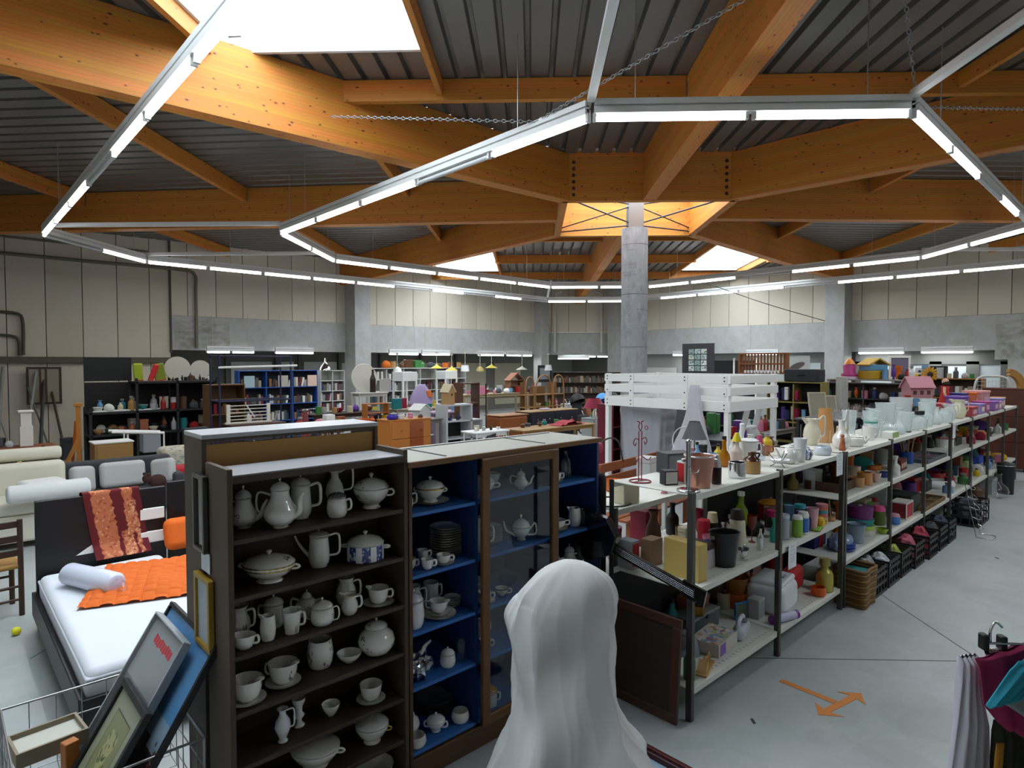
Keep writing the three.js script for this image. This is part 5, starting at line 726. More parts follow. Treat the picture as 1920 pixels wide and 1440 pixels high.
{ const t = thing('picnic_cutlery', 'bright green picnic cutlery clipped to a brown board', 'cutlery', [5.6, U(0.84), -1.99 - 0.1], 0.2); part(t, 'board', rb(0.17, 0.012, 0.09, 0.02, 0, 0, 0.004), mat(0x9a7a4c, 0.7)); for (const z of [-0.01, 0.012, 0.034]) part(t, 'fork', rb(0.17, 0.006, 0.012, 0, 0.013, z, 0.003), mat(0x52c020, 0.4)); }
{ const g = new THREE.IcosahedronGeometry(0.1, 3), P = g.attributes.position; for (let i = 0; i < P.count; i++) { const v = V(P.getX(i), P.getY(i), P.getZ(i)); v.multiplyScalar(0.85 + 0.15 * Math.sin(v.x * 40 + v.z * 30)); P.setXYZ(i, v.x * 0.9, (Math.max(v.y, -0.07) + 0.07) * 0.9, v.z * 0.8); } g.computeVertexNormals(); const t = thing('cable_heap', 'heap of black cable and plugs at the middle shelf back', 'cable', [5.98, U(0.84), -2.42]); part(t, 'coil', g, black); part(t, 'loop', tube([[-0.05, 0.1, 0], [-0.02, 0.18, 0], [0.05, 0.19, 0], [0.07, 0.1, 0]], 0.006, 16), black); }
// bottom shelf, near rack
{ const t = thing('deep_fryer', 'white domed appliance on the bottom shelf', 'appliance', [5.22, U(0.2), -2.3], 0.1); part(t, 'housing', rb(0.42, 0.24, 0.32, 0, 0, 0, 0.06), mat(0xe0e2e4, 0.4)); part(t, 'lid', rb(0.36, 0.05, 0.27, 0.01, 0.225, 0, 0.024), mat(0xe0e2e4, 0.4)); part(t, 'lid_grip', rb(0.08, 0.02, 0.02, 0.02, 0.272, 0.09, 0.008), mat(0x8f9296, 0.4)); }
{ const t = thing('foil_roll', 'white roll with violet end caps before the white appliance', 'roll', [5.0, U(0.2), -2.1], -0.3); part(t, 'sleeve', new THREE.CylinderGeometry(0.035, 0.035, 0.24, 20).rotateZ(PI / 2).translate(0, 0.036, 0), mat(0xb9bcd0, 0.4)); for (const s of [-1, 1]) part(t, 'end_cap', new THREE.CylinderGeometry(0.036, 0.036, 0.03, 20).rotateZ(PI / 2).translate(s * 0.13, 0.036, 0), mat(0x7a2a90, 0.4)); }
{ const t = thing('lunch_bag', 'flat red quilted bag behind the white appliance', 'bag', [5.72, U(0.2), -2.35], 0.1); part(t, 'bag', rb(0.4, 0.22, 0.14, 0, 0, 0, 0.06), mat(0xb42018, 0.7)); part(t, 'zip', bx(0.3, 0.006, 0.008, 0, 0.218, 0), black); }
A3('bowl', 'orange plastic bowl at the bottom shelf edge', 'bowl', 5.79, -2.13, { p: 'bell', r: 0.065, h: 0.08, m: mat(0xd9601a, 0.4), open: 1 });
capped('thermos_flask', 'pearly yellow vacuum flask standing by the rack joint', 'flask', [5.96, U(0.2), -2.14], { p: 'crock', r: 0.075, h: 0.24, m: mat(0xb9ab52, 0.25, { metalness: 0.4 }), cm: mat(0x9d9248, 0.3), cr: 0.05, cr2: 0.042, ch: 0.06 });
{ const t = vessel('blender_jug', 'orange-based juice jug with clear top', 'jug', [5.0, U(0.2), -2.52], { p: 'flare', r: 0.1, h: 0.13, m: mat(0xd9641a, 0.35), open: 0 }); part(t, 'clear_top', shell('flare', 0.11, 0.14, true).translate(0, 0.13, 0), mat(0xc98a4a, 0.2, { transmission: 0.5 })); part(t, 'handle', tube([[0.1, 0.24, 0], [0.17, 0.23, 0], [0.16, 0.16, 0], [0.09, 0.14, 0]], 0.012, 14), mat(0xd9641a, 0.35)); }
{ const t = thing('hand_mixer', 'white hand mixer lying on the bottom shelf front', 'mixer', [4.5, U(0.2), -2.22], 0.25); part(t, 'housing', rb(0.28, 0.09, 0.1, 0, 0.0, 0, 0.04), mat(0xb9bec6, 0.3)); part(t, 'grip', tube([[-0.11, 0.07, 0], [-0.09, 0.13, 0], [0.05, 0.135, 0], [0.1, 0.08, 0]], 0.018, 18, 8), mat(0xc4c8d0, 0.3)); part(t, 'dial', cy(0.035, 0.035, 0.014, 0.06, 0.088, 0, 20), mat(0x8c9098, 0.3)); }
{ const t = thing('puzzle_box', 'flat printed puzzle box with a purple end on the bottom shelf', 'box', [4.18, U(0.2), -2.27], 0.1); part(t, 'box_body', rb(0.34, 0.09, 0.22, 0, 0, 0, 0.004), mat(0xc6bfb4, 0.6)); seed = 77; const pm = mat(0xffffff, 0.5, { map: canvasTex(128, 96, (g, w, h) => { g.fillStyle = '#c9c2b6'; g.fillRect(0, 0, w, h); for (let i = 0; i < 60; i++) { g.fillStyle = pick(['#c98a6a', '#7a94b8', '#a8b87a', '#d9d0c0', '#b06a6a', '#e2ddd0']); g.beginPath(); g.ellipse(rnd() * w, rnd() * h, rr(4, 14), rr(3, 9), rnd() * 3, 0, 7); g.fill(); } }) }); part(t, 'printed_top', bx(0.335, 0.002, 0.215, 0, 0.0895, 0), pm); part(t, 'purple_end', bx(0.1, 0.08, 0.002, -0.1, 0.005, 0.1105), mat(0x7a55a8, 0.5)); }
{ const t = thing('picture_book', 'blue-edged book standing behind the hand mixer', 'book', [4.8, U(0.2), -2.36], -0.3); part(t, 'cover', rb(0.16, 0.14, 0.02, 0, 0, 0, 0.003), mat(0x2a78b4, 0.5)); part(t, 'front_print', bx(0.13, 0.12, 0.002, -0.01, 0.01, 0.0105), mat(0x55604a, 0.5)); }
{ const t = thing('tackle_box', 'clear plastic case behind the puzzle box', 'case', [4.36, U(0.2), -2.52]); part(t, 'case', rb(0.4, 0.13, 0.18, 0, 0, 0, 0.01), mat(0x6f767a, 0.2, { transmission: 0.4 })); part(t, 'lid', rb(0.41, 0.02, 0.19, 0, 0.13, 0, 0.006), mat(0x7f8486, 0.3)); part(t, 'latch', rb(0.03, 0.03, 0.01, 0, 0.11, 0.095, 0.003), black); }
{ const t = thing('bread_box', 'yellow clear-lidded bread box tilted on the clear case', 'box', [4.36, U(0.2) + 0.151, -2.52], 0.5); part(t, 'tub', rb(0.28, 0.07, 0.12, 0, 0, 0, 0.012), mat(0x9a7420, 0.5)); part(t, 'clear_lid', rb(0.27, 0.05, 0.115, 0, 0.071, 0, 0.02), glass(0xd8d4c4, 0.1)); }
{ const t = thing('toy_ramp', 'pale wooden toy with arch blocks at the shelf front', 'toy', [3.82, U(0.2), -2.14], 0.3), m = mat(0xb98f55, 0.65); part(t, 'board', rb(0.26, 0.014, 0.08, 0, 0, 0, 0.003), m); part(t, 'wedge', ext([[-0.11, 0.014], [-0.02, 0.014], [-0.05, 0.085]], 0.06).translate(0, 0, -0.03), m); for (const x of [0.0, 0.06]) part(t, 'arch', new THREE.TorusGeometry(0.026, 0.009, 8, 16, PI).translate(x, 0.06, 0.01), m); for (const x of [-0.026, 0.026, 0.086]) part(t, 'arch_leg', bx(0.016, 0.05, 0.018, x, 0.013, 0.01), m); }
{ const t = thing('bagged_jug', 'glass jug in a grey bag behind the wooden toy', 'jug', [3.92, U(0.2), -2.34]); part(t, 'jug', shell('jug', 0.06, 0.15, true), mat(0xa9b4b8, 0.2, { transmission: 0.5 })); part(t, 'bag', drape([[0.16, 0, 0, 0.04, 0.04], [0.08, 0.02, 0, 0.07, 0.06], [0.002, 0.02, 0, 0.09, 0.08]], [5, 8], 0.08, 36), mat(0x8a8f98, 0.6, { side: THREE.DoubleSide })); }
A3('soap_bottle', 'green cleaning bottle beside the near upright', 'bottle', 3.62, -2.14, { p: 'bottle', r: 0.04, h: 0.22, m: mat(0x3a7a4a, 0.3, { transmission: 0.3 }), open: 0 });
carton('white appliance box at the back of the bottom shelf', [4.92, U(0.2), -2.28 - 0.02], 0.0001 + 0.12, 0.16, 0.1, 0xb5b3b0, { face: 0x9a9a98, turn: 0.05 });
carton('red printed carton at the bottom shelf back right', [5.45, U(0.2), -2.62], 0.3, 0.3, 0.1, 0x9a5a52, { face: 0xb08a84 });
carton('tall beige carton at the bottom shelf back', [4.95, U(0.2) + 0.0, -2.64], 0.2, 0.36, 0.08, 0x6d6050, {});
// rack end: black guitar, dark case and brown framed panel
{
  const t = thing('bass_guitar', 'black electric guitar lying across the rack end', 'guitar', [3.36, 1.1, -2.42], 0);
  const body = ext([[-0.02, -0.17], [0.12, -0.2], [0.22, -0.14], [0.2, -0.04], [0.26, 0.06], [0.16, 0.16], [0.02, 0.15], [-0.12, 0.13], [-0.2, 0.02], [-0.16, -0.1]], 0.045, 0.006).rotateY(PI / 2).translate(-0.02, 0, -0.32), bm = mat(0x121214, 0.22, { clearcoat: 1 });
  part(t, 'guitar_body', body, bm); part(t, 'neck', bar([0.03, -0.01, -0.45], [0.03, -0.2, 0.36], 0.03, 0.06), mat(0x1c1714, 0.4)); part(t, 'headstock', bar([0.03, -0.2, 0.36], [0.03, -0.235, 0.52], 0.02, 0.1), bm);
  for (const d of [-0.018, -0.006, 0.006, 0.018]) part(t, 'string', rod([0.012, -0.01 + d + 0.05, -0.6], [0.012, -0.22 + d, 0.45], 0.0012, 4), silver);
  const c = thing('guitar_case', 'tall black soft case standing between cabinet and rack', 'case', [3.49, 0, -2.92], 0); part(c, 'case', rb(0.1, 1.5, 0.36, 0.06, 0, -0.06, 0.05), mat(0x121214, 0.8)); part(c, 'zip', tube([[0.005, 0.2, 0.1], [0.005, 1.3, 0.1], [0.005, 1.44, 0]], 0.005, 20), mat(0x3a3a3c, 0.4)); part(c, 'carry_handle', tube([[0.0, 0.9, 0.12], [-0.03, 0.95, 0.14], [-0.03, 1.05, 0.14], [0.0, 1.1, 0.12]], 0.01, 14), black);
  framed('picture', 'large brown wood-framed panel leaning on the rack end', 'picture', [3.36, 0.02, -2.38], 0.62, 0.66, { turn: -PI / 2, tilt: -0.08, fm: mat(0x3d2010, 0.5), pm: mat(0x2a1c14, 0.6), f: 0.06 });
}
// second shelf of the long rack
const C2 = (n, l, c, x, z, o) => vessel(n, l, c, [x, U(1.01), z], o), C3 = (n, l, c, x, z, o) => vessel(n, l, c, [x, U(0.43), z], o);
function tray(label, pos, w, d, h, c, o = {}) { const t = thing(o.name ?? 'tray', label, o.cat ?? 'tray', pos, o.turn ?? 0); part(t, 'tray_bottom', bx(w, 0.01, d, 0, 0, 0), mat(c, 0.6)); for (const [a, b, x, z] of [[w, 0.012, 0, -d / 2], [w, 0.012, 0, d / 2], [0.012, d, -w / 2, 0], [0.012, d, w / 2, 0]]) part(t, 'tray_side', rb(a, h, b, x, 0, z, 0.003), mat(c, 0.6)); return t; }
function cutlery(n, [x, y, z], w, d, cols, label, group, name = 'cutlery') { const g = [join(rb(0.012, 0.004, 0.1, 0, 0, 0.05, 0.002), rb(0.03, 0.005, 0.05, 0, 0, -0.02, 0.002)), join(rb(0.014, 0.006, 0.09, 0, 0, 0.05, 0.002), rb(0.018, 0.003, 0.11, 0, 0.001, -0.045, 0.001))]; for (let i = 0; i < n; i++) single(name, label, 'cutlery', pick(g), pick(cols), [x + rr(-w, w), y + 0.007 * (i % 5), z + rr(-d, d)], rr(-0.9, 0.9), group); }
tray('brown wooden tray with small cards on the second shelf', [6.72, U(1.01), -2.38], 0.42, 0.34, 0.09, 0x4a2a1a);
C2('glass_bottle', 'yellowish oil bottle at the back left of the second shelf', 'bottle', 6.35, -2.6, { p: 'flaskb', r: 0.06, h: 0.2, m: mat(0xb8a25a, 0.1, { transmission: 0.5 }) });
C2('glass_jar', 'cut-glass lidded jar at the back of the second shelf', 'jar', 6.62, -2.63, { p: 'baluster', r: 0.05, h: 0.22, m: glass() });
C2('copper_mug', 'copper-coloured mug behind the brown tray', 'mug', 7.2, -2.5, { p: 'cyl', r: 0.06, h: 0.18, m: metal(0x8a4a30, 0.4), open: 1 });
{ let i = 0; for (const [x, z, c, h, l] of [[7.02, -2.22, 0xb9885a, 0.1, 'tan wooden dish on the second shelf'], [7.2, -2.2, 0xc98a4a, 0.13, 'amber spice jar on the second shelf'], [7.35, -2.34, 0xd9c4b0, 0.16, 'tall cream spice jar on the second shelf'], [7.42, -2.16, 0xd6b5a8, 0.1, 'pink and white egg cup on the second shelf'], [7.7, -2.3, 0xd9d6d2, 0.07, 'white ramekin right of the second upright'], [7.82, -2.18, 0x3a4a8a, 0.06, 'navy and white small dish on the second shelf'], [7.98, -2.36, 0xa8541c, 0.09, 'rust orange bowl behind the navy dish'], [8.3, -2.42, 0xb5702a, 0.06, 'honey-coloured flat basket on the second shelf']]) { C2(i++ % 2 ? 'spice_jar' : 'small_dish', l, 'dish', x, z, { p: pick(['bell', 'bowl', 'cyl']), r: rr(0.05, 0.075), h, m: mat(c, 0.35), open: 1 }); } }
capped('pump_bottle', 'white pump dispenser at the front of the second shelf', 'bottle', [8.08, U(1.01), -2.15], { p: 'bottle', r: 0.05, h: 0.17, m: white, cm: white, cr: 0.018, cr2: 0.03, ch: 0.05 });
{ const t = carton('dark red box with three round windows', [8.5, U(1.01), -2.24], 0.32, 0.13, 0.14, 0x6a1414, { turn: 0.05 }); for (const x of [-0.09, 0, 0.09]) part(t, 'round_window', cy(0.032, 0.032, 0.003, 0, 0, 0, 20).rotateX(PI / 2).translate(x, 0.06, 0.07), mat(0xc9b89a, 0.5)); }
{ const t = vessel('utensil_pot', 'blue pot full of wooden spoons', 'pot', [9.12, U(1.01), -2.3], { p: 'cyl', r: 0.075, h: 0.15, m: mat(0x1f4fa0, 0.35), open: 1 }); for (let i = 0; i < 7; i++) { const a = i * 0.9; part(t, 'wooden_spoon', join(rod([Math.cos(a) * 0.03, 0.01, Math.sin(a) * 0.03], [Math.cos(a) * 0.08, 0.3 + 0.02 * (i % 3), Math.sin(a) * 0.08], 0.006, 6), sp(0.018, Math.cos(a) * 0.082, 0.31 + 0.02 * (i % 3), Math.sin(a) * 0.082, 8)), mat(0xb58a52, 0.7)); } }
tray('long grey cutlery tray on the second shelf', [9.7, U(1.01), -2.24], 0.95, 0.3, 0.05, 0x55585c);
cutlery(26, [9.7, U(1.022), -2.24], 0.38, 0.05, [chrome, silver, mat(0x9ab0d0, 0.4), mat(0xb03040, 0.4)], 'loose piece of cutlery in the grey tray', 'cutlery in the grey tray');
C2('glass_jug', 'round clear kettle jug past the cutlery tray', 'jug', 10.75, -2.2, { p: 'ball', r: 0.1, h: 0.26, m: glass(), handle: 1, open: 1 });
C2('lidded_pot', 'white pot with red lid on the far second shelf', 'pot', 11.3, -2.35, { p: 'cyl', r: 0.12, h: 0.17, m: white, lid: 1, lm: mat(0xb3242c, 0.4), lidH: 0.25 });
carton('black appliance base beside the red-lidded pot', [11.75, U(1.01), -2.4], 0.36, 0.12, 0.3, 0x26282a, {});
{ const t = thing('fabric_flower', 'orange fabric flower heap on the far second shelf', 'decoration', [13.2, U(1.01), -2.3]); for (let i = 0; i < 6; i++) part(t, 'petal', sp(0.08, Math.cos(i) * 0.14, 0.07, Math.sin(i) * 0.08, 10).scale(1, 0.8, 1), mat(i % 3 ? 0xc97a24 : 0x9a2a18, 0.7)); }
C2('vase', 'narrow glass vase with tulip at the end of the second shelf', 'vase', 14.6, -2.2, { p: 'flaskb', r: 0.06, h: 0.26, m: glass(0xdce8d8) });
C2('figurine', 'white bisque bust on the far second shelf', 'figurine', 12.95, -2.55, { p: 'baluster', r: 0.07, h: 0.3, m: chinaCool, open: 0 });
// third shelf
carton('indigo lid box at the left end of the third shelf', [6.55, U(0.43), -2.5], 0.3, 0.12, 0.2, 0x1a1f5a, {});
{ const t = thing('bowl_stack', 'stack of lidded plastic bowls in purple, teal and lime', 'bowls', [7.4, U(0.43), -2.3]); for (const [y, r, h, c] of [[0, 0.16, 0.06, 0xc9c8bc], [0.061, 0.15, 0.04, 0xb4c95a], [0.102, 0.14, 0.07, 0x1e7f80], [0.173, 0.13, 0.13, 0x70206e]]) part(t, 'nested_bowl', cy(r * 0.92, r, h, 0, y, 0, 28), mat(c, 0.4)); part(t, 'button', cy(0.02, 0.02, 0.01, 0, 0.303, 0), white); }
C3('water_jug', 'clear pitcher with a blue rim in front of the bowl stack', 'jug', 6.98, -2.2, { p: 'flare', r: 0.09, h: 0.2, m: mat(0xb8c8d4, 0.15, { transmission: 0.5 }), band: [0.96], bm: mat(0x2a6ad0, 0.4), open: 1 });
{ const t = thing('plastic_bag', 'crumpled blue and clear bag of plates at the third shelf corner', 'bag', [6.6, U(0.43), -2.22]); const g = new THREE.IcosahedronGeometry(0.15, 4), P = g.attributes.position; for (let i = 0; i < P.count; i++) { const v = V(P.getX(i), P.getY(i), P.getZ(i)); v.multiplyScalar(0.85 + 0.14 * Math.abs(Math.sin(v.x * 33 + v.y * 21) * Math.cos(v.z * 27))); P.setXYZ(i, v.x * 1.15, (Math.max(v.y, -0.09) + 0.09) * 0.8, v.z * 0.75); } g.computeVertexNormals(); part(t, 'bag', g, mat(0xa9bfd8, 0.25, { transmission: 0.4 })); for (const y of [0.015, 0.04, 0.065]) part(t, 'blue_plate', cy(0.12, 0.13, 0.02, 0.0, y, 0.0, 24), mat(0x2a48a8, 0.4)); }
C3('bowl', 'small lime pot near the third shelf front', 'pot', 7.55, -2.12, { p: 'bowl', r: 0.06, h: 0.06, m: mat(0x9ab82a, 0.4) });
{ let i = 0; for (const [x, z, r, h, c, k, l] of [[7.95, -2.28, 0.075, 0.22, 0x4a5a1a, 0xd04a80, 'olive canister with pink lid on the third shelf'], [8.12, -2.16, 0.06, 0.12, 0x3f78c0, 0xd090a0, 'blue box-cup with pink top on the third shelf'], [7.75, -2.45, 0.09, 0.12, 0xd06a1a, 0xd06a1a, 'orange tub behind the olive canister'], [7.85, -2.6, 0.1, 0.2, 0x2a2e55, 0xc9ccd6, 'navy pan with silver lid at the back'], [8.3, -2.55, 0.12, 0.18, 0x9aa39a, 0x5a9a2a, 'glass bowl with green lid at the back'], [8.55, -2.5, 0.08, 0.2, 0xc8c4bc, 0xb01c2c, 'white canister with crimson lid on the third shelf']]) capped(i++ % 2 ? 'food_tub' : 'canister', l, 'canister', [x, U(0.43), z], { p: 'cyl', r, h: h * 0.75, m: mat(c, 0.4), cm: mat(k, 0.4), cr: r * 1.03, cr2: r * 0.8, ch: h * 0.25 }); }
carton('red and white appliance carton on the third shelf', [8.55, U(0.43), -2.2], 0.28, 0.2, 0.18, 0xd8d2cc, { face: 0xb01c2c, side: 0x7a1820 });
carton('black slatted crate-like box on the third shelf', [8.95, U(0.43), -2.3], 0.4, 0.22, 0.3, 0x1f2422, { face: 0x2c322e });
cutlery(24, [9.55, U(0.445), -2.3], 0.4, 0.12, [silver, mat(0xa9824e, 0.6), mat(0x8a2a1c, 0.5), mat(0x5a5c5e, 0.5)], 'kitchen utensil in the heap on the third shelf', 'utensils on the third shelf', 'utensil');
tray('flat wicker utensil tray on the third shelf', [9.55, U(0.43), -2.3], 1.0, 0.46, 0.05, 0x7a6038);
C3('oval_dish', 'long white oven dish on the far third shelf', 'dish', 10.95, -2.36, { p: 'bell', r: 0.16, h: 0.12, sx: 1.6, m: white, open: 1 });
for (const [x, w, c, l] of [[10.6, 0.3, 0x1c1c1e, 'black baking tins under the white oven dish'], [11.9, 0.36, 0x3a2022, 'dark pan set on the far third shelf'], [12.5, 0.32, 0x2a4a5c, 'blue grey box on the far third shelf'], [13.3, 0.4, 0xa9c488, 'pale green iron case on the far third shelf'], [14.2, 0.4, 0x2a48b0, 'blue bag bundle on the far third shelf'], [14.9, 0.4, 0xa89a2a, 'yellow appliance at the end of the third shelf']]) carton(l, [x, U(0.43), -2.5], w, 0.14, 0.24, c, { face: new THREE.Color(c).multiplyScalar(1.5).getHex() });
C3('saucepan', 'red casserole pan behind the white oven dish', 'pan', 11.4, -2.5, { p: 'cyl', r: 0.15, h: 0.16, m: mat(0x9a1020, 0.4), open: 1, handle: 2 });
// crates on the floor under the rack
function lump(w, h, d, q) { const g = new THREE.IcosahedronGeometry(1, 4), P = g.attributes.position; for (let i = 0; i < P.count; i++) { const v = V(P.getX(i), P.getY(i), P.getZ(i)), s = 0.86 + 0.1 * Math.sin(v.x * 5 + q) * Math.cos(v.z * 6 - q) + 0.07 * Math.sin(v.y * 9 + v.x * 7 + q * 2); P.setXYZ(i, v.x * s * w / 2, (Math.max(v.y * s, -0.5) + 0.5) * h / 1.5, v.z * s * d / 2); } g.computeVertexNormals(); return g; }
function crate(label, x, z, w = 0.36, h = 0.3, d = 0.28, fill, turn = 0) {
  const t = thing('plastic_crate', label, 'crate', [x, 0, z], turn, 'black crates under the rack'), m = mat(0x1b1b1d, 0.5);
  part(t, 'crate_floor', bx(w, 0.015, d, 0, 0, 0), m);
  for (const y of [0, h * 0.36, h * 0.68, h - 0.03]) for (const [a, b, px, pz] of [[w, 0.012, 0, -d / 2], [w, 0.012, 0, d / 2], [0.012, d, -w / 2, 0], [0.012, d, w / 2, 0]]) part(t, 'crate_rail', bx(a, 0.03, b, px, y, pz), m);
  for (let i = 0; i <= 4; i++) for (const s of [-1, 1]) { part(t, 'crate_stile', bx(0.016, h, 0.01, -w / 2 + w * i / 4, 0, s * d / 2), m); part(t, 'crate_stile', bx(0.01, h, 0.016, s * w / 2, 0, -d / 2 + d * i / 4), m); }
  if (fill) single('packed_bundle', fill[1], 'bundle', lump(w * 0.92, h * fill[2] * 1.1, d * 0.88, x * 3), mat(fill[0], 0.7), [x, 0.016, z], turn);
  return t;
}
{
  const t = thing('wicker_basket', 'woven seagrass basket with teal lining by the rack joint', 'basket', [6.42, 0, -2.05 + 0.02]), s = mat(0x8a6a3c, 0.85), s2 = mat(0x755630, 0.85);
  for (let i = 0; i < 13; i++) { const y = 0.012 + i * 0.028, b = 1 + i * 0.008, w = 0.15 * b, d = 0.12 * b, g = tube([[-w, y, -d], [0, y + 0.004, -d], [w, y, -d], [w, y + 0.004, 0], [w, y, d], [0, y + 0.004, d], [-w, y, d], [-w, y + 0.004, 0]], 0.0155, 48, 6, true); part(t, 'woven_row', g, i % 2 ? s : s2); }
  part(t, 'basket_floor', bx(0.27, 0.014, 0.21, 0, 0, 0), s2); part(t, 'lining', bx(0.28, 0.02, 0.22, 0, 0.29, 0), mat(0x1f6f70, 0.8)); part(t, 'hand_hole', rb(0.06, 0.022, 0.01, 0.02, 0.29, 0.143, 0.004), black);
}
[[6.82, -2.06, [0x8d8f8a, 'grey tiled board sticking out of the first black crate', 1.25], 'first black crate past the wicker basket'], [7.25, -2.06, [0xc9ccd0, 'white rag in the second black crate', 1.05], 'second black crate in the floor row'], [7.68, -2.06, [0x9aa04a, 'yellow-green papers in the third crate', 1.05], 'third black crate with papers'], [8.12, -2.04, [0xb0546a, 'pink bag bulging from the fourth crate', 1.15], 'fourth black crate with a pink bag'], [8.62, -2.02, [0x9a2a40, 'crimson packet standing in the fifth crate', 1.2], 'fifth black crate with packets'], [9.1, -2.02, [0x3a3f42, 'dark hose coil in the sixth crate', 1.05], 'sixth black crate, larger and empty-looking'], [9.55, -2.02, [0x2c3a4a, 'navy box in the seventh crate', 1.1], 'seventh black crate before the wire rack']].forEach(([x, z, f, l]) => crate(l, x, z, 0.36, 0.27, 0.28, f));
crate('large black crate of pan lids far down the aisle', 10.9, -1.98, 0.7, 0.32, 0.4, [0x2a2a3c, 'dark pan lids in the large far crate', 1.1]);
{ const t = thing('bottle_rack', 'chrome wire bottle rack standing on the aisle floor', 'rack', [10.1, 0, -1.8]); for (let i = 0; i < 4; i++) for (const s of [-1, 1]) part(t, 'wire_post', tube([[s * 0.13, 0.004, 0.1], [s * 0.13, 0.4, 0.02], [s * 0.13, 0.72, -0.04]], 0.005, 16), chrome); for (let i = 0; i < 5; i++) part(t, 'wire_cradle', tube([[-0.13, 0.14 + i * 0.13, 0.07 - i * 0.025], [-0.06, 0.1 + i * 0.13, 0.14 - i * 0.025], [0.06, 0.1 + i * 0.13, 0.14 - i * 0.025], [0.13, 0.14 + i * 0.13, 0.07 - i * 0.025]], 0.005, 18), chrome); part(t, 'wire_foot', tube([[-0.13, 0.006, 0.1], [-0.13, 0.006, 0.25], [0.13, 0.006, 0.25], [0.13, 0.006, 0.1]], 0.005, 20), chrome); }
vessel('demijohn', 'big clear glass demijohn on the far aisle floor', 'bottle', [13.2, 0.0008, -1.98], { p: 'flaskb', r: 0.17, h: 0.42, m: glass(), open: 1 });
{ const t = thing('pedal_bin', 'black bin with chrome trim at the far end of the aisle', 'bin', [13.75, 0, -1.95]); part(t, 'drum', cy(0.12, 0.13, 0.5, 0, 0, 0, 24), black); part(t, 'lid', lathe([[0.13, 0.5], [0.125, 0.54], [0, 0.57]]), black); part(t, 'trim', new THREE.TorusGeometry(0.131, 0.006, 6, 28).rotateX(PI / 2).translate(0, 0.5, 0), chrome); }
// ---------- makers for the things further back ----------
const COLS = { white: 0xd8d8d4, cream: 0xcfc6a8, 'light grey': 0xa9abaa, 'dark grey': 0x44464a, black: 0x18181a, brown: 0x5a3a22, tan: 0xa8804e, red: 0xa01c20, crimson: 0x8a1434, pink: 0xc97a94, orange: 0xc9641c, yellow: 0xc9a81c, green: 0x3a7a3c, teal: 0x1f7a7c, 'sky blue': 0x6a9ac4, navy: 0x1c2a5c, purple: 0x5a3488, copper: 0x9a5a3c };
const KINDS = {
  'lidded box': (t, m, s, h) => { part(t, 'box_body', rb(s * 1.5, h * 0.8, s * 1.2, 0, 0, 0, 0.006), m); part(t, 'lid', rb(s * 1.56, h * 0.2, s * 1.26, 0, h * 0.8, 0, 0.006), m); },
  'screw-top jar': (t, m, s, h) => { part(t, 'jar_body', shell('crock', s * 0.6, h * 0.85, false), m); part(t, 'lid', cy(s * 0.34, s * 0.34, h * 0.16, 0, h * 0.84, 0, 14), mat(0x8c8c88, 0.4)); },
  'open bowl': (t, m, s, h) => { part(t, 'bowl', shell('bowl', s * 0.8, Math.min(h, s * 0.9), true), m); part(t, 'foot_ring', cy(s * 0.36, s * 0.34, 0.006, 0, 0.0, 0, 14), m); },
  'slim vase': (t, m, s, h) => { part(t, 'vase_body', shell('vase', s * 0.5, h, true), m); part(t, 'rim', new THREE.TorusGeometry(s * 0.33, 0.004, 5, 16).rotateX(PI / 2).translate(0, h, 0), m); },
  'capped bottle': (t, m, s, h) => { part(t, 'bottle_body', shell('bottle', s * 0.45, h * 0.9, false), m); part(t, 'cap', cy(s * 0.2, s * 0.2, h * 0.12, 0, h * 0.89, 0, 12), black); },
  'round tin': (t, m, s, h) => { part(t, 'tin_body', cy(s * 0.6, s * 0.6, h * 0.8, 0, 0, 0, 20), m); part(t, 'lid', cy(s * 0.62, s * 0.62, h * 0.14, 0, h * 0.8, 0, 20), m); },
  'handled mug': (t, m, s, h) => { const k = Math.min(h, s * 1.2); part(t, 'mug_body', shell('cyl', s * 0.5, k, true), m); ear(t, 'cyl', s * 0.5, k, 0.25, 0.8, s * 0.3, m, 1, 0.006); },
  'cloth bundle': (t, m, s, h) => { const g = new THREE.IcosahedronGeometry(s, 3), P = g.attributes.position, q = rnd() * 9; for (let i = 0; i < P.count; i++) { const v = V(P.getX(i), P.getY(i), P.getZ(i)); v.multiplyScalar(0.86 + 0.14 * Math.sin(v.x * 19 / s * 0.1 + q) * Math.cos(v.z * 25 / s * 0.1)); P.setXYZ(i, v.x, (Math.max(v.y, -s * 0.5) + s * 0.5) * Math.min(1, h / s * 0.66), v.z); } g.computeVertexNormals(); part(t, 'cloth', g, mat(m.color.getHex(), 0.9)); },
};
const usedLabels = new Set();
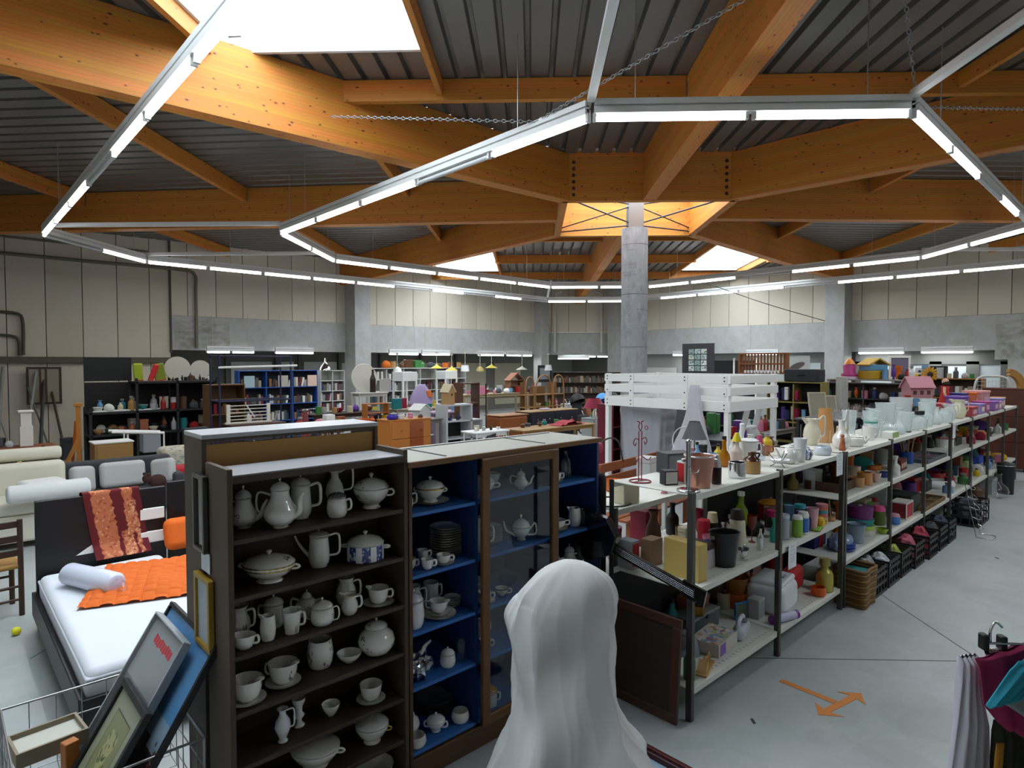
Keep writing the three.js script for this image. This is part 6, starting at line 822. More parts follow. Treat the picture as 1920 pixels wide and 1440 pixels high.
function clutter(place, n, x0, x1, y, z0, z1, size, hmax, cols, kinds = Object.keys(KINDS), group = 'clutter') {   // a loose row of different things, left to right
  for (let i = 0; i < n; i++) {
    let c, k, l, tries = 0; do { c = pick(cols); k = pick(kinds); l = `${c} ${k} ${place}`; } while (usedLabels.has(l) && ++tries < 40);
    if (usedLabels.has(l)) continue; usedLabels.add(l);
    const f = (i + 0.5) / n, along = Math.abs(x1 - x0) > Math.abs(z1 - z0), step = Math.max(Math.abs(x1 - x0), Math.abs(z1 - z0)) / n, deep = Math.min(Math.abs(x1 - x0), Math.abs(z1 - z0)) > size * 1.7, s = Math.min(size * rr(0.75, 1.1), step * (deep ? 1.15 : 0.58)), alt = i % 2 ? 1 : 0, t = thing(k.split(' ').join('_').replace('-', '_'), l, k.split(' ')[1], [x0 + (x1 - x0) * f, y + 0.001, z0 + (z1 - z0) * (along ? alt : f)], rr(-0.25, 0.25), group);
    if (!along) t.position.x = alt ? x1 : x0;
    KINDS[k](t, mat(COLS[c], rr(0.3, 0.6) > 0.45 ? 0.5 : 0.35), s, hmax * rr(0.55, 1));
  }
}
const ALLC = Object.keys(COLS), DULL = ['white', 'light grey', 'dark grey', 'black', 'brown', 'tan', 'copper', 'cream', 'teal', 'red'], KIDS = ['pink', 'red', 'purple', 'yellow', 'sky blue', 'orange', 'white', 'green', 'crimson'];
function unit(name, label, [x, y, z], w, h, d, rows, m, o = {}) {   // open shelf unit, front to +z
  const t = thing(name, label, o.cat ?? 'shelf', [x, y, z], o.turn ?? 0), th = o.th ?? 0.025;
  for (const s of [-1, 1]) part(t, 'side_panel', rb(th, h, d, s * (w - th) / 2, 0, 0, 0.003), m);
  for (let i = 0; i <= rows; i++) part(t, 'shelf', rb(w - 2 * th, th, d - 0.01, 0, Math.min(h - th, 0.06 + i * (h - 0.06 - th) / rows), 0, 0.003), m);
  if (o.mid) for (let k = 1; k < o.mid; k++) part(t, 'divider', bx(th, h - 0.1, d - 0.02, -w / 2 + w * k / o.mid, 0.05, 0), m);
  if (o.back !== 0) part(t, 'back_panel', bx(w - 0.01, h - 0.02, 0.006, 0, 0.01, -d / 2 + 0.004), o.bm ?? m);
  return t;
}
const bookGeo = [0.16, 0.2, 0.24, 0.28].map((h) => new THREE.BoxGeometry(1, h, 0.17).translate(0, h / 2, 0));
const SPINE = [0x2a2c34, 0x6a1c20, 0xc4c0b4, 0x1f2f55, 0x8a8478, 0x3a4a3a, 0xd4d2cc, 0x55504c, 0x7a5a3a, 0xa9a9ae].map((c) => mat(c, 0.6));
function books(label, group, [x, y, z], len, hs = [0, 1], turn = 0, spines = SPINE) {   // a row of upright books, each one a thing
  let p = 0; while (p < len - 0.05) { const w = rr(0.045, 0.085), o = single('book', label, 'book', bookGeo[Math.min(3, hs[0] + Math.floor(rnd() * (hs[1] - hs[0] + 1)))], pick(spines), [x + (p + w / 2) * Math.cos(turn), y + 0.0006, z - (p + w / 2) * Math.sin(turn)], turn, group); o.scale.x = w - 0.003; if (rnd() < 0.08) { o.rotation.z = -0.2; p += 0.03; } p += w + 0.001; }
}
function table(name, label, [x, y, z], w, d, h, m, o = {}) {
  const t = thing(name, label, o.cat ?? 'table', [x, y, z], o.turn ?? 0), lm = o.lm ?? m;
  part(t, 'table_top', rb(w, 0.03, d, 0, h - 0.03, 0, 0.008), m);
  for (const s of [-1, 1]) part(t, 'apron', bx(w - 0.1, 0.08, 0.02, 0, h - 0.11, s * (d / 2 - 0.05)), lm);
  for (const a of [-1, 1]) for (const b of [-1, 1]) part(t, 'leg', bx(o.leg ?? 0.05, h - 0.03, o.leg ?? 0.05, a * (w / 2 - 0.05), 0, b * (d / 2 - 0.05)), lm);
  return t;
}
function chest(name, label, [x, y, z], w, h, d, rows, m, o = {}) {
  const t = thing(name, label, o.cat ?? 'chest', [x, y, z], o.turn ?? 0), f = o.foot ?? 0.06;
  part(t, 'carcass', rb(w, h - f - 0.025, d, 0, f, 0, 0.006), m); part(t, 'top_board', rb(w + 0.03, 0.025, d + 0.02, 0, h - 0.025, 0, 0.006), o.tm ?? m);
  for (const a of [-1, 1]) for (const b of [-1, 1]) part(t, 'foot', cy(0.02, 0.025, f, a * (w / 2 - 0.06), 0, b * (d / 2 - 0.06), 10), o.tm ?? m);
  const dh = (h - f - 0.06) / rows; for (let i = 0; i < rows; i++) for (let k = 0; k < (o.cols ?? 1); k++) { const dw = (w - 0.06) / (o.cols ?? 1), dx = -w / 2 + 0.03 + dw * (k + 0.5), g = part(t, 'drawer', rb(dw - 0.015, dh - 0.015, 0.02, dx, f + 0.015 + i * dh, d / 2 + 0.006, 0.004), m); for (const s of [-1, 1]) part(g, 'knob', sp(0.014, dx + s * dw * 0.25, f + 0.015 + (i + 0.45) * dh, d / 2 + 0.025, 8), o.km ?? silver); }
  return t;
}
function pendant(label, [x, y, z], len, kind, c) {
  const t = thing('pendant_lamp', label, 'lamp', [x, y, z], 0, 'unlit pendant lamps over the bookcases'), m = mat(c, 0.45, { side: THREE.DoubleSide });
  part(t, 'cord', rod([0, 0.1, 0], [0, len, 0], 0.008, 6), offwhite); part(t, 'ceiling_cup', cy(0.03, 0.06, 0.06, 0, len - 0.06, 0, 12), offwhite);
  part(t, 'lamp_shade', kind === 'cone' ? lathe([[0.24, 0], [0.235, 0.005], [0.04, 0.12], [0.03, 0.16], [0, 0.165]], 28) : kind === 'drum' ? lathe([[0.17, -0.12], [0.165, -0.12], [0.13, 0.12], [0.135, 0.12]], 28) : lathe([[0.16, -0.05], [0.14, 0.06], [0.06, 0.14], [0, 0.15]], 24), m);
  return t;
}
// ---------- left: sofas, trunk and workshop corner ----------
{
  const w = mat(0xcfcbb8, 0.8), t = thing('sofa', 'cream white sofa at the left behind the headboard', 'sofa', [0.55, 0, -10.05]);
  part(t, 'seat_base', rb(1.5, 0.34, 0.8, 0, 0.08, 0, 0.05), w); part(t, 'seat_cushion', rb(1.2, 0.16, 0.72, 0, 0.42, 0.05, 0.06), w); part(t, 'backrest', rb(1.5, 0.72, 0.24, 0, 0.25, -0.42, 0.08), w); for (const s of [-1, 1]) part(t, 'armrest', rb(0.2, 0.5, 0.82, s * 0.72, 0.1, 0.02, 0.08), w); for (const s of [-1, 1]) for (const z of [-0.3, 0.3]) part(t, 'foot', cy(0.025, 0.03, 0.085, s * 0.6, 0, z, 10), black);
  const b = lathe([[0, -0.42], [0.08, -0.42], [0.11, -0.39], [0.11, 0.39], [0.08, 0.42], [0, 0.42]], 24).rotateZ(PI / 2);
  single('bolster', 'white roll bolster lying across the front of the cream sofa', 'bolster', b, mat(0xd5d7d6, 0.8), [1.02, 0.715, -9.5], 0.05);
  single('bolster', 'long cream bolster along the top of the sofa back', 'bolster', b.clone().scale(0.9, 0.8, 0.8), w, [0.9, 1.06, -10.6]);
  single('cushion', 'white square cushion at the right end of the cream sofa', 'cushion', rb(0.5, 0.2, 0.4, 0, 0, 0, 0.08), mat(0xd8d8d4, 0.85), [1.0, 0.585, -10.02], 0.2);
  const g = mat(0x3a3b40, 0.85), k = thing('sofa', 'dark grey sofa with three white cushions', 'sofa', [2.1, 0, -11.1]);
  part(k, 'seat_base', rb(1.45, 0.3, 0.75, 0, 0.06, 0, 0.04), g); part(k, 'backrest', rb(1.5, 0.55, 0.2, 0, 0.24, -0.32, 0.06), g); for (const s of [-1, 1]) part(k, 'armrest', rb(0.16, 0.5, 0.75, s * 0.72, 0.06, 0, 0.05), g); for (const s of [-1, 1]) for (const z of [-0.28, 0.28]) part(k, 'foot', cy(0.025, 0.03, 0.065, s * 0.6, 0, z, 10), black);
  for (const [x, z, w2, r, l] of [[1.58, -11.0, 0.4, 0.7, 'white cushion slumped at the left arm of the grey sofa'], [2.12, -11.12, 0.62, 0, 'wide white cushion in the middle of the grey sofa'], [2.66, -11.0, 0.4, -0.9, 'white cushion standing at the right arm of the grey sofa']]) { const c = single('cushion', l, 'cushion', rb(w2, 0.4, 0.16, 0, 0, 0, 0.075), mat(0xb8b8b6, 0.9), [x, 0.37, z], r); c.rotation.x = -0.18; }
  const pl = thing('plush_toy', 'brown plush animal on the grey sofa', 'toy', [2.5, 0.37, -10.75], 0.4), br = mat(0x3a1e18, 0.9); part(pl, 'body', sp(0.1, 0, 0.1, 0).scale(1.4, 1, 1), br); part(pl, 'head', sp(0.07, -0.16, 0.16, 0), br); for (const s of [-1, 1]) { part(pl, 'ear', sp(0.025, -0.17, 0.23, s * 0.05), br); part(pl, 'leg', cy(0.03, 0.03, 0.08, 0.1, 0.0, s * 0.05, 8), br); }
}
{ const m = mat(0x7a4020, 0.5), t = thing('trunk', 'orange-brown wooden trunk with dark straps behind the sofa', 'trunk', [0.95, 0, -12.55]); part(t, 'trunk_body', rb(1.0, 0.74, 0.5, 0, 0, 0, 0.02), m); part(t, 'lid', rb(1.02, 0.22, 0.52, 0, 0.75, 0, 0.05), m); for (const x of [-0.3, 0.3]) part(t, 'strap', bx(0.05, 0.98, 0.01, x, 0, 0.262), mat(0x2c1810, 0.6)); part(t, 'lock', rb(0.06, 0.08, 0.015, 0, 0.68, 0.262, 0.004), gold); }
{ const t = thing('pedestal', 'white square pedestal column standing on the trunk', 'pedestal', [1.06, 0.972, -12.55]); part(t, 'base', rb(0.17, 0.32, 0.17, 0, 0, 0, 0.006), offwhite); part(t, 'shaft', rb(0.14, 0.22, 0.14, 0, 0.32, 0, 0.006), offwhite); part(t, 'cap', rb(0.2, 0.03, 0.2, 0, 0.54, 0, 0.006), offwhite); }
clutter('on the brown trunk at the left', 3, 0.55, 0.9, 0.972, -12.5, -12.6, 0.13, 0.25, ['light grey', 'red', 'purple', 'dark grey'], ['lidded box', 'cloth bundle', 'round tin'], 'things on the trunk');
{ const t = thing('easel', 'tall orange wooden easel frame', 'easel', [1.75, 0, -12.9], -0.3), m = mat(0xb0722a, 0.6); part(t, 'upright', bx(0.07, 1.6, 0.05, 0.06, 0, 0), m); part(t, 'strut', bar([-0.35, 0.02, 0.1], [0.06, 1.0, 0], 0.05, 0.06), m); part(t, 'cross_rail', bx(0.4, 0.05, 0.03, -0.05, 0.35, 0.04), m); part(t, 'top_clamp', rb(0.12, 0.06, 0.08, 0.06, 1.55, 0, 0.01), m); part(t, 'prop', bar([-0.12, 0.02, -0.25], [0.02, 1.3, 0], 0.03, 0.04), mat(0xd0621a, 0.6)); }
chest('cupboard', 'tan cupboard with white top behind the grey sofa', [2.28, 0, -12.85], 0.58, 0.92, 0.45, 1, mat(0x9a743e, 0.6), { cat: 'cupboard', tm: white });
{ const t = thing('tube_frame', 'white tubular medical frame with grey box', 'frame', [2.95, 0, -13.35]); part(t, 'box', rb(0.3, 0.36, 0.3, 0.05, 0.6, 0, 0.02), mat(0x8b8f96, 0.4)); for (const x of [-0.35, 0.25]) for (const z of [-0.15, 0.15]) part(t, 'post', cy(0.015, 0.015, 0.98, x, 0, z, 8), white); for (const z of [-0.15, 0.15]) part(t, 'rail', rod([-0.6, 1.04, z], [0.25, 0.96, z], 0.025), white); part(t, 'rail', rod([-0.35, 0.6, 0.15], [-0.35, 0.6, -0.15], 0.02), white); }
{ const t = thing('office_chair', 'dark office chair turned away near the black rack', 'chair', [3.75, 0, -13.5], 0.2), m = mat(0x1d262c, 0.6); part(t, 'backrest', rb(0.5, 0.5, 0.09, 0, 0.52, 0.2, 0.04), m); part(t, 'seat', rb(0.5, 0.09, 0.48, 0, 0.43, -0.05, 0.04), m); part(t, 'column', cy(0.03, 0.03, 0.35, 0, 0.08, -0.05, 10), chrome); for (let i = 0; i < 5; i++) part(t, 'base_arm', bar([0, 0.08, -0.05], [0.28 * Math.cos(i * 1.257), 0.04, -0.05 + 0.28 * Math.sin(i * 1.257)], 0.04, 0.03), chrome); part(t, 'handle', tube([[-0.05, 0.82, 0.25], [0, 0.84, 0.27], [0.05, 0.82, 0.25]], 0.01, 10), silver); }
{ const t = thing('ottoman', 'flowered pouffe beside the grey sofa', 'pouffe', [3.1, 0, -12.0]); part(t, 'cushion_top', rb(0.55, 0.35, 0.5, 0, 0.48, 0, 0.1), mat(0xffffff, 0.9, { map: canvasTex(128, 128, (g, w, h) => { g.fillStyle = '#b9b3a0'; g.fillRect(0, 0, w, h); speckle(g, w, h, 70, ['#7f9488', '#a08a7a', '#94a3a0', '#c9c0a8'], 3, 10); }) })); part(t, 'base', rb(0.52, 0.48, 0.48, 0, 0, 0, 0.03), mat(0x2c2c30, 0.8)); }
single('cushion', 'red cushion on the flowered pouffe side', 'cushion', rb(0.4, 0.12, 0.35, 0, 0, 0, 0.05), mat(0xa8161c, 0.8), [2.98, 0.455, -11.35], 0.4);
{ // black workshop rack
  const t = thing('workshop_rack', 'tall black metal rack piled with junk along the left wall', 'rack', [3.8, 0, -16.6]), m = mat(0x1c1d1f, 0.6);
  for (const x of [-1.3, -0.4, 0.45, 1.33]) for (const z of [-0.35, 0.35]) part(t, 'upright', bx(0.05, x < -1 ? 1.3 : 1.95, 0.05, x, 0, z), m);
  for (const [y, x0, x1] of [[1.87, -0.42, 1.35], [1.2, -1.32, 1.35], [0.7, -1.32, 1.35], [0.12, -1.32, 1.35]]) part(t, 'shelf', rb(x1 - x0, 0.05, 0.75, (x0 + x1) / 2, y - 0.05, 0, 0.006), m);
  part(t, 'end_panel', bx(0.04, 1.4, 0.7, 1.33, 0.5, 0), m); part(t, 'back_sheet', bx(2.6, 1.75, 0.01, 0, 0.1, -0.37), mat(0x222120, 0.9));
}
single('blackboard', 'large black board hung above the workshop rack', 'board', rb(0.95, 0.55, 0.04, 0, 0, 0, 0.006), mat(0x131415, 0.7), [2.98, 1.88, -17.0]);
for (const [n, x, y, z, w, h, d, c, tz, l] of [['panel_board', 3.55, 1.871, -16.75, 0.2, 0.42, 0.06, 0x9db01c, 0.05, 'lime green board standing on the rack top'], ['panel_board', 3.78, 1.871, -16.7, 0.12, 0.42, 0.08, 0xc81e28, -0.35, 'red plastic float leaning on the rack top'], ['panel_board', 4.02, 1.871, -16.72, 0.25, 0.42, 0.05, 0x7f8a12, 0.18, 'olive green panel leaning on the rack top']]) { const t = thing(n, l, 'panel', [x, y, z]); part(t, 'panel', rb(w, h, d, 0, 0, 0, 0.03), mat(c, 0.5)); part(t, 'edge_strip', rb(w * 0.9, 0.03, d + 0.02, 0, 0, 0, 0.008), mat(0xb03a18, 0.5)); t.rotation.z = tz; }
for (const [x, y, r, l] of [[4.42, 2.22, 0.3, 'big round white table top leaning above the rack'], [4.95, 2.18, 0.25, 'second round white disc beside the larger one']]) single('round_board', l, 'board', new THREE.CylinderGeometry(r, r, 0.03, 40).rotateX(PI / 2 - 0.12), mat(0xb5b2a4, 0.6), [x, y - 0.06, -16.85]);
clutter('on the top of the black rack', 9, 4.15, 5.05, 1.871, -16.4, -16.5, 0.14, 0.16, ['black', 'dark grey', 'red', 'brown', 'white'], undefined, 'rack top things');
clutter('on the upper black rack shelf', 22, 2.6, 5.0, 1.201, -16.35, -16.75, 0.2, 0.36, DULL.concat(['sky blue', 'orange']), undefined, 'workshop things');
clutter('on the lower black rack shelf', 22, 2.6, 5.0, 0.701, -16.35, -16.75, 0.2, 0.34, DULL, undefined, 'workshop things');
for (const [x, l] of [[2.75, 'first white plastic moulding on the black rack edge'], [2.95, 'second white plastic moulding on the black rack edge']]) single('moulding', l, 'moulding', rb(1.2, 0.035, 0.06, 0.4, 0, 0, 0.01), white, [x, 1.201, x < 2.9 ? -16.3 : -16.38], 0.03);
{ const P = [[0.55, 0.9, 2.1, 0x7a7a70], [0.75, 0.6, 2.3, 0x5c5b50], [1.0, 1.25, 2.2, 0x8a8a84], [1.35, 0.9, 2.0, 0x9a9a90], [1.5, 1.9, 2.15, 0x8f8f8a], [1.8, 2.05, 1.9, 0x3a3a38], [2.05, 1.7, 1.75, 0x6a6a60], [2.3, 2.2, 1.6, 0x4a3a28]], W = ['first', 'second', 'third', 'fourth', 'fifth', 'sixth', 'seventh', 'eighth']; P.forEach(([a, b, h, c], i) => single('leaning_pole', `${W[i]} pole from the left leaning on the panelled wall`, 'pole', rod([a, 0.01, -18.6 + i * 0.05], [b, h, -19.66], 0.022 + 0.008 * (i % 3)), mat(c, 0.6), [0, 0, 0], 0, 'poles leaning on the left wall')); }
{ const t = framed('window_sash', 'brown wooden frame with crossbars hanging on the wall', 'frame', [2.05, 1.25, -19.6], 0.72, 0.95, { fm: mat(0x3a2416, 0.6), pm: mat(0x8d8674, 0.7), f: 0.05 }); for (const x of [-0.08, 0.04]) part(t, 'crossbar', bx(0.04, 0.86, 0.03, x, 0.05, 0), mat(0x4a2c1a, 0.6)); }
single('wood_plank', 'short orange plank leaning at the far left', 'plank', rb(0.14, 1.1, 0.04, 0, 0, 0, 0.006), mat(0x8a3a22, 0.6), [0.95, 0.004, -18.9], 0.4).rotation.x = -0.1;
clutter('heaped at the foot of the left wall', 7, 0.7, 2.4, 0.0, -18.0, -18.5, 0.3, 0.6, ['dark grey', 'black', 'light grey', 'brown', 'red'], ['lidded box', 'cloth bundle', 'round tin'], 'heap by the left wall');
// ---------- middle left: navy frame, cot, blue bookcase ----------
{ const m = mat(0x1c2142, 0.5), t = thing('frame_rack', 'tall navy tubular frame rack with a white pole across', 'rack', [5.35, 0, -14.5]); for (const x of [-0.8, 0.8]) for (const z of [-0.3, 0.3]) part(t, 'post', cy(0.022, 0.022, 2.5, x, 0, z, 8), m); for (const y of [2.45, 1.45, 0.5]) { for (const z of [-0.3, 0.3]) part(t, 'rail', rod([-0.8, y, z], [0.8, y, z], 0.018), m); for (const x of [-0.8, 0.8]) part(t, 'rail', rod([x, y, -0.3], [x, y, 0.3], 0.018), m); } part(t, 'white_pole', rod([-0.82, 2.2, 0.31], [0.95, 2.24, 0.31], 0.025), white); }
{ const t = thing('cot', 'white slatted cot side resting on a brown table', 'cot', [5.02, 0.985, -13.8]); part(t, 'end_post', bx(0.07, 0.42, 0.05, -0.43, 0, 0), offwhite); part(t, 'end_post', bx(0.07, 0.42, 0.05, 0.43, 0, 0), offwhite); for (let i = 0; i < 5; i++) part(t, 'slat', bx(0.86, 0.018, 0.02, 0, 0.08 + i * 0.075, 0), offwhite); part(t, 'bottom_rail', bx(0.98, 0.035, 0.08, 0, 0, 0), offwhite); }
table('table', 'brown wooden table under the white cot side', [5.15, 0, -13.85], 1.2, 0.6, 0.98, mat(0x4a2c20, 0.5));
{ const t = unit('shelf_unit', 'slanted wooden rack full of brown pillows', [5.0, 0, -15.3], 0.8, 1.8, 0.5, 5, mat(0x6a4a28, 0.6)); for (let i = 0; i < 4; i++) part(t, 'slanted_edge', bar([0.42, 0.4 + i * 0.3, 0.26], [0.6, 0.1 + i * 0.3, 0.3], 0.03, 0.03), offwhite); }
clutter('in the slanted wooden rack', 7, 4.72, 5.3, 1.12, -15.2, -15.3, 0.14, 0.24, ['brown', 'tan', 'copper', 'crimson', 'dark grey'], ['cloth bundle', 'lidded box'], 'pillows in the wooden rack');
{ const bl = mat(0x1f4f9a, 0.5); unit('bookcase', 'long blue bookcase by the left wall', [7.6, 0, -18.5], 2.4, 2.08, 0.35, 4, bl, { mid: 3, cat: 'bookcase', bm: mat(0x2a2c34, 0.8) });
  for (let r = 1; r < 4; r++) for (const x of [6.48, 7.3, 8.05]) books(`book on row ${['', 'one', 'two', 'three'][r]} of the long blue bookcase`, 'books in the blue bookcase', [x, 0.06 + r * 0.4989 + 0.027, -18.46], 0.62, [1, 3]);
  for (const [x, c, l] of [[6.7, 0x9ab0b8, 'pale blue picture card on top of the blue bookcase row'], [7.7, 0xa8a49c, 'grey picture card in the blue bookcase'], [8.62, 0xd6b8a8, 'pink-edged book cover facing out of the blue bookcase']]) single('picture_card', l, 'card', bx(0.3, 0.34, 0.02), mat(c, 0.6), [x, 1.584, -18.33]); }
{ const t = thing('bicycle', 'dark bicycle with black saddle standing before the blue bookcase', 'bicycle', [7.2, 0, -15.6], 0.4), m = mat(0x2a2c30, 0.5, { metalness: 0.6 }); for (const x of [-0.5, 0.5]) { part(t, 'wheel', new THREE.TorusGeometry(0.32, 0.018, 6, 32).translate(x, 0.34, 0), black); part(t, 'hub', new THREE.CylinderGeometry(0.03, 0.03, 0.1, 10).rotateX(PI / 2).translate(x, 0.34, 0), chrome); } for (const [a, b] of [[[-0.5, 0.34, 0], [-0.1, 0.9, 0]], [[-0.1, 0.9, 0], [0.38, 0.92, 0]], [[-0.1, 0.3, 0], [0.4, 0.85, 0]], [[0.38, 1.0, 0], [0.5, 0.34, 0]], [[-0.5, 0.34, 0], [-0.1, 0.3, 0]], [[-0.1, 0.3, 0], [-0.14, 1.0, 0]]]) part(t, 'frame_tube', rod(a, b, 0.018), m); part(t, 'saddle', rb(0.26, 0.06, 0.14, -0.15, 1.0, 0, 0.03), black); part(t, 'handlebar', tube([[0.3, 1.06, -0.25], [0.4, 1.06, -0.1], [0.4, 1.06, 0.1], [0.3, 1.06, 0.25]], 0.013, 16), chrome); }
clutter('on the long bench before the blue bookcase', 11, 5.9, 8.4, 0.8, -13.4, -13.7, 0.16, 0.3, ALLC, undefined, 'bench things');
table('bench', 'long low bench loaded with small goods', [7.15, 0, -13.55], 2.7, 0.6, 0.8, mat(0x55402c, 0.6), { cat: 'bench' });
{ const t = thing('traffic_cone', 'tall dull red cone near the cot', 'cone', [5.95, 0.0, -13.0]); part(t, 'cone', lathe([[0.16, 0.03], [0.05, 1.22], [0, 1.23]], 24), mat(0x7a3030, 0.6)); part(t, 'base', rb(0.36, 0.03, 0.36, 0, 0, 0, 0.01), mat(0x5a2424, 0.6)); }
single('white_carton', 'plain white carton on a stool beside the red cone', 'carton', rb(0.2, 0.22, 0.2, 0, 0, 0, 0.006), white, [6.3, 0.951, -12.6]);
table('stool', 'small brown stool under the white carton', [6.3, 0, -12.6], 0.4, 0.4, 0.95, mat(0x5a3a24, 0.6), { cat: 'stool' });
{ const o = mat(0xa8682a, 0.6), t = thing('toy_shelf', 'small orange wooden toy shelf with arch', 'toy shelf', [8.0, 0.801, -13.5]); for (const s of [-1, 1]) part(t, 'side', rb(0.03, 0.5, 0.24, s * 0.3, 0, 0, 0.006), o); for (const y of [0, 0.25, 0.48]) part(t, 'board', bx(0.6, 0.02, 0.24, 0, y, 0), o); part(t, 'front_tray', rb(0.3, 0.16, 0.1, -0.45, 0, 0.15, 0.01), mat(0xc9521a, 0.5)); }
{ const t = unit('shelf_unit', 'narrow white two-bay bookcase left of the wall column', [9.5, 0, -18.85], 0.85, 2.06, 0.32, 6, mat(0xb9b9b5, 0.5), { mid: 2 }); for (let r = 2; r < 5; r++) for (const x of [9.12, 9.55]) books(`book on row ${r + 1} of the narrow white bookcase`, 'books in the narrow bookcase', [x, 0.06 + r * 0.329 + 0.027, -18.82], 0.36, [1, 2]); }
{ const t = thing('lamp_shade', 'shiny silver funnel-shaped lamp on the narrow bookcase', 'lamp', [9.3, 2.062, -18.8]); part(t, 'dome', lathe([[0.2, 0], [0.19, 0.06], [0.1, 0.18], [0.035, 0.26], [0.02, 0.4], [0, 0.41]], 28), chrome); part(t, 'rim', new THREE.TorusGeometry(0.2, 0.006, 6, 28).rotateX(PI / 2).translate(0, 0.004, 0), chrome); }
// ---------- centre: white bookcases, pendant lamps, showcases ----------
unit('bookcase', 'wide white bookcase of grey and dark books right of the wall column', [13.15, 0, -19.15], 4.3, 2.12, 0.34, 5, mat(0xc2c2be, 0.5), { mid: 6, cat: 'bookcase', bm: mat(0x8a8a86, 0.7) });
for (let r = 2; r < 5; r++) for (let k = 0; k < 6; k++) if ((r * 5 + k * 3) % 7 > 1) books(`book on row ${['', 'one', 'two', 'three', 'four'][r]}, bay ${['one', 'two', 'three', 'four', 'five', 'six'][k]} of the wide white bookcase`, 'books in the wide white bookcase', [11.06 + k * 0.715, 0.06 + r * 0.407 + 0.027, -19.1], 0.56, [1, 3]);
[['white pendant with slim cup near the wall column', 11.9, 'bell', 0xd8d4cc], ['yellow cone pendant with round bulb', 13.9 - 0.3, 'cone', 0xc9b84a], ['second yellow cone pendant beside the white drum shade', 14.6 - 0.3, 'cone', 0xc9b84a], ['white drum-shaded pendant in the lamp row', 14.95, 'drum', 0xdedede], ['small wire cage pendant', 15.7, 'bell', 0x9a8a4a], ['third yellow cone pendant at the right of the row', 16.3, 'cone', 0xc9b84a], ['wide pale glass pendant over the toys', 18.0, 'cone', 0xc2c2b0], ['small white drum pendant near the back column', 19.6, 'drum', 0xcfcfca]].forEach(([l, x, k, c], i) => pendant(l, [x, 2.02 + 0.08 * (i % 2), -18.6], 0.62, k, c));
clutter('on top of the wide white bookcase', 11, 11.6, 15.2, 2.121, -19.1, -19.2, 0.2, 0.3, ['brown', 'black', 'copper', 'orange', 'dark grey', 'tan', 'green'], undefined, 'things on the bookcase top');
function showcase(label, [x, y, z], turn) { const t = thing('glass_showcase', label, 'showcase', [x, y, z], turn), w = mat(0xe0e2e0, 0.4); part(t, 'cornice', rb(0.56, 0.28, 0.5, 0, 1.75, 0, 0.01), w); part(t, 'plinth', rb(0.56, 0.5, 0.5, 0, 0, 0, 0.01), w); for (const a of [-1, 1]) for (const b of [-1, 1]) part(t, 'post', bx(0.05, 1.25, 0.05, a * 0.255, 0.5, b * 0.225), w); for (const y2 of [0.9, 1.3]) part(t, 'glass_shelf', bx(0.46, 0.008, 0.4, 0, y2, 0), glass()); part(t, 'glass_front', bx(0.46, 1.25, 0.005, 0, 0.5, 0.235), glass()); }
showcase('white showcase with glass shelves in front of the bookcases', [10.5, 0, -16.0], 0.1);
showcase('second white showcase with a picture board on top', [13.0, 0, -17.2], 0.1);
clutter('inside the first white showcase', 3, 10.38, 10.62, 0.909, -15.98, -16.02, 0.09, 0.16, ['white', 'light grey', 'copper'], undefined, 'showcase things');
clutter('inside the second white showcase', 3, 12.88, 13.12, 0.909, -17.18, -17.22, 0.09, 0.16, ['white', 'teal', 'crimson'], undefined, 'showcase things');
{ const t = table('side_table', 'tall white side table before the wall column', [8.7, 0, -15], 0.9, 0.5, 1.5, mat(0xc9c7bd, 0.5)); part(t, 'lower_shelf', bx(0.8, 0.02, 0.4, 0, 0.5, 0), mat(0xc9c7bd, 0.5)); }
single('mirror', 'large round white mirror disc on the tall side table', 'mirror', join(new THREE.CylinderGeometry(0.38, 0.38, 0.03, 48).rotateX(PI / 2 - 0.15), new THREE.TorusGeometry(0.38, 0.02, 8, 48).rotateX(-0.15)), mat(0xcac8bc, 0.4), [8.62, 1.885, -15.12]);
vessel('bottle', 'tall dark bottle-shaped ornament on the side table', 'bottle', [8.75, 1.501, -14.9], { p: 'bottle', r: 0.08, h: 0.62, m: mat(0x2a1a12, 0.3) });
framed('notice_board', 'grey blank board leaning on the side table right end', 'board', [9.2, 1.502, -15.0], 0.36, 0.36, { fm: mat(0xb5b5ae, 0.5), pm: mat(0xa9a9a2, 0.6), f: 0.02, d: 0.02 });
for (const [x, y, z, s, c, l] of [[9.75, 0, -16.2, 1, 0xb9ad2a, 'bright yellow folding chair by the bookcase'], [9.1, 0, -13.0, 1, 0x8f8d86, 'grey folding chair behind the pine chest'], [7.6, 0, -8.4, 1, 0x1d1d20, 'black dining chair near the blue cabinet']]) { const t = thing('folding_chair', l, 'chair', [x, y, z], 0.5), m = mat(c, 0.5); part(t, 'seat', rb(0.42, 0.03, 0.4, 0, 0.44, 0, 0.01), m); part(t, 'backrest', rb(0.42, 0.2, 0.025, 0, 0.78, -0.2, 0.01), m); for (const q of [-1, 1]) { part(t, 'leg', bar([q * 0.2, 0.0, -0.24], [q * 0.2, 0.98, -0.19], 0.025, 0.025), m); part(t, 'leg', bar([q * 0.2, 0.0, 0.2], [q * 0.2, 0.45, -0.18], 0.025, 0.025), m); } }
{ const pn = mat(0xb06a28, 0.5), t = chest('chest_of_drawers', 'orange pine chest wrapped in clear film', [7.2, 0, -11.0], 1.0, 1.14, 0.5, 3, pn, { km: mat(0x7a4418, 0.5), cols: 1 }); part(t, 'film_wrap', bx(0.34, 0.9, 0.004, 0.12, 0.2, 0.284), glass(0xf4e8e4, 0.1)); }
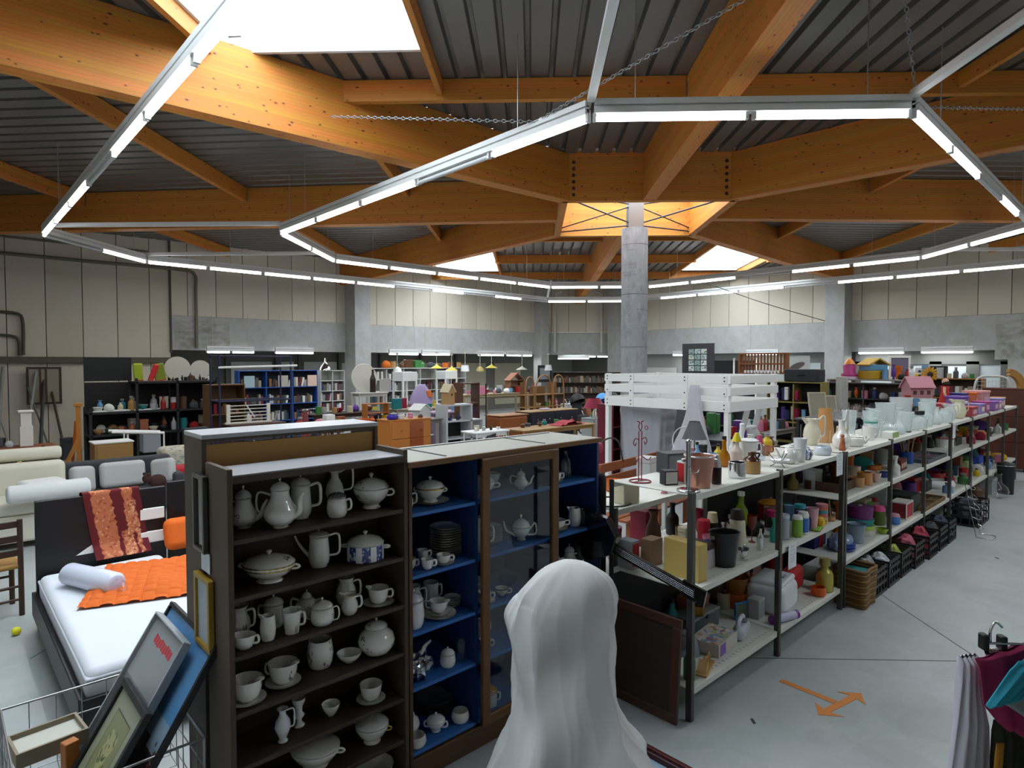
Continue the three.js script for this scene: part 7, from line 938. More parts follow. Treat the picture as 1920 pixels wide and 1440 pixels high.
vessel('bowl', 'deep violet bowl on the pine chest', 'bowl', [6.85, 1.141, -10.9], { p: 'bell', r: 0.12, h: 0.1, m: mat(0x3a1f9a, 0.35), open: 1 });
clutter('on the pine chest', 5, 7.0, 7.6, 1.141, -10.9, -11.1, 0.09, 0.1, ['pink', 'brown', 'crimson', 'green', 'white'], undefined, 'things on the pine chest');
{ const t = thing('toy_house', 'white wooden birdhouse with grey roof behind the pine chest', 'toy house', [8.3, 1.0, -12.0], 0.3), gable = (w, h, d, c, r) => { part(t, 'walls', ext([[-w, 0], [w, 0], [w, h], [0, h * 1.5], [-w, h]], d).translate(0, 0, -d / 2), mat(c, 0.6)); for (const s of [-1, 1]) part(t, 'roof_slope', bar([s * w * 1.2, h * 0.92, 0], [0, h * 1.56, 0], d + 0.06, 0.02), mat(r, 0.6)); }; gable(0.2, 0.22, 0.3, 0xc9cac6, 0xd4d6d4); }
table('table', 'low table holding the white birdhouse', [8.3, 0, -12.0], 0.9, 0.6, 1.0, mat(0x6a6a66, 0.6));
{ const t = thing('toy_house', 'tall tan card birdhouse with cream roof', 'toy house', [9.15, 1.291, -12.05], 0.2); t.scale.setScalar(0.8); part(t, 'walls', ext([[-0.14, 0], [0.14, 0], [0.14, 0.42], [0, 0.6], [-0.14, 0.42]], 0.3).translate(0, 0, -0.15), mat(0xb08a5a, 0.6)); for (const s of [-1, 1]) part(t, 'roof_slope', bar([s * 0.18, 0.37, 0], [0, 0.62, 0], 0.36, 0.02), mat(0xc9bfa0, 0.6)); part(t, 'door_hole', cy(0.04, 0.04, 0.004, 0, 0, 0, 16).rotateX(PI / 2).translate(0, 0.3, 0.152), mat(0x4a3018, 0.7)); }
{ const w = mat(0xb5b9bb, 0.5), t = thing('step_shelf', 'pale grey stepped shelf unit with drawers missing', 'shelf', [9.3, 0, -12.0]); for (const [x, h] of [[-0.38, 1.29], [0.38, 1.29], [0.7, 0.9]]) part(t, 'side_panel', bx(0.06, h - 0.03, 0.42, x, 0, 0), w); for (const [y, x0, x1] of [[1.26, -0.4, 0.42], [0.87, -0.35, 0.73], [0.45, -0.35, 0.73]]) part(t, 'shelf', bx(x1 - x0, 0.03, 0.42, (x0 + x1) / 2, y, 0), w); part(t, 'dark_back', bx(0.7, 0.8, 0.01, 0, 0.08, -0.2), black); }
clutter('on the pale grey stepped shelf', 4, 9.05, 9.55, 0.901, -11.95, -12.05, 0.1, 0.2, ['navy', 'white', 'purple', 'dark grey'], undefined, 'stepped shelf things');
{ const t = table('glass_trolley', 'white wire trolley with china pieces', [8.25, 0, -9.6], 0.9, 0.5, 0.92, white, { cat: 'trolley', leg: 0.02 }); for (let i = 0; i < 7; i++) part(t, 'wire', rod([-0.42 + i * 0.14, 0.6, 0.24], [-0.42 + i * 0.14, 0.9, 0.24], 0.006, 5), white); part(t, 'lower_tray', bx(0.84, 0.02, 0.44, 0, 0.5, 0), mat(0x5a4a32, 0.7)); }
clutter('on the white wire trolley', 7, 7.9, 8.6, 0.921, -9.55, -9.65, 0.1, 0.14, ['white', 'light grey', 'cream', 'black', 'tan'], undefined, 'trolley things');
{ const t = thing('floor_lamp', 'thin black floor lamp stem among the glass trolley', 'lamp', [8.95, 0, -10.4]); part(t, 'stem', cy(0.014, 0.014, 1.75, 0, 0.02, 0, 8), black); part(t, 'base', cy(0.13, 0.12, 0.025, 0, 0, 0, 24), black); part(t, 'socket', cy(0.02, 0.02, 0.08, 0, 1.76, 0, 10), black); }
{ const t = thing('clothes_stand', 'pile of lilac and orange children dresses on a stand', 'clothes stand', [9.65, 0, -13.9]); part(t, 'stand', cy(0.02, 0.02, 1.7, 0, 0, 0, 8), white); part(t, 'base', cy(0.2, 0.2, 0.02, 0, 0, 0, 20), white); part(t, 'dress', drape([[1.72, 0, 0, 0.1, 0.06], [1.5, 0, 0, 0.26, 0.14], [1.2, 0, 0, 0.36, 0.2]], [5, 9], 0.08, 48, 1), mat(0xa89ac0, 0.9, { side: THREE.DoubleSide })); part(t, 'sash', drape([[1.55, 0.14, 0.13, 0.08, 0.04], [1.38, 0.16, 0.15, 0.1, 0.05]], [4], 0.06, 30), mat(0xd0703a, 0.9, { side: THREE.DoubleSide })); }
{ const t = thing('glass_cabinet', 'narrow brown glass-fronted cabinet in the middle distance', 'cabinet', [11.0, 0, -13.6]), m = mat(0x5a3a24, 0.5); for (const s of [-1, 1]) part(t, 'side_panel', bx(0.04, 1.75, 0.35, s * 0.3, 0, 0), m); for (const y of [0.05, 0.6, 1.15, 1.71]) part(t, 'shelf', bx(0.6, 0.03, 0.34, 0, y, 0), m); part(t, 'glass_door', bx(0.54, 1.6, 0.005, 0, 0.08, 0.17), glass()); }
{ const m = mat(0x8a4c20, 0.4), t = thing('sideboard', 'rounded brown retro cabinet on short legs', 'cabinet', [10.5, 0, -11.4]); part(t, 'carcass', rb(0.95, 0.7, 0.6, 0, 0.3, 0, 0.08), m); part(t, 'top_board', rb(0.97, 0.03, 0.62, 0, 0.985, 0, 0.012), mat(0x9a6632, 0.4)); part(t, 'door_line', bx(0.006, 0.6, 0.004, 0.2, 0.34, 0.302), black); for (const a of [-1, 1]) for (const b of [-1, 1]) part(t, 'leg', cy(0.016, 0.024, 0.31, a * 0.38, 0, b * 0.22, 8), m); }
{ const nv = mat(0x181c26, 0.5), t = chest('dresser', 'navy chest of drawers with wooden top', [12.08, 0, -11.5], 1.85, 1.04, 0.55, 3, nv, { cols: 2, tm: mat(0x9a784a, 0.5) }); part(t, 'price_card', rb(0.3, 0.05, 0.12, -0.1, 1.041, 0, 0.01), mat(0xc9bcc6, 0.6)); }
{ const r = mat(0x8a6438, 0.7), t = thing('rattan_shelf', 'three-arched rattan shelf unit', 'shelf', [14.7, 0, -14.2]); for (const [x, w, h] of [[-0.75, 0.34, 1.85], [-0.1, 0.75, 1.9], [0.6, 0.48, 1.9]]) { part(t, 'arch', tube([[x - w / 2, 0, 0.15], [x - w / 2, h - w * 0.55, 0.15], [x - w * 0.3, h - w * 0.12, 0.15], [x, h, 0.15], [x + w * 0.3, h - w * 0.12, 0.15], [x + w / 2, h - w * 0.55, 0.15], [x + w / 2, 0, 0.15]], 0.025, 60, 8), r); for (const y of [0.4, 0.85, 1.25]) part(t, 'shelf', bx(w, 0.03, 0.34, x, y, 0), r); part(t, 'wicker_back', bx(w - 0.04, h - w * 0.5, 0.01, x, 0, -0.15), mat(0x6f4c26, 0.8)); } }
clutter('on the rattan shelf', 5, 14.2, 15.4, 0.881, -14.15, -14.25, 0.12, 0.22, ['cream', 'pink', 'white', 'tan', 'green'], undefined, 'rattan shelf things');
table('desk', 'honey-coloured wooden desk between cabinet and navy dresser', [10.75, 0, -10.1], 2.5, 0.7, 0.8, mat(0xa07a48, 0.5), { cat: 'desk' });
{ const t = thing('folded_cloth', 'heap of red chequered cloth on the honey desk', 'cloth', [11.2, 0.801, -10.0]); const g = new THREE.PlaneGeometry(0.9, 0.4, 24, 12).rotateX(-PI / 2), P = g.attributes.position; for (let i = 0; i < P.count; i++) P.setY(i, 0.02 + 0.08 * Math.exp(-(P.getX(i) ** 2) / 0.05) + 0.015 * Math.sin(P.getX(i) * 30) ); g.computeVertexNormals(); part(t, 'cloth', g, mat(0xa83a46, 0.9, { side: THREE.DoubleSide })); part(t, 'fold', rb(0.5, 0.03, 0.3, 0, 0, 0, 0.014), mat(0x8a2a38, 0.9)); }
clutter('on the honey desk', 7, 9.8, 11.8, 0.801, -10.25, -10.38, 0.13, 0.14, ['green', 'teal', 'white', 'red', 'brown', 'dark grey'], undefined, 'desk things');
{ const t = thing('table_lamp', 'table lamp with a raspberry red shade', 'lamp', [13.95, 0.72, -11.4]); part(t, 'lamp_shade', lathe([[0.33, 0.28], [0.325, 0.28], [0.16, 0.56], [0.165, 0.56]], 32), mat(0x8c1f3c, 0.8, { side: THREE.DoubleSide })); part(t, 'stem', cy(0.012, 0.012, 0.34, 0, 0.02, 0, 8), chrome); part(t, 'base', cy(0.1, 0.09, 0.03, 0, 0, 0, 20), mat(0x8fa0a0, 0.4)); }
chest('bedside_cabinet', 'pale grey bedside cabinet under the red lamp', [13.95, 0, -11.4], 0.6, 0.72, 0.45, 2, mat(0xa9b0ae, 0.5), { cat: 'bedside cabinet' });
for (const [x, z, c, hood, l] of [[15.6, -13.4, 0x16171a, 0x141518, 'black pushchair with folded hood'], [16.4, -13.0, 0x1a1c22, 0x5a9ad8, 'pushchair with a bright blue hood'], [17.3, -13.3, 0x202024, 0x26262a, 'dark pushchair with a red strap'], [18.0, -12.4, 0x30303a, 0x6a4a66, 'pushchair with a mauve seat']]) { const t = thing('pushchair', l, 'pushchair', [x, 0, z], rr(-0.6, 0.6)), m = mat(c, 0.7); part(t, 'seat', rb(0.42, 0.5, 0.12, 0, 0.5, -0.1, 0.05), m); part(t, 'seat_base', rb(0.42, 0.1, 0.4, 0, 0.48, 0.08, 0.04), m); part(t, 'hood', new THREE.SphereGeometry(0.3, 20, 12, 0, PI * 2, 0, PI / 2).scale(0.85, 1, 0.9).rotateX(-0.5).translate(0, 1.0, -0.05), mat(hood, 0.6, { side: THREE.DoubleSide })); for (const s of [-1, 1]) { part(t, 'frame_tube', rod([s * 0.24, 0.12, 0.35], [s * 0.24, 1.08, -0.42], 0.014), silver); part(t, 'frame_tube', rod([s * 0.24, 0.12, -0.3], [s * 0.24, 0.6, 0.05], 0.014), silver); for (const z2 of [-0.3, 0.35]) part(t, 'wheel', new THREE.TorusGeometry(0.09, 0.025, 6, 20).rotateY(PI / 2).translate(s * 0.26, 0.115, z2), black); } part(t, 'handle', rod([-0.24, 1.08, -0.42], [0.24, 1.08, -0.42], 0.018), black); }
{ const t = thing('toy_bin', 'big lilac fabric bin overflowing with soft toys', 'bin', [10.75, 0, -14.3]); part(t, 'bin', drape([[0.9, 0, 0, 0.55, 0.3], [0.5, 0, 0, 0.56, 0.3], [0.02, 0, 0, 0.5, 0.28]], [6, 11], 0.03, 60, 2, true), mat(0x8a7688, 0.9, { side: THREE.DoubleSide })); part(t, 'rim', rb(1.15, 0.06, 0.64, 0, 0.86, 0, 0.03), mat(0xa08a9c, 0.9)); }
clutter('in the lilac toy bin', 6, 10.35, 11.15, 0.921, -14.2, -14.35, 0.16, 0.26, KIDS, ['cloth bundle', 'round tin', 'lidded box'], 'soft toys in the bin');
{ const t = thing('toy_house', 'small pink and brown open dollhouse in the middle distance', 'dollhouse', [15.3, 1.251, -16.2]), m = mat(0x7a543a, 0.6); t.scale.setScalar(0.75); for (const s of [-1, 1]) part(t, 'side_wall', bx(0.03, 0.6, 0.4, s * 0.42, 0, 0), m); for (const y of [0, 0.28, 0.56]) part(t, 'floor_board', bx(0.84, 0.03, 0.4, 0, y, 0), m); for (const s of [-1, 1]) part(t, 'roof_slope', bar([s * 0.5, 0.56, 0], [0, 0.92, 0], 0.44, 0.03), mat(0x94604a, 0.6)); part(t, 'back_wall', bx(0.84, 0.56, 0.01, 0, 0, -0.19), mat(0xb9907a, 0.7)); }
table('table', 'long table carrying the open dollhouse', [14.2, 0, -16.2], 3.0, 0.7, 1.25, mat(0x9a8a6a, 0.6));
clutter('on the dollhouse table', 10, 12.8, 15.7, 1.251, -15.95, -16.05, 0.14, 0.3, KIDS.concat(['black', 'dark grey']), undefined, 'toys on the dollhouse table');
unit('bookcase', 'dark wooden bookcase deep in the back corner', [21.0, 0, -17.6], 3.0, 1.9, 0.3, 4, mat(0x3a2a1e, 0.6), { turn: -PI / 4, cat: 'bookcase' });
for (let r = 2; r < 4; r++) books(`old book on ${r === 2 ? 'the lower visible' : 'the upper visible'} row of the back corner bookcase`, 'books in the back corner', [20.0, 0.06 + r * 0.454 + 0.027, -18.6], 2.4, [1, 3], -PI / 4, [0x5a4a3a, 0x3a4a3c, 0x6a3a2a, 0x8a8470, 0x2c2c30].map((c) => mat(c, 0.7)));
framed('poster', 'black framed clothing poster on the back column', 'poster', [19.9, 1.45, -19.2 + 0.1], 0.9, 0.75, { fm: mat(0x2a3036, 0.5), pm: mat(0x9aa2a6, 0.6), f: 0.12 });
clutter('on the floor before the back corner bookcase', 12, 16.3, 19.4, 0.0, -14.6, -15.6, 0.36, 1.0, ALLC, undefined, 'goods near the back corner');
clutter('on the back aisle shelf', 14, 15.95, 19.3, 1.0, -18.4, -18.85, 0.2, 0.5, DULL.concat(['pink', 'crimson']), undefined, 'goods on the back aisle shelf');
table('goods_table', 'long shelf table along the back left aisle', [17.6, 0, -18.65], 3.6, 0.7, 1.0, mat(0x6a5a48, 0.6), { cat: 'table' });
// ---------- white loft bed ----------
{
  const w = mat(0xecece8, 0.45), t = thing('loft_bed', 'white wooden loft bed with guard rails', 'bed', [8.97, 0, -5.36]), hx = 0.74, hz = 1.06;
  for (const x of [-hx, hx]) for (const z of [-hz, hz]) part(t, 'post', rb(0.09, 2.13, 0.07, x, 0, z, 0.006), w);
  for (const y of [2.0, 1.83, 1.6]) { const h = y === 1.6 ? 0.15 : 0.12; for (const x of [-hx - 0.05, hx + 0.05]) part(t, 'side_board', rb(0.024, h, 2.14, x, y, 0, 0.005), w); for (const z of [-hz - 0.045, hz + 0.045]) part(t, 'end_board', rb(1.56, h, 0.024, 0, y, z, 0.005), w); }
  for (const z of [-0.55, 0.42]) part(t, 'stile', rb(0.024, 0.53, 0.08, -hx - 0.075, 1.6, z, 0.005), w);
  for (let i = 0; i < 12; i++) part(t, 'bed_slat', bx(1.46, 0.018, 0.09, 0, 1.64, -0.95 + i * 0.173), w);
  for (const z of [-hz + 0.02, -0.55, 0.42, hz - 0.02]) for (const y of [1.64, 1.7, 1.86, 2.04, 2.09]) part(t, 'bolt_head', cy(0.011, 0.011, 0.004, 0, 0, 0, 8).rotateZ(PI / 2).translate(-hx - 0.089 + (Math.abs(z) > 1 ? 0.026 : 0), y, z), black);
  for (const s of [-0.2, 0.2]) part(t, 'ladder_rail', bar([0.3 + s, 0.0, 0.55], [0.3 + s, 1.6, 0.95], 0.03, 0.08), w); for (let i = 0; i < 4; i++) part(t, 'ladder_rung', bx(0.4, 0.03, 0.06, 0.3, 0.3 + i * 0.33, 0.63 + i * 0.083), w);
  const v = mat(0xd6d4da, 0.95, { side: THREE.DoubleSide, transmission: 0.35, thickness: 0 });
  const c = thing('bed_canopy', 'white gauze canopy hanging from the loft bed corner', 'canopy', [8.02, 0, -4.72]); part(c, 'gauze', drape([[1.98, 0.03, 0, 0.05, 0.07], [1.6, 0.03, 0, 0.06, 0.12], [1.3, 0.03, -0.02, 0.07, 0.2], [1.0, 0.03, -0.05, 0.08, 0.3], [0.6, 0.03, -0.02, 0.07, 0.26]], [6, 11], 0.09, 60, 1), v); part(c, 'hoop', new THREE.TorusGeometry(0.22, 0.007, 6, 32).rotateY(PI / 2).translate(-0.03, 1.15, -0.1), white);
  const d = thing('shrouded_chair', 'armchair wrapped in white plastic under the loft bed', 'chair', [8.75, 0, -6.0]); part(d, 'plastic_wrap', drape([[1.66, 0, 0, 0.16, 0.3], [1.55, 0, 0, 0.33, 0.48], [1.2, 0, 0, 0.31, 0.44], [0.6, 0, 0, 0.29, 0.4], [0.02, 0, 0, 0.3, 0.42]], [7, 12, 19], 0.05, 140, 3, true, 6, 0.8), mat(0xa2a2aa, 0.5, { side: THREE.DoubleSide })); part(d, 'red_mark', new THREE.TorusGeometry(0.03, 0.006, 5, 16).rotateY(PI / 2).translate(-0.33, 1.25, 0.2), mat(0xa02838, 0.5)); part(d, 'gathered_top', taper([[0, 1.64, 0], [0.02, 1.7, 0.02], [0.05, 1.72, 0.06]], 0.09, 0.02), mat(0xc4c4cc, 0.55));
}
unit('shelf_unit', 'wine red cabinet behind the loft bed left post', [10.35, 0, -7.95], 0.55, 1.45, 0.4, 3, mat(0x6a1426, 0.5), { cat: 'cabinet' });
table('goods_table', 'low table heaped with bags beneath the loft bed', [10.6, 0, -5.6], 1.3, 0.9, 0.95, mat(0x3a3a40, 0.6));
clutter('under the white loft bed', 10, 10.1, 11.1, 0.951, -5.2, -6.0, 0.16, 0.4, ['purple', 'crimson', 'sky blue', 'black', 'navy', 'yellow', 'red', 'green', 'white', 'dark grey'], ['cloth bundle', 'lidded box', 'round tin', 'capped bottle'], 'bags under the loft bed');
{ const t = thing('table_lamp', 'grey cone table lamp under the loft bed', 'lamp', [7.6, 1.0, -4.45]); part(t, 'lamp_shade', lathe([[0.17, 0.26], [0.165, 0.26], [0.07, 0.5], [0.075, 0.5]], 28), mat(0x55565a, 0.7, { side: THREE.DoubleSide })); part(t, 'stem', cy(0.01, 0.01, 0.3, 0, 0.02, 0, 8), silver); part(t, 'base', cy(0.09, 0.085, 0.02, 0, 0, 0, 20), silver); }
{ const m = mat(0x8a4a22, 0.5), t = thing('bench', 'orange-brown slatted bench near the loft bed', 'bench', [6.7, 0, -4.6], 0.1); for (const y of [0.62, 0.78, 0.94]) part(t, 'back_slat', rb(1.7, 0.11, 0.03, 0, y, -0.25, 0.006), m); for (const z of [-0.15, 0.0, 0.15]) part(t, 'seat_slat', rb(1.7, 0.03, 0.12, 0, 0.42, z, 0.006), m); for (const x of [-0.75, 0.75]) { part(t, 'leg', bx(0.06, 1.06, 0.05, x, 0, -0.22), m); part(t, 'leg', bx(0.06, 0.42, 0.05, x, 0, 0.18), m); } }
table('sorting_table', 'white sorting table behind the shelf rack', [7.35, 0, -4.02 - 0.0], 1.6, 0.6, 1.0, mat(0xb9b9b2, 0.5));
clutter('on the white sorting table', 8, 6.7, 7.5, 1.001, -3.95, -4.1, 0.11, 0.3, ['white', 'light grey', 'pink', 'red', 'black', 'tan', 'cream'], undefined, 'sorting table things');
clutter('on the low back rack', 14, 3.75, 7.4, 1.221, -2.85, -3.2, 0.11, 0.24, ['white', 'light grey', 'orange', 'black', 'cream', 'red', 'pink', 'tan'], undefined, 'back rack things');
clutter('on the back rack middle shelf', 16, 3.75, 7.4, 0.701, -2.9, -3.15, 0.2, 0.4, ['dark grey', 'black', 'brown', 'copper', 'white', 'tan', 'crimson'], undefined, 'back rack things');
clutter('at the back of the top shelf', 10, 4.3, 6.0, 1.46, -2.6, -2.64, 0.08, 0.2, ['white', 'cream', 'light grey', 'yellow', 'brown', 'pink', 'sky blue'], ['screw-top jar', 'slim vase', 'handled mug', 'capped bottle'], 'top shelf back row');
clutter('behind the front row of the middle shelf', 12, 3.9, 6.05, 0.84, -2.4, -2.5, 0.09, 0.24, ALLC, undefined, 'middle shelf back row');
clutter('deep in the bottom shelf', 9, 3.8, 6.0, 0.2, -2.58, -2.62, 0.15, 0.36, DULL.concat(['orange', 'sky blue']), undefined, 'bottom shelf back row');
clutter('at the back of the long second shelf', 24, 6.4, 15.3, 1.01, -2.5, -2.56, 0.14, 0.24, DULL.concat(['orange', 'purple', 'yellow']), undefined, 'second shelf back row');
clutter('at the back of the long third shelf', 26, 6.4, 15.3, 0.43, -2.48, -2.56, 0.16, 0.36, ALLC, undefined, 'third shelf back row');
clutter('at the front of the far third shelf', 10, 10.4, 15.2, 0.43, -2.16, -2.24, 0.13, 0.2, KIDS.concat(['navy', 'teal']), undefined, 'third shelf front row');
clutter('at the front of the far second shelf', 9, 11.9, 15.2, 1.01, -2.16, -2.24, 0.12, 0.2, ALLC, undefined, 'second shelf front row');
clutter('on the floor under the far rack', 8, 11.6, 15.2, 0.0, -2.2, -2.5, 0.24, 0.34, ['dark grey', 'black', 'brown', 'light grey'], undefined, 'floor under the far rack');
// ---------- right background ----------
{ const t = thing('poster_stand', 'dark display panel with a grid of poster pictures', 'display', [20.0, 0, -11.6], -PI / 2); part(t, 'panel', rb(1.25, 3.0, 0.06, 0, 0, 0, 0.008), mat(0x2e2f31, 0.7)); seed = 31; part(t, 'poster_sheet', bx(0.75, 0.85, 0.01, 0.0, 1.98, 0.036), mat(0xffffff, 0.5, { map: canvasTex(128, 128, (g, w, h) => { g.fillStyle = '#1c1e20'; g.fillRect(0, 0, w, h); for (let i = 0; i < 3; i++) for (let j = 0; j < 4; j++) { g.fillStyle = pick(['#a9b4b8', '#7f9a94', '#c4c8c4', '#8a949c', '#b0bcae']); g.fillRect(4 + i * 42, 4 + j * 31, 37, 26); for (let k = 0; k < 6; k++) { g.fillStyle = 'rgba(40,50,50,0.6)'; g.fillRect(4 + i * 42 + rnd() * 30, 4 + j * 31 + rnd() * 20, rr(3, 12), rr(2, 7)); } } }) })); for (const s of [-1, 1]) part(t, 'foot', bx(0.06, 0.05, 0.5, s * 0.55, 0, 0), black); }
{ const m = mat(0x7a4a22, 0.6), t = thing('plate_rack', 'large slatted wooden rack hung with white cups', 'rack', [18.0, 1.0, -8.3], -PI / 2); for (let i = 0; i < 14; i++) part(t, 'slat', rb(0.06, 0.62, 0.02, -0.64 + i * 0.098, 0.98, 0, 0.004), m); for (const y of [0.98, 1.25, 1.55]) part(t, 'rail', bx(1.4, 0.05, 0.04, 0, y, 0.03), m); for (const x of [-0.72, 0.72]) part(t, 'side_post', rb(0.08, 1.6, 0.1, x, 0, 0, 0.01), m); for (let i = 0; i < 11; i++) part(t, 'white_cup', cy(0.03, 0.04, 0.08, -0.5 + i * 0.1, 1.0, 0.09, 12), white); }
table('goods_table', 'table carrying the slatted wooden cup rack', [18.0, 0, -8.3], 0.7, 1.7, 1.0, mat(0x5a4a3a, 0.6));
{ seed = 41; const t = framed('picture', 'grey poster of an aeroplane on the far right wall', 'poster', [22.2, 1.6, -9.0], 0.85, 0.95, { turn: -PI / 2, fm: mat(0x9a9c98, 0.6), pm: mat(0xffffff, 0.6, { map: canvasTex(128, 128, (g, w, h) => { g.fillStyle = '#8f908a'; g.fillRect(0, 0, w, h); g.fillStyle = '#3c3430'; g.beginPath(); g.ellipse(62, 48, 44, 15, -0.35, 0, 7); g.fill(); g.beginPath(); g.moveTo(20, 100); g.lineTo(64, 50); g.lineTo(110, 104); g.lineTo(70, 72); g.fill(); }) }), f: 0.02 }); part(t, 'easel_leg', bx(0.05, 1.6, 0.05, 0, -1.6, -0.04), mat(0x9a9c98, 0.6)); }
{ const y = mat(0x8a7a42, 0.6), t = unit('shelf_unit', 'yellowish wooden shelf of files and blue boxes right of the loft bed', [14.2, 0, -5.75], 1.2, 1.88, 0.45, 4, y, { turn: -PI / 2, mid: 2, bm: mat(0x1c1a20, 0.7) }); clutter('in the yellowish file shelf', 8, 14.05, 14.15, 1.466, -6.2, -5.3, 0.17, 0.3, ['navy', 'purple', 'crimson', 'white', 'black'], ['lidded box'], 'files in the yellow shelf'); clutter('in the lower part of the yellowish file shelf', 8, 14.05, 14.15, 1.02, -6.2, -5.3, 0.17, 0.32, ['navy', 'purple', 'crimson', 'white', 'black', 'sky blue'], ['lidded box'], 'files in the yellow shelf'); }
{ const t = thing('suitcase', 'black suitcase lying on the file shelf', 'suitcase', [14.2, 1.882, -5.6]); part(t, 'shell', rb(0.4, 0.28, 0.75, 0, 0, 0, 0.03), mat(0x26262a, 0.6)); part(t, 'handle', tube([[-0.2, 0.14, -0.08], [-0.25, 0.15, -0.05], [-0.25, 0.15, 0.05], [-0.2, 0.14, 0.08]], 0.01, 12), black); part(t, 'seam', bx(0.402, 0.012, 0.752, 0, 0.13, 0), black); }
table('glass_table', 'dark glass table crowded with drinking glasses', [11.6, 0, -3.95], 2.2, 0.7, 1.38, mat(0x55585a, 0.3), { lm: metal(0x4a4a4c, 0.4) });
{ const g0 = shell('goblet', 0.04, 0.16, true), g1 = shell('tumbler', 0.04, 0.12, true); for (let i = 0; i < 26; i++) single(i % 2 ? 'wine_glass' : 'glass_tumbler', i % 2 ? 'stemmed glass in the crowd on the dark glass table' : 'plain tumbler in the crowd on the dark glass table', 'glass', i % 2 ? g0 : g1, glass(), [10.65 + (i % 13) * 0.155, 1.381, -3.75 - Math.floor(i / 13) * 0.2], 0, 'glasses on the dark glass table'); }
for (const [x, z, h, l] of [[12.4, -4.6, 0.5, 'cream picture frame leaning at the back of the glass table'], [12.9, -4.6, 0.42, 'dark green picture frame leaning beside the cream one']]) framed('tabletop_picture', l, 'frame', [x, 1.25, z], 0.36, h, { turn: -0.7, tilt: -0.25, fm: /cream/.test(l) ? mat(0xb8b29a, 0.6) : mat(0x3a4038, 0.6), pm: mat(0x9a9884, 0.7), f: 0.03 });
table('console_table', 'console table behind the glass table for leaning frames', [12.7, 0, -4.65], 1.2, 0.5, 1.24, mat(0x6a6660, 0.6));
{ const t = thing('cabinet', 'tall white cabinet edge right of the file shelf', 'cabinet', [14.6, 0, -4.95]); part(t, 'carcass', rb(0.3, 2.0, 0.16, 0, 0, 0, 0.01), mat(0xb5b5b0, 0.5)); part(t, 'door', rb(0.02, 1.9, 0.12, -0.155, 0.05, 0, 0.004), mat(0xc2c2bd, 0.5)); part(t, 'handle', rod([-0.17, 0.9, 0.04], [-0.17, 1.1, 0.04], 0.008), silver); }
table('display_table', 'long toy display table on the right', [16.35, 0, -4.75], 1.2, 1.9, 1.92, mat(0x8f8a7c, 0.6), { leg: 0.06 });
{ const t = thing('toy_castle', 'pink toy tower with orange roof on the display table', 'toy', [15.95, 1.921, -5.25]); part(t, 'tower', lathe([[0, 0], [0.17, 0], [0.18, 0.12], [0.13, 0.14], [0.14, 0.32], [0.1, 0.34], [0, 0.35]], 24), mat(0xb83a80, 0.4)); part(t, 'base', cy(0.2, 0.19, 0.06, 0, 0, 0, 24), mat(0xc9b4c4, 0.4)); part(t, 'roof', lathe([[0.13, 0.35], [0.06, 0.46], [0, 0.5]], 20), mat(0xd07a1c, 0.4)); }
{ const t = thing('toy_house', 'yellow and blue toy house on the display table', 'toy house', [16.1, 1.921, -4.78], -0.6); part(t, 'ground_floor', rb(0.5, 0.2, 0.4, 0, 0, 0, 0.02), mat(0xb8921c, 0.5)); part(t, 'upper_floor', rb(0.46, 0.14, 0.38, 0, 0.2, 0, 0.02), mat(0x5f94b4, 0.5)); for (const s of [-1, 1]) part(t, 'roof_slope', bar([s * 0.28, 0.33, 0], [0, 0.48, 0], 0.42, 0.03), mat(0xc09a3a, 0.5)); }
clutter('on the tall toy display table', 9, 16.0, 16.7, 1.921, -4.55, -3.75, 0.15, 0.34, KIDS.concat(['navy', 'black']), undefined, 'toys on the display table');
framed('tabletop_picture', 'bright white square frame standing on the display table', 'frame', [16.7, 1.921, -4.4], 0.5, 0.55, { turn: -0.8, fm: white, pm: mat(0x6f6a80, 0.5), f: 0.05 });
for (const [y, l, c] of [[1.3, 'upper hi-fi speaker with silver tweeter', 0], [0.85, 'lower hi-fi speaker with silver tweeter', 0]]) { const t = thing('loudspeaker', l + ' by the windows', 'speaker', [20, 0.5 + y - 0.05, -4.75], -PI / 2); part(t, 'cabinet', rb(0.22, 0.42, 0.24, 0, 0, 0, 0.01), mat(0xb9bcc0, 0.4)); part(t, 'woofer', cy(0.08, 0.06, 0.012, 0, 0, 0, 20).rotateX(PI / 2).translate(0, 0.13, 0.12), black); part(t, 'tweeter', cy(0.035, 0.03, 0.01, 0, 0, 0, 16).rotateX(PI / 2).translate(0, 0.32, 0.12), black); }
for (const [z, l] of [[-5.17, 'tall black loudspeaker left of the silver ones'], [-4.33, 'tall black loudspeaker right of the silver ones']]) { const t = thing('loudspeaker', l, 'speaker', [20, 0, z], -PI / 2); part(t, 'cabinet', rb(0.36, 2.22, 0.3, 0, 0, 0, 0.01), mat(0x141518, 0.5)); for (const y of [1.3, 1.95]) part(t, 'driver', cy(0.12, 0.1, 0.012, 0, 0, 0, 24).rotateX(PI / 2).translate(0, y, 0.15), mat(0x2a2c30, 0.4)); }
chest('hifi_cabinet', 'low shelf unit under the silver hi-fi speakers', [20.0, 0, -4.75], 0.4, 1.3, 0.3, 3, mat(0x2c2e30, 0.5), { cat: 'cabinet', turn: -PI / 2 });
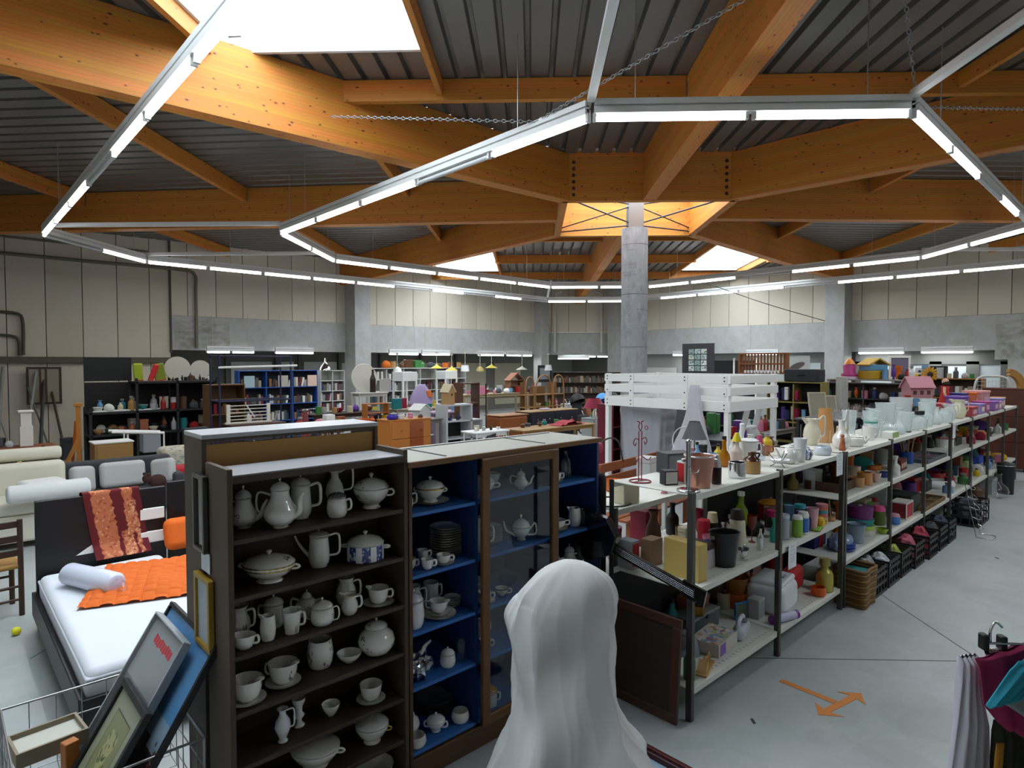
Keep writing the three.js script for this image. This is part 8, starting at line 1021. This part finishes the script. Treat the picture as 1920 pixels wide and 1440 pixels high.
{ const t = thing('dollhouse', 'large pink dollhouse behind the glassware rack', 'dollhouse', [14.7, 1.46, -3.55], -0.75), pk = mat(0xc08a92, 0.5); part(t, 'walls', rb(0.46, 0.34, 0.3, 0, 0, 0, 0.006), pk); for (const s of [-1, 1]) part(t, 'roof_slope', bar([0, 0.33, s * 0.19], [0, 0.56, 0], 0.52, 0.025), mat(0xc98a98, 0.5)); part(t, 'eave', bx(0.5, 0.02, 0.02, 0, 0.325, 0.18), mat(0xb02038, 0.5)); for (const x of [-0.14, 0, 0.14]) for (const y of [0.05, 0.2]) part(t, 'small_window', bx(0.07, 0.08, 0.006, x, y, 0.151), mat(0x5a3a40, 0.4)); part(t, 'gable_ends', ext([[-0.17, 0.34], [0.17, 0.34], [0, 0.54]], 0.44).rotateY(PI / 2).translate(-0.22, 0, 0), pk); }
table('toy_table', 'table behind the long rack carrying the pink dollhouse', [14.8, 0, -3.45], 1.5, 0.6, 1.458, mat(0x77706a, 0.6));
{ const t = thing('sunflower_vase', 'artificial sunflower with big leaves in a vase', 'flowers', [15.2, 1.459, -3.5]); part(t, 'vase', shell('flaskb', 0.12, 0.3, true), glass(0xd8e0e0)); part(t, 'stem', tube([[0, 0.1, 0], [0, 0.4, 0.02], [-0.06, 0.56, 0.05]], 0.012, 12), mat(0x3a5a24, 0.7)); const f = V(-0.07, 0.6, 0.06), pt = []; for (let i = 0; i < 14; i++) part(t, 'petal', sp(0.05, 0, 0, 0, 8).scale(0.5, 1.3, 0.25).translate(0, 0.11, 0).rotateZ(i * 0.449).rotateY(-0.9).translate(f.x, f.y, f.z), mat(0xc9961c, 0.7)); part(t, 'flower_centre', sp(0.06, 0, 0, 0, 12).scale(1, 1, 0.5).rotateY(-0.9).translate(f.x - 0.02, f.y, f.z + 0.02), mat(0x3a2010, 0.8)); for (const [x, y, z] of [[0.1, 0.42, 0.04], [0.02, 0.36, 0.1], [0.14, 0.34, -0.02]]) part(t, 'leaf', sp(0.12, 0, 0, 0, 10).scale(1, 0.7, 0.16).rotateZ(0.4).translate(x, y, z), mat(0x2a3a1c, 0.7)); }
clutter('on the dollhouse side table', 5, 14.05, 14.4, 1.459, -3.35, -3.75, 0.12, 0.22, KIDS, undefined, 'toys by the dollhouse');
{ const m = mat(0x9a6a34, 0.6); unit('shelf_unit', 'honey wooden low bookcase on the far right', [18.1, 0, -3.55], 1.1, 1.93, 0.35, 4, m, { turn: -PI / 2, bm: mat(0x4a3a28, 0.7) }); books('book in the honey wooden bookcase', 'books in the honey bookcase', [18.0, 1.5, -4.0], 0.9, [1, 2], -PI / 2); clutter('on top of the honey wooden bookcase', 5, 18.0, 18.15, 1.931, -3.95, -3.15, 0.14, 0.28, ['cream', 'white', 'dark grey', 'green', 'light grey'], undefined, 'honey bookcase top'); }
{ const w = mat(0xcfcfca, 0.45), t = thing('wire_cot', 'white metal bed end with wire mesh at the far right', 'bed end', [17.4, 0, -2.75], -PI / 2 + 0.3); part(t, 'hoop', tube([[-0.3, 0, 0], [-0.3, 1.85, 0], [-0.24, 1.97, 0], [0, 2.0, 0], [0.24, 1.97, 0], [0.3, 1.85, 0], [0.3, 0, 0]], 0.025, 50, 8), w); for (let i = 0; i < 9; i++) { part(t, 'mesh_wire', rod([-0.28, 1.2 + i * 0.085, 0], [0.28, 1.2 + i * 0.085, 0], 0.004, 5), w); part(t, 'mesh_wire', rod([-0.26 + i * 0.065, 1.15, 0], [-0.26 + i * 0.065, 1.96, 0], 0.004, 5), w); } part(t, 'foot_bar', rod([-0.3, 0.012, 0.2], [-0.3, 0.012, -0.2], 0.012), w); part(t, 'foot_bar', rod([0.3, 0.012, 0.2], [0.3, 0.012, -0.2], 0.012), w); }
{ const m = mat(0xa87a3c, 0.55), t = thing('wooden_arc', 'curved tan wooden arc standing on a brown cabinet', 'wooden arc', [17.0, 1.76, -2.35], -0.8), s = new THREE.Shape(); s.moveTo(0.28, 0); s.absarc(-0.14, 0, 0.42, 0, 1.35, false); s.absarc(-0.14, 0, 0.28, 1.35, 0, true); part(t, 'arc', new THREE.ExtrudeGeometry(s, { depth: 0.1, bevelEnabled: false, curveSegments: 24 }).translate(0, 0, -0.05), m); part(t, 'stop_block', bx(0.05, 0.06, 0.1, -0.06, 0.34, 0), m); }
chest('cabinet', 'reddish brown cabinet at the far end of the rack', [16.9, 0, -2.4], 0.8, 1.76, 0.45, 3, mat(0x5a2c1c, 0.5), { cat: 'cabinet', turn: -PI / 2 });
clutter('heaped before the window bays', 8, 20.5, 22.2, 0.0, -6.9, -5.8, 0.34, 1.7, ALLC, ['lidded box', 'round tin', 'slim vase', 'cloth bundle'], 'goods before the windows');
clutter('stacked beyond the centre column', 12, 13.2, 17.2, 0.0, -10.4, -9.2, 0.36, 1.2, ALLC, ['lidded box', 'round tin', 'cloth bundle'], 'goods beyond the column');
unit('shelf_unit', 'dark open shelf of household goods below the toy tower', [15.5, 0, -4.75], 1.9, 1.85, 0.35, 5, mat(0x3a3834, 0.6), { turn: -PI / 2, mid: 2, bm: mat(0x55524c, 0.8) });
for (const [r, p] of [[2, 'lower'], [3, 'middle'], [4, 'upper']]) clutter(`on the ${p} row of the dark goods shelf`, 9, 15.44, 15.48, 0.06 + r * 0.353 + 0.026, -5.6, -3.9, 0.12, 0.26, ALLC, undefined, 'dark goods shelf things');
unit('shelf_unit', 'grey steel shelf of boxes behind the loft bed', [12.6, 0, -7.0], 2.2, 1.75, 0.45, 4, mat(0x55565a, 0.5), { mid: 2, bm: mat(0x2a2a2c, 0.8) });
for (const [r, p] of [[2, 'lower'], [3, 'middle'], [4, 'top']]) clutter(`on the ${p} row of the grey steel shelf`, 9, 11.65, 13.55, 0.06 + r * 0.416 + 0.026, -6.92, -7.0, 0.13, 0.3, ALLC, undefined, 'grey steel shelf things');
table('goods_table', 'trestle table of crockery and lamps right of the loft bed', [12.9, 0, -5.9], 1.6, 0.7, 0.9, mat(0x8a8478, 0.6));
clutter('on the crockery trestle table', 12, 12.2, 13.6, 0.9, -5.7, -6.05, 0.13, 0.34, ALLC, undefined, 'trestle table things');
clutter('on the dark long toy table', 8, 6.75, 8.45, 1.05, -14.25, -14.4, 0.16, 0.3, ALLC, undefined, 'toy table things');
table('goods_table', 'dark long table of toys left of the tall white side table', [7.6, 0, -14.35], 1.9, 0.55, 1.05, mat(0x3a2a20, 0.6));
clutter('before the first white showcase', 8, 9.4, 11.6, 1.0, -14.95, -15.1, 0.15, 0.36, ALLC, undefined, 'things before the showcase');
table('goods_table', 'cream table before the first white showcase', [10.6, 0, -15.05], 2.3, 0.55, 1.0, mat(0xa9a08a, 0.6));
clutter('on the floor behind the honey desk', 7, 9.9, 13.4, 0.0, -12.4, -13.0, 0.3, 1.0, ALLC, ['lidded box', 'cloth bundle', 'round tin', 'slim vase'], 'goods behind the desk');
scene.traverse((o) => { if (o.isMesh) o.castShadow = o.receiveShadow = true; });
renderer.render(scene, camera);
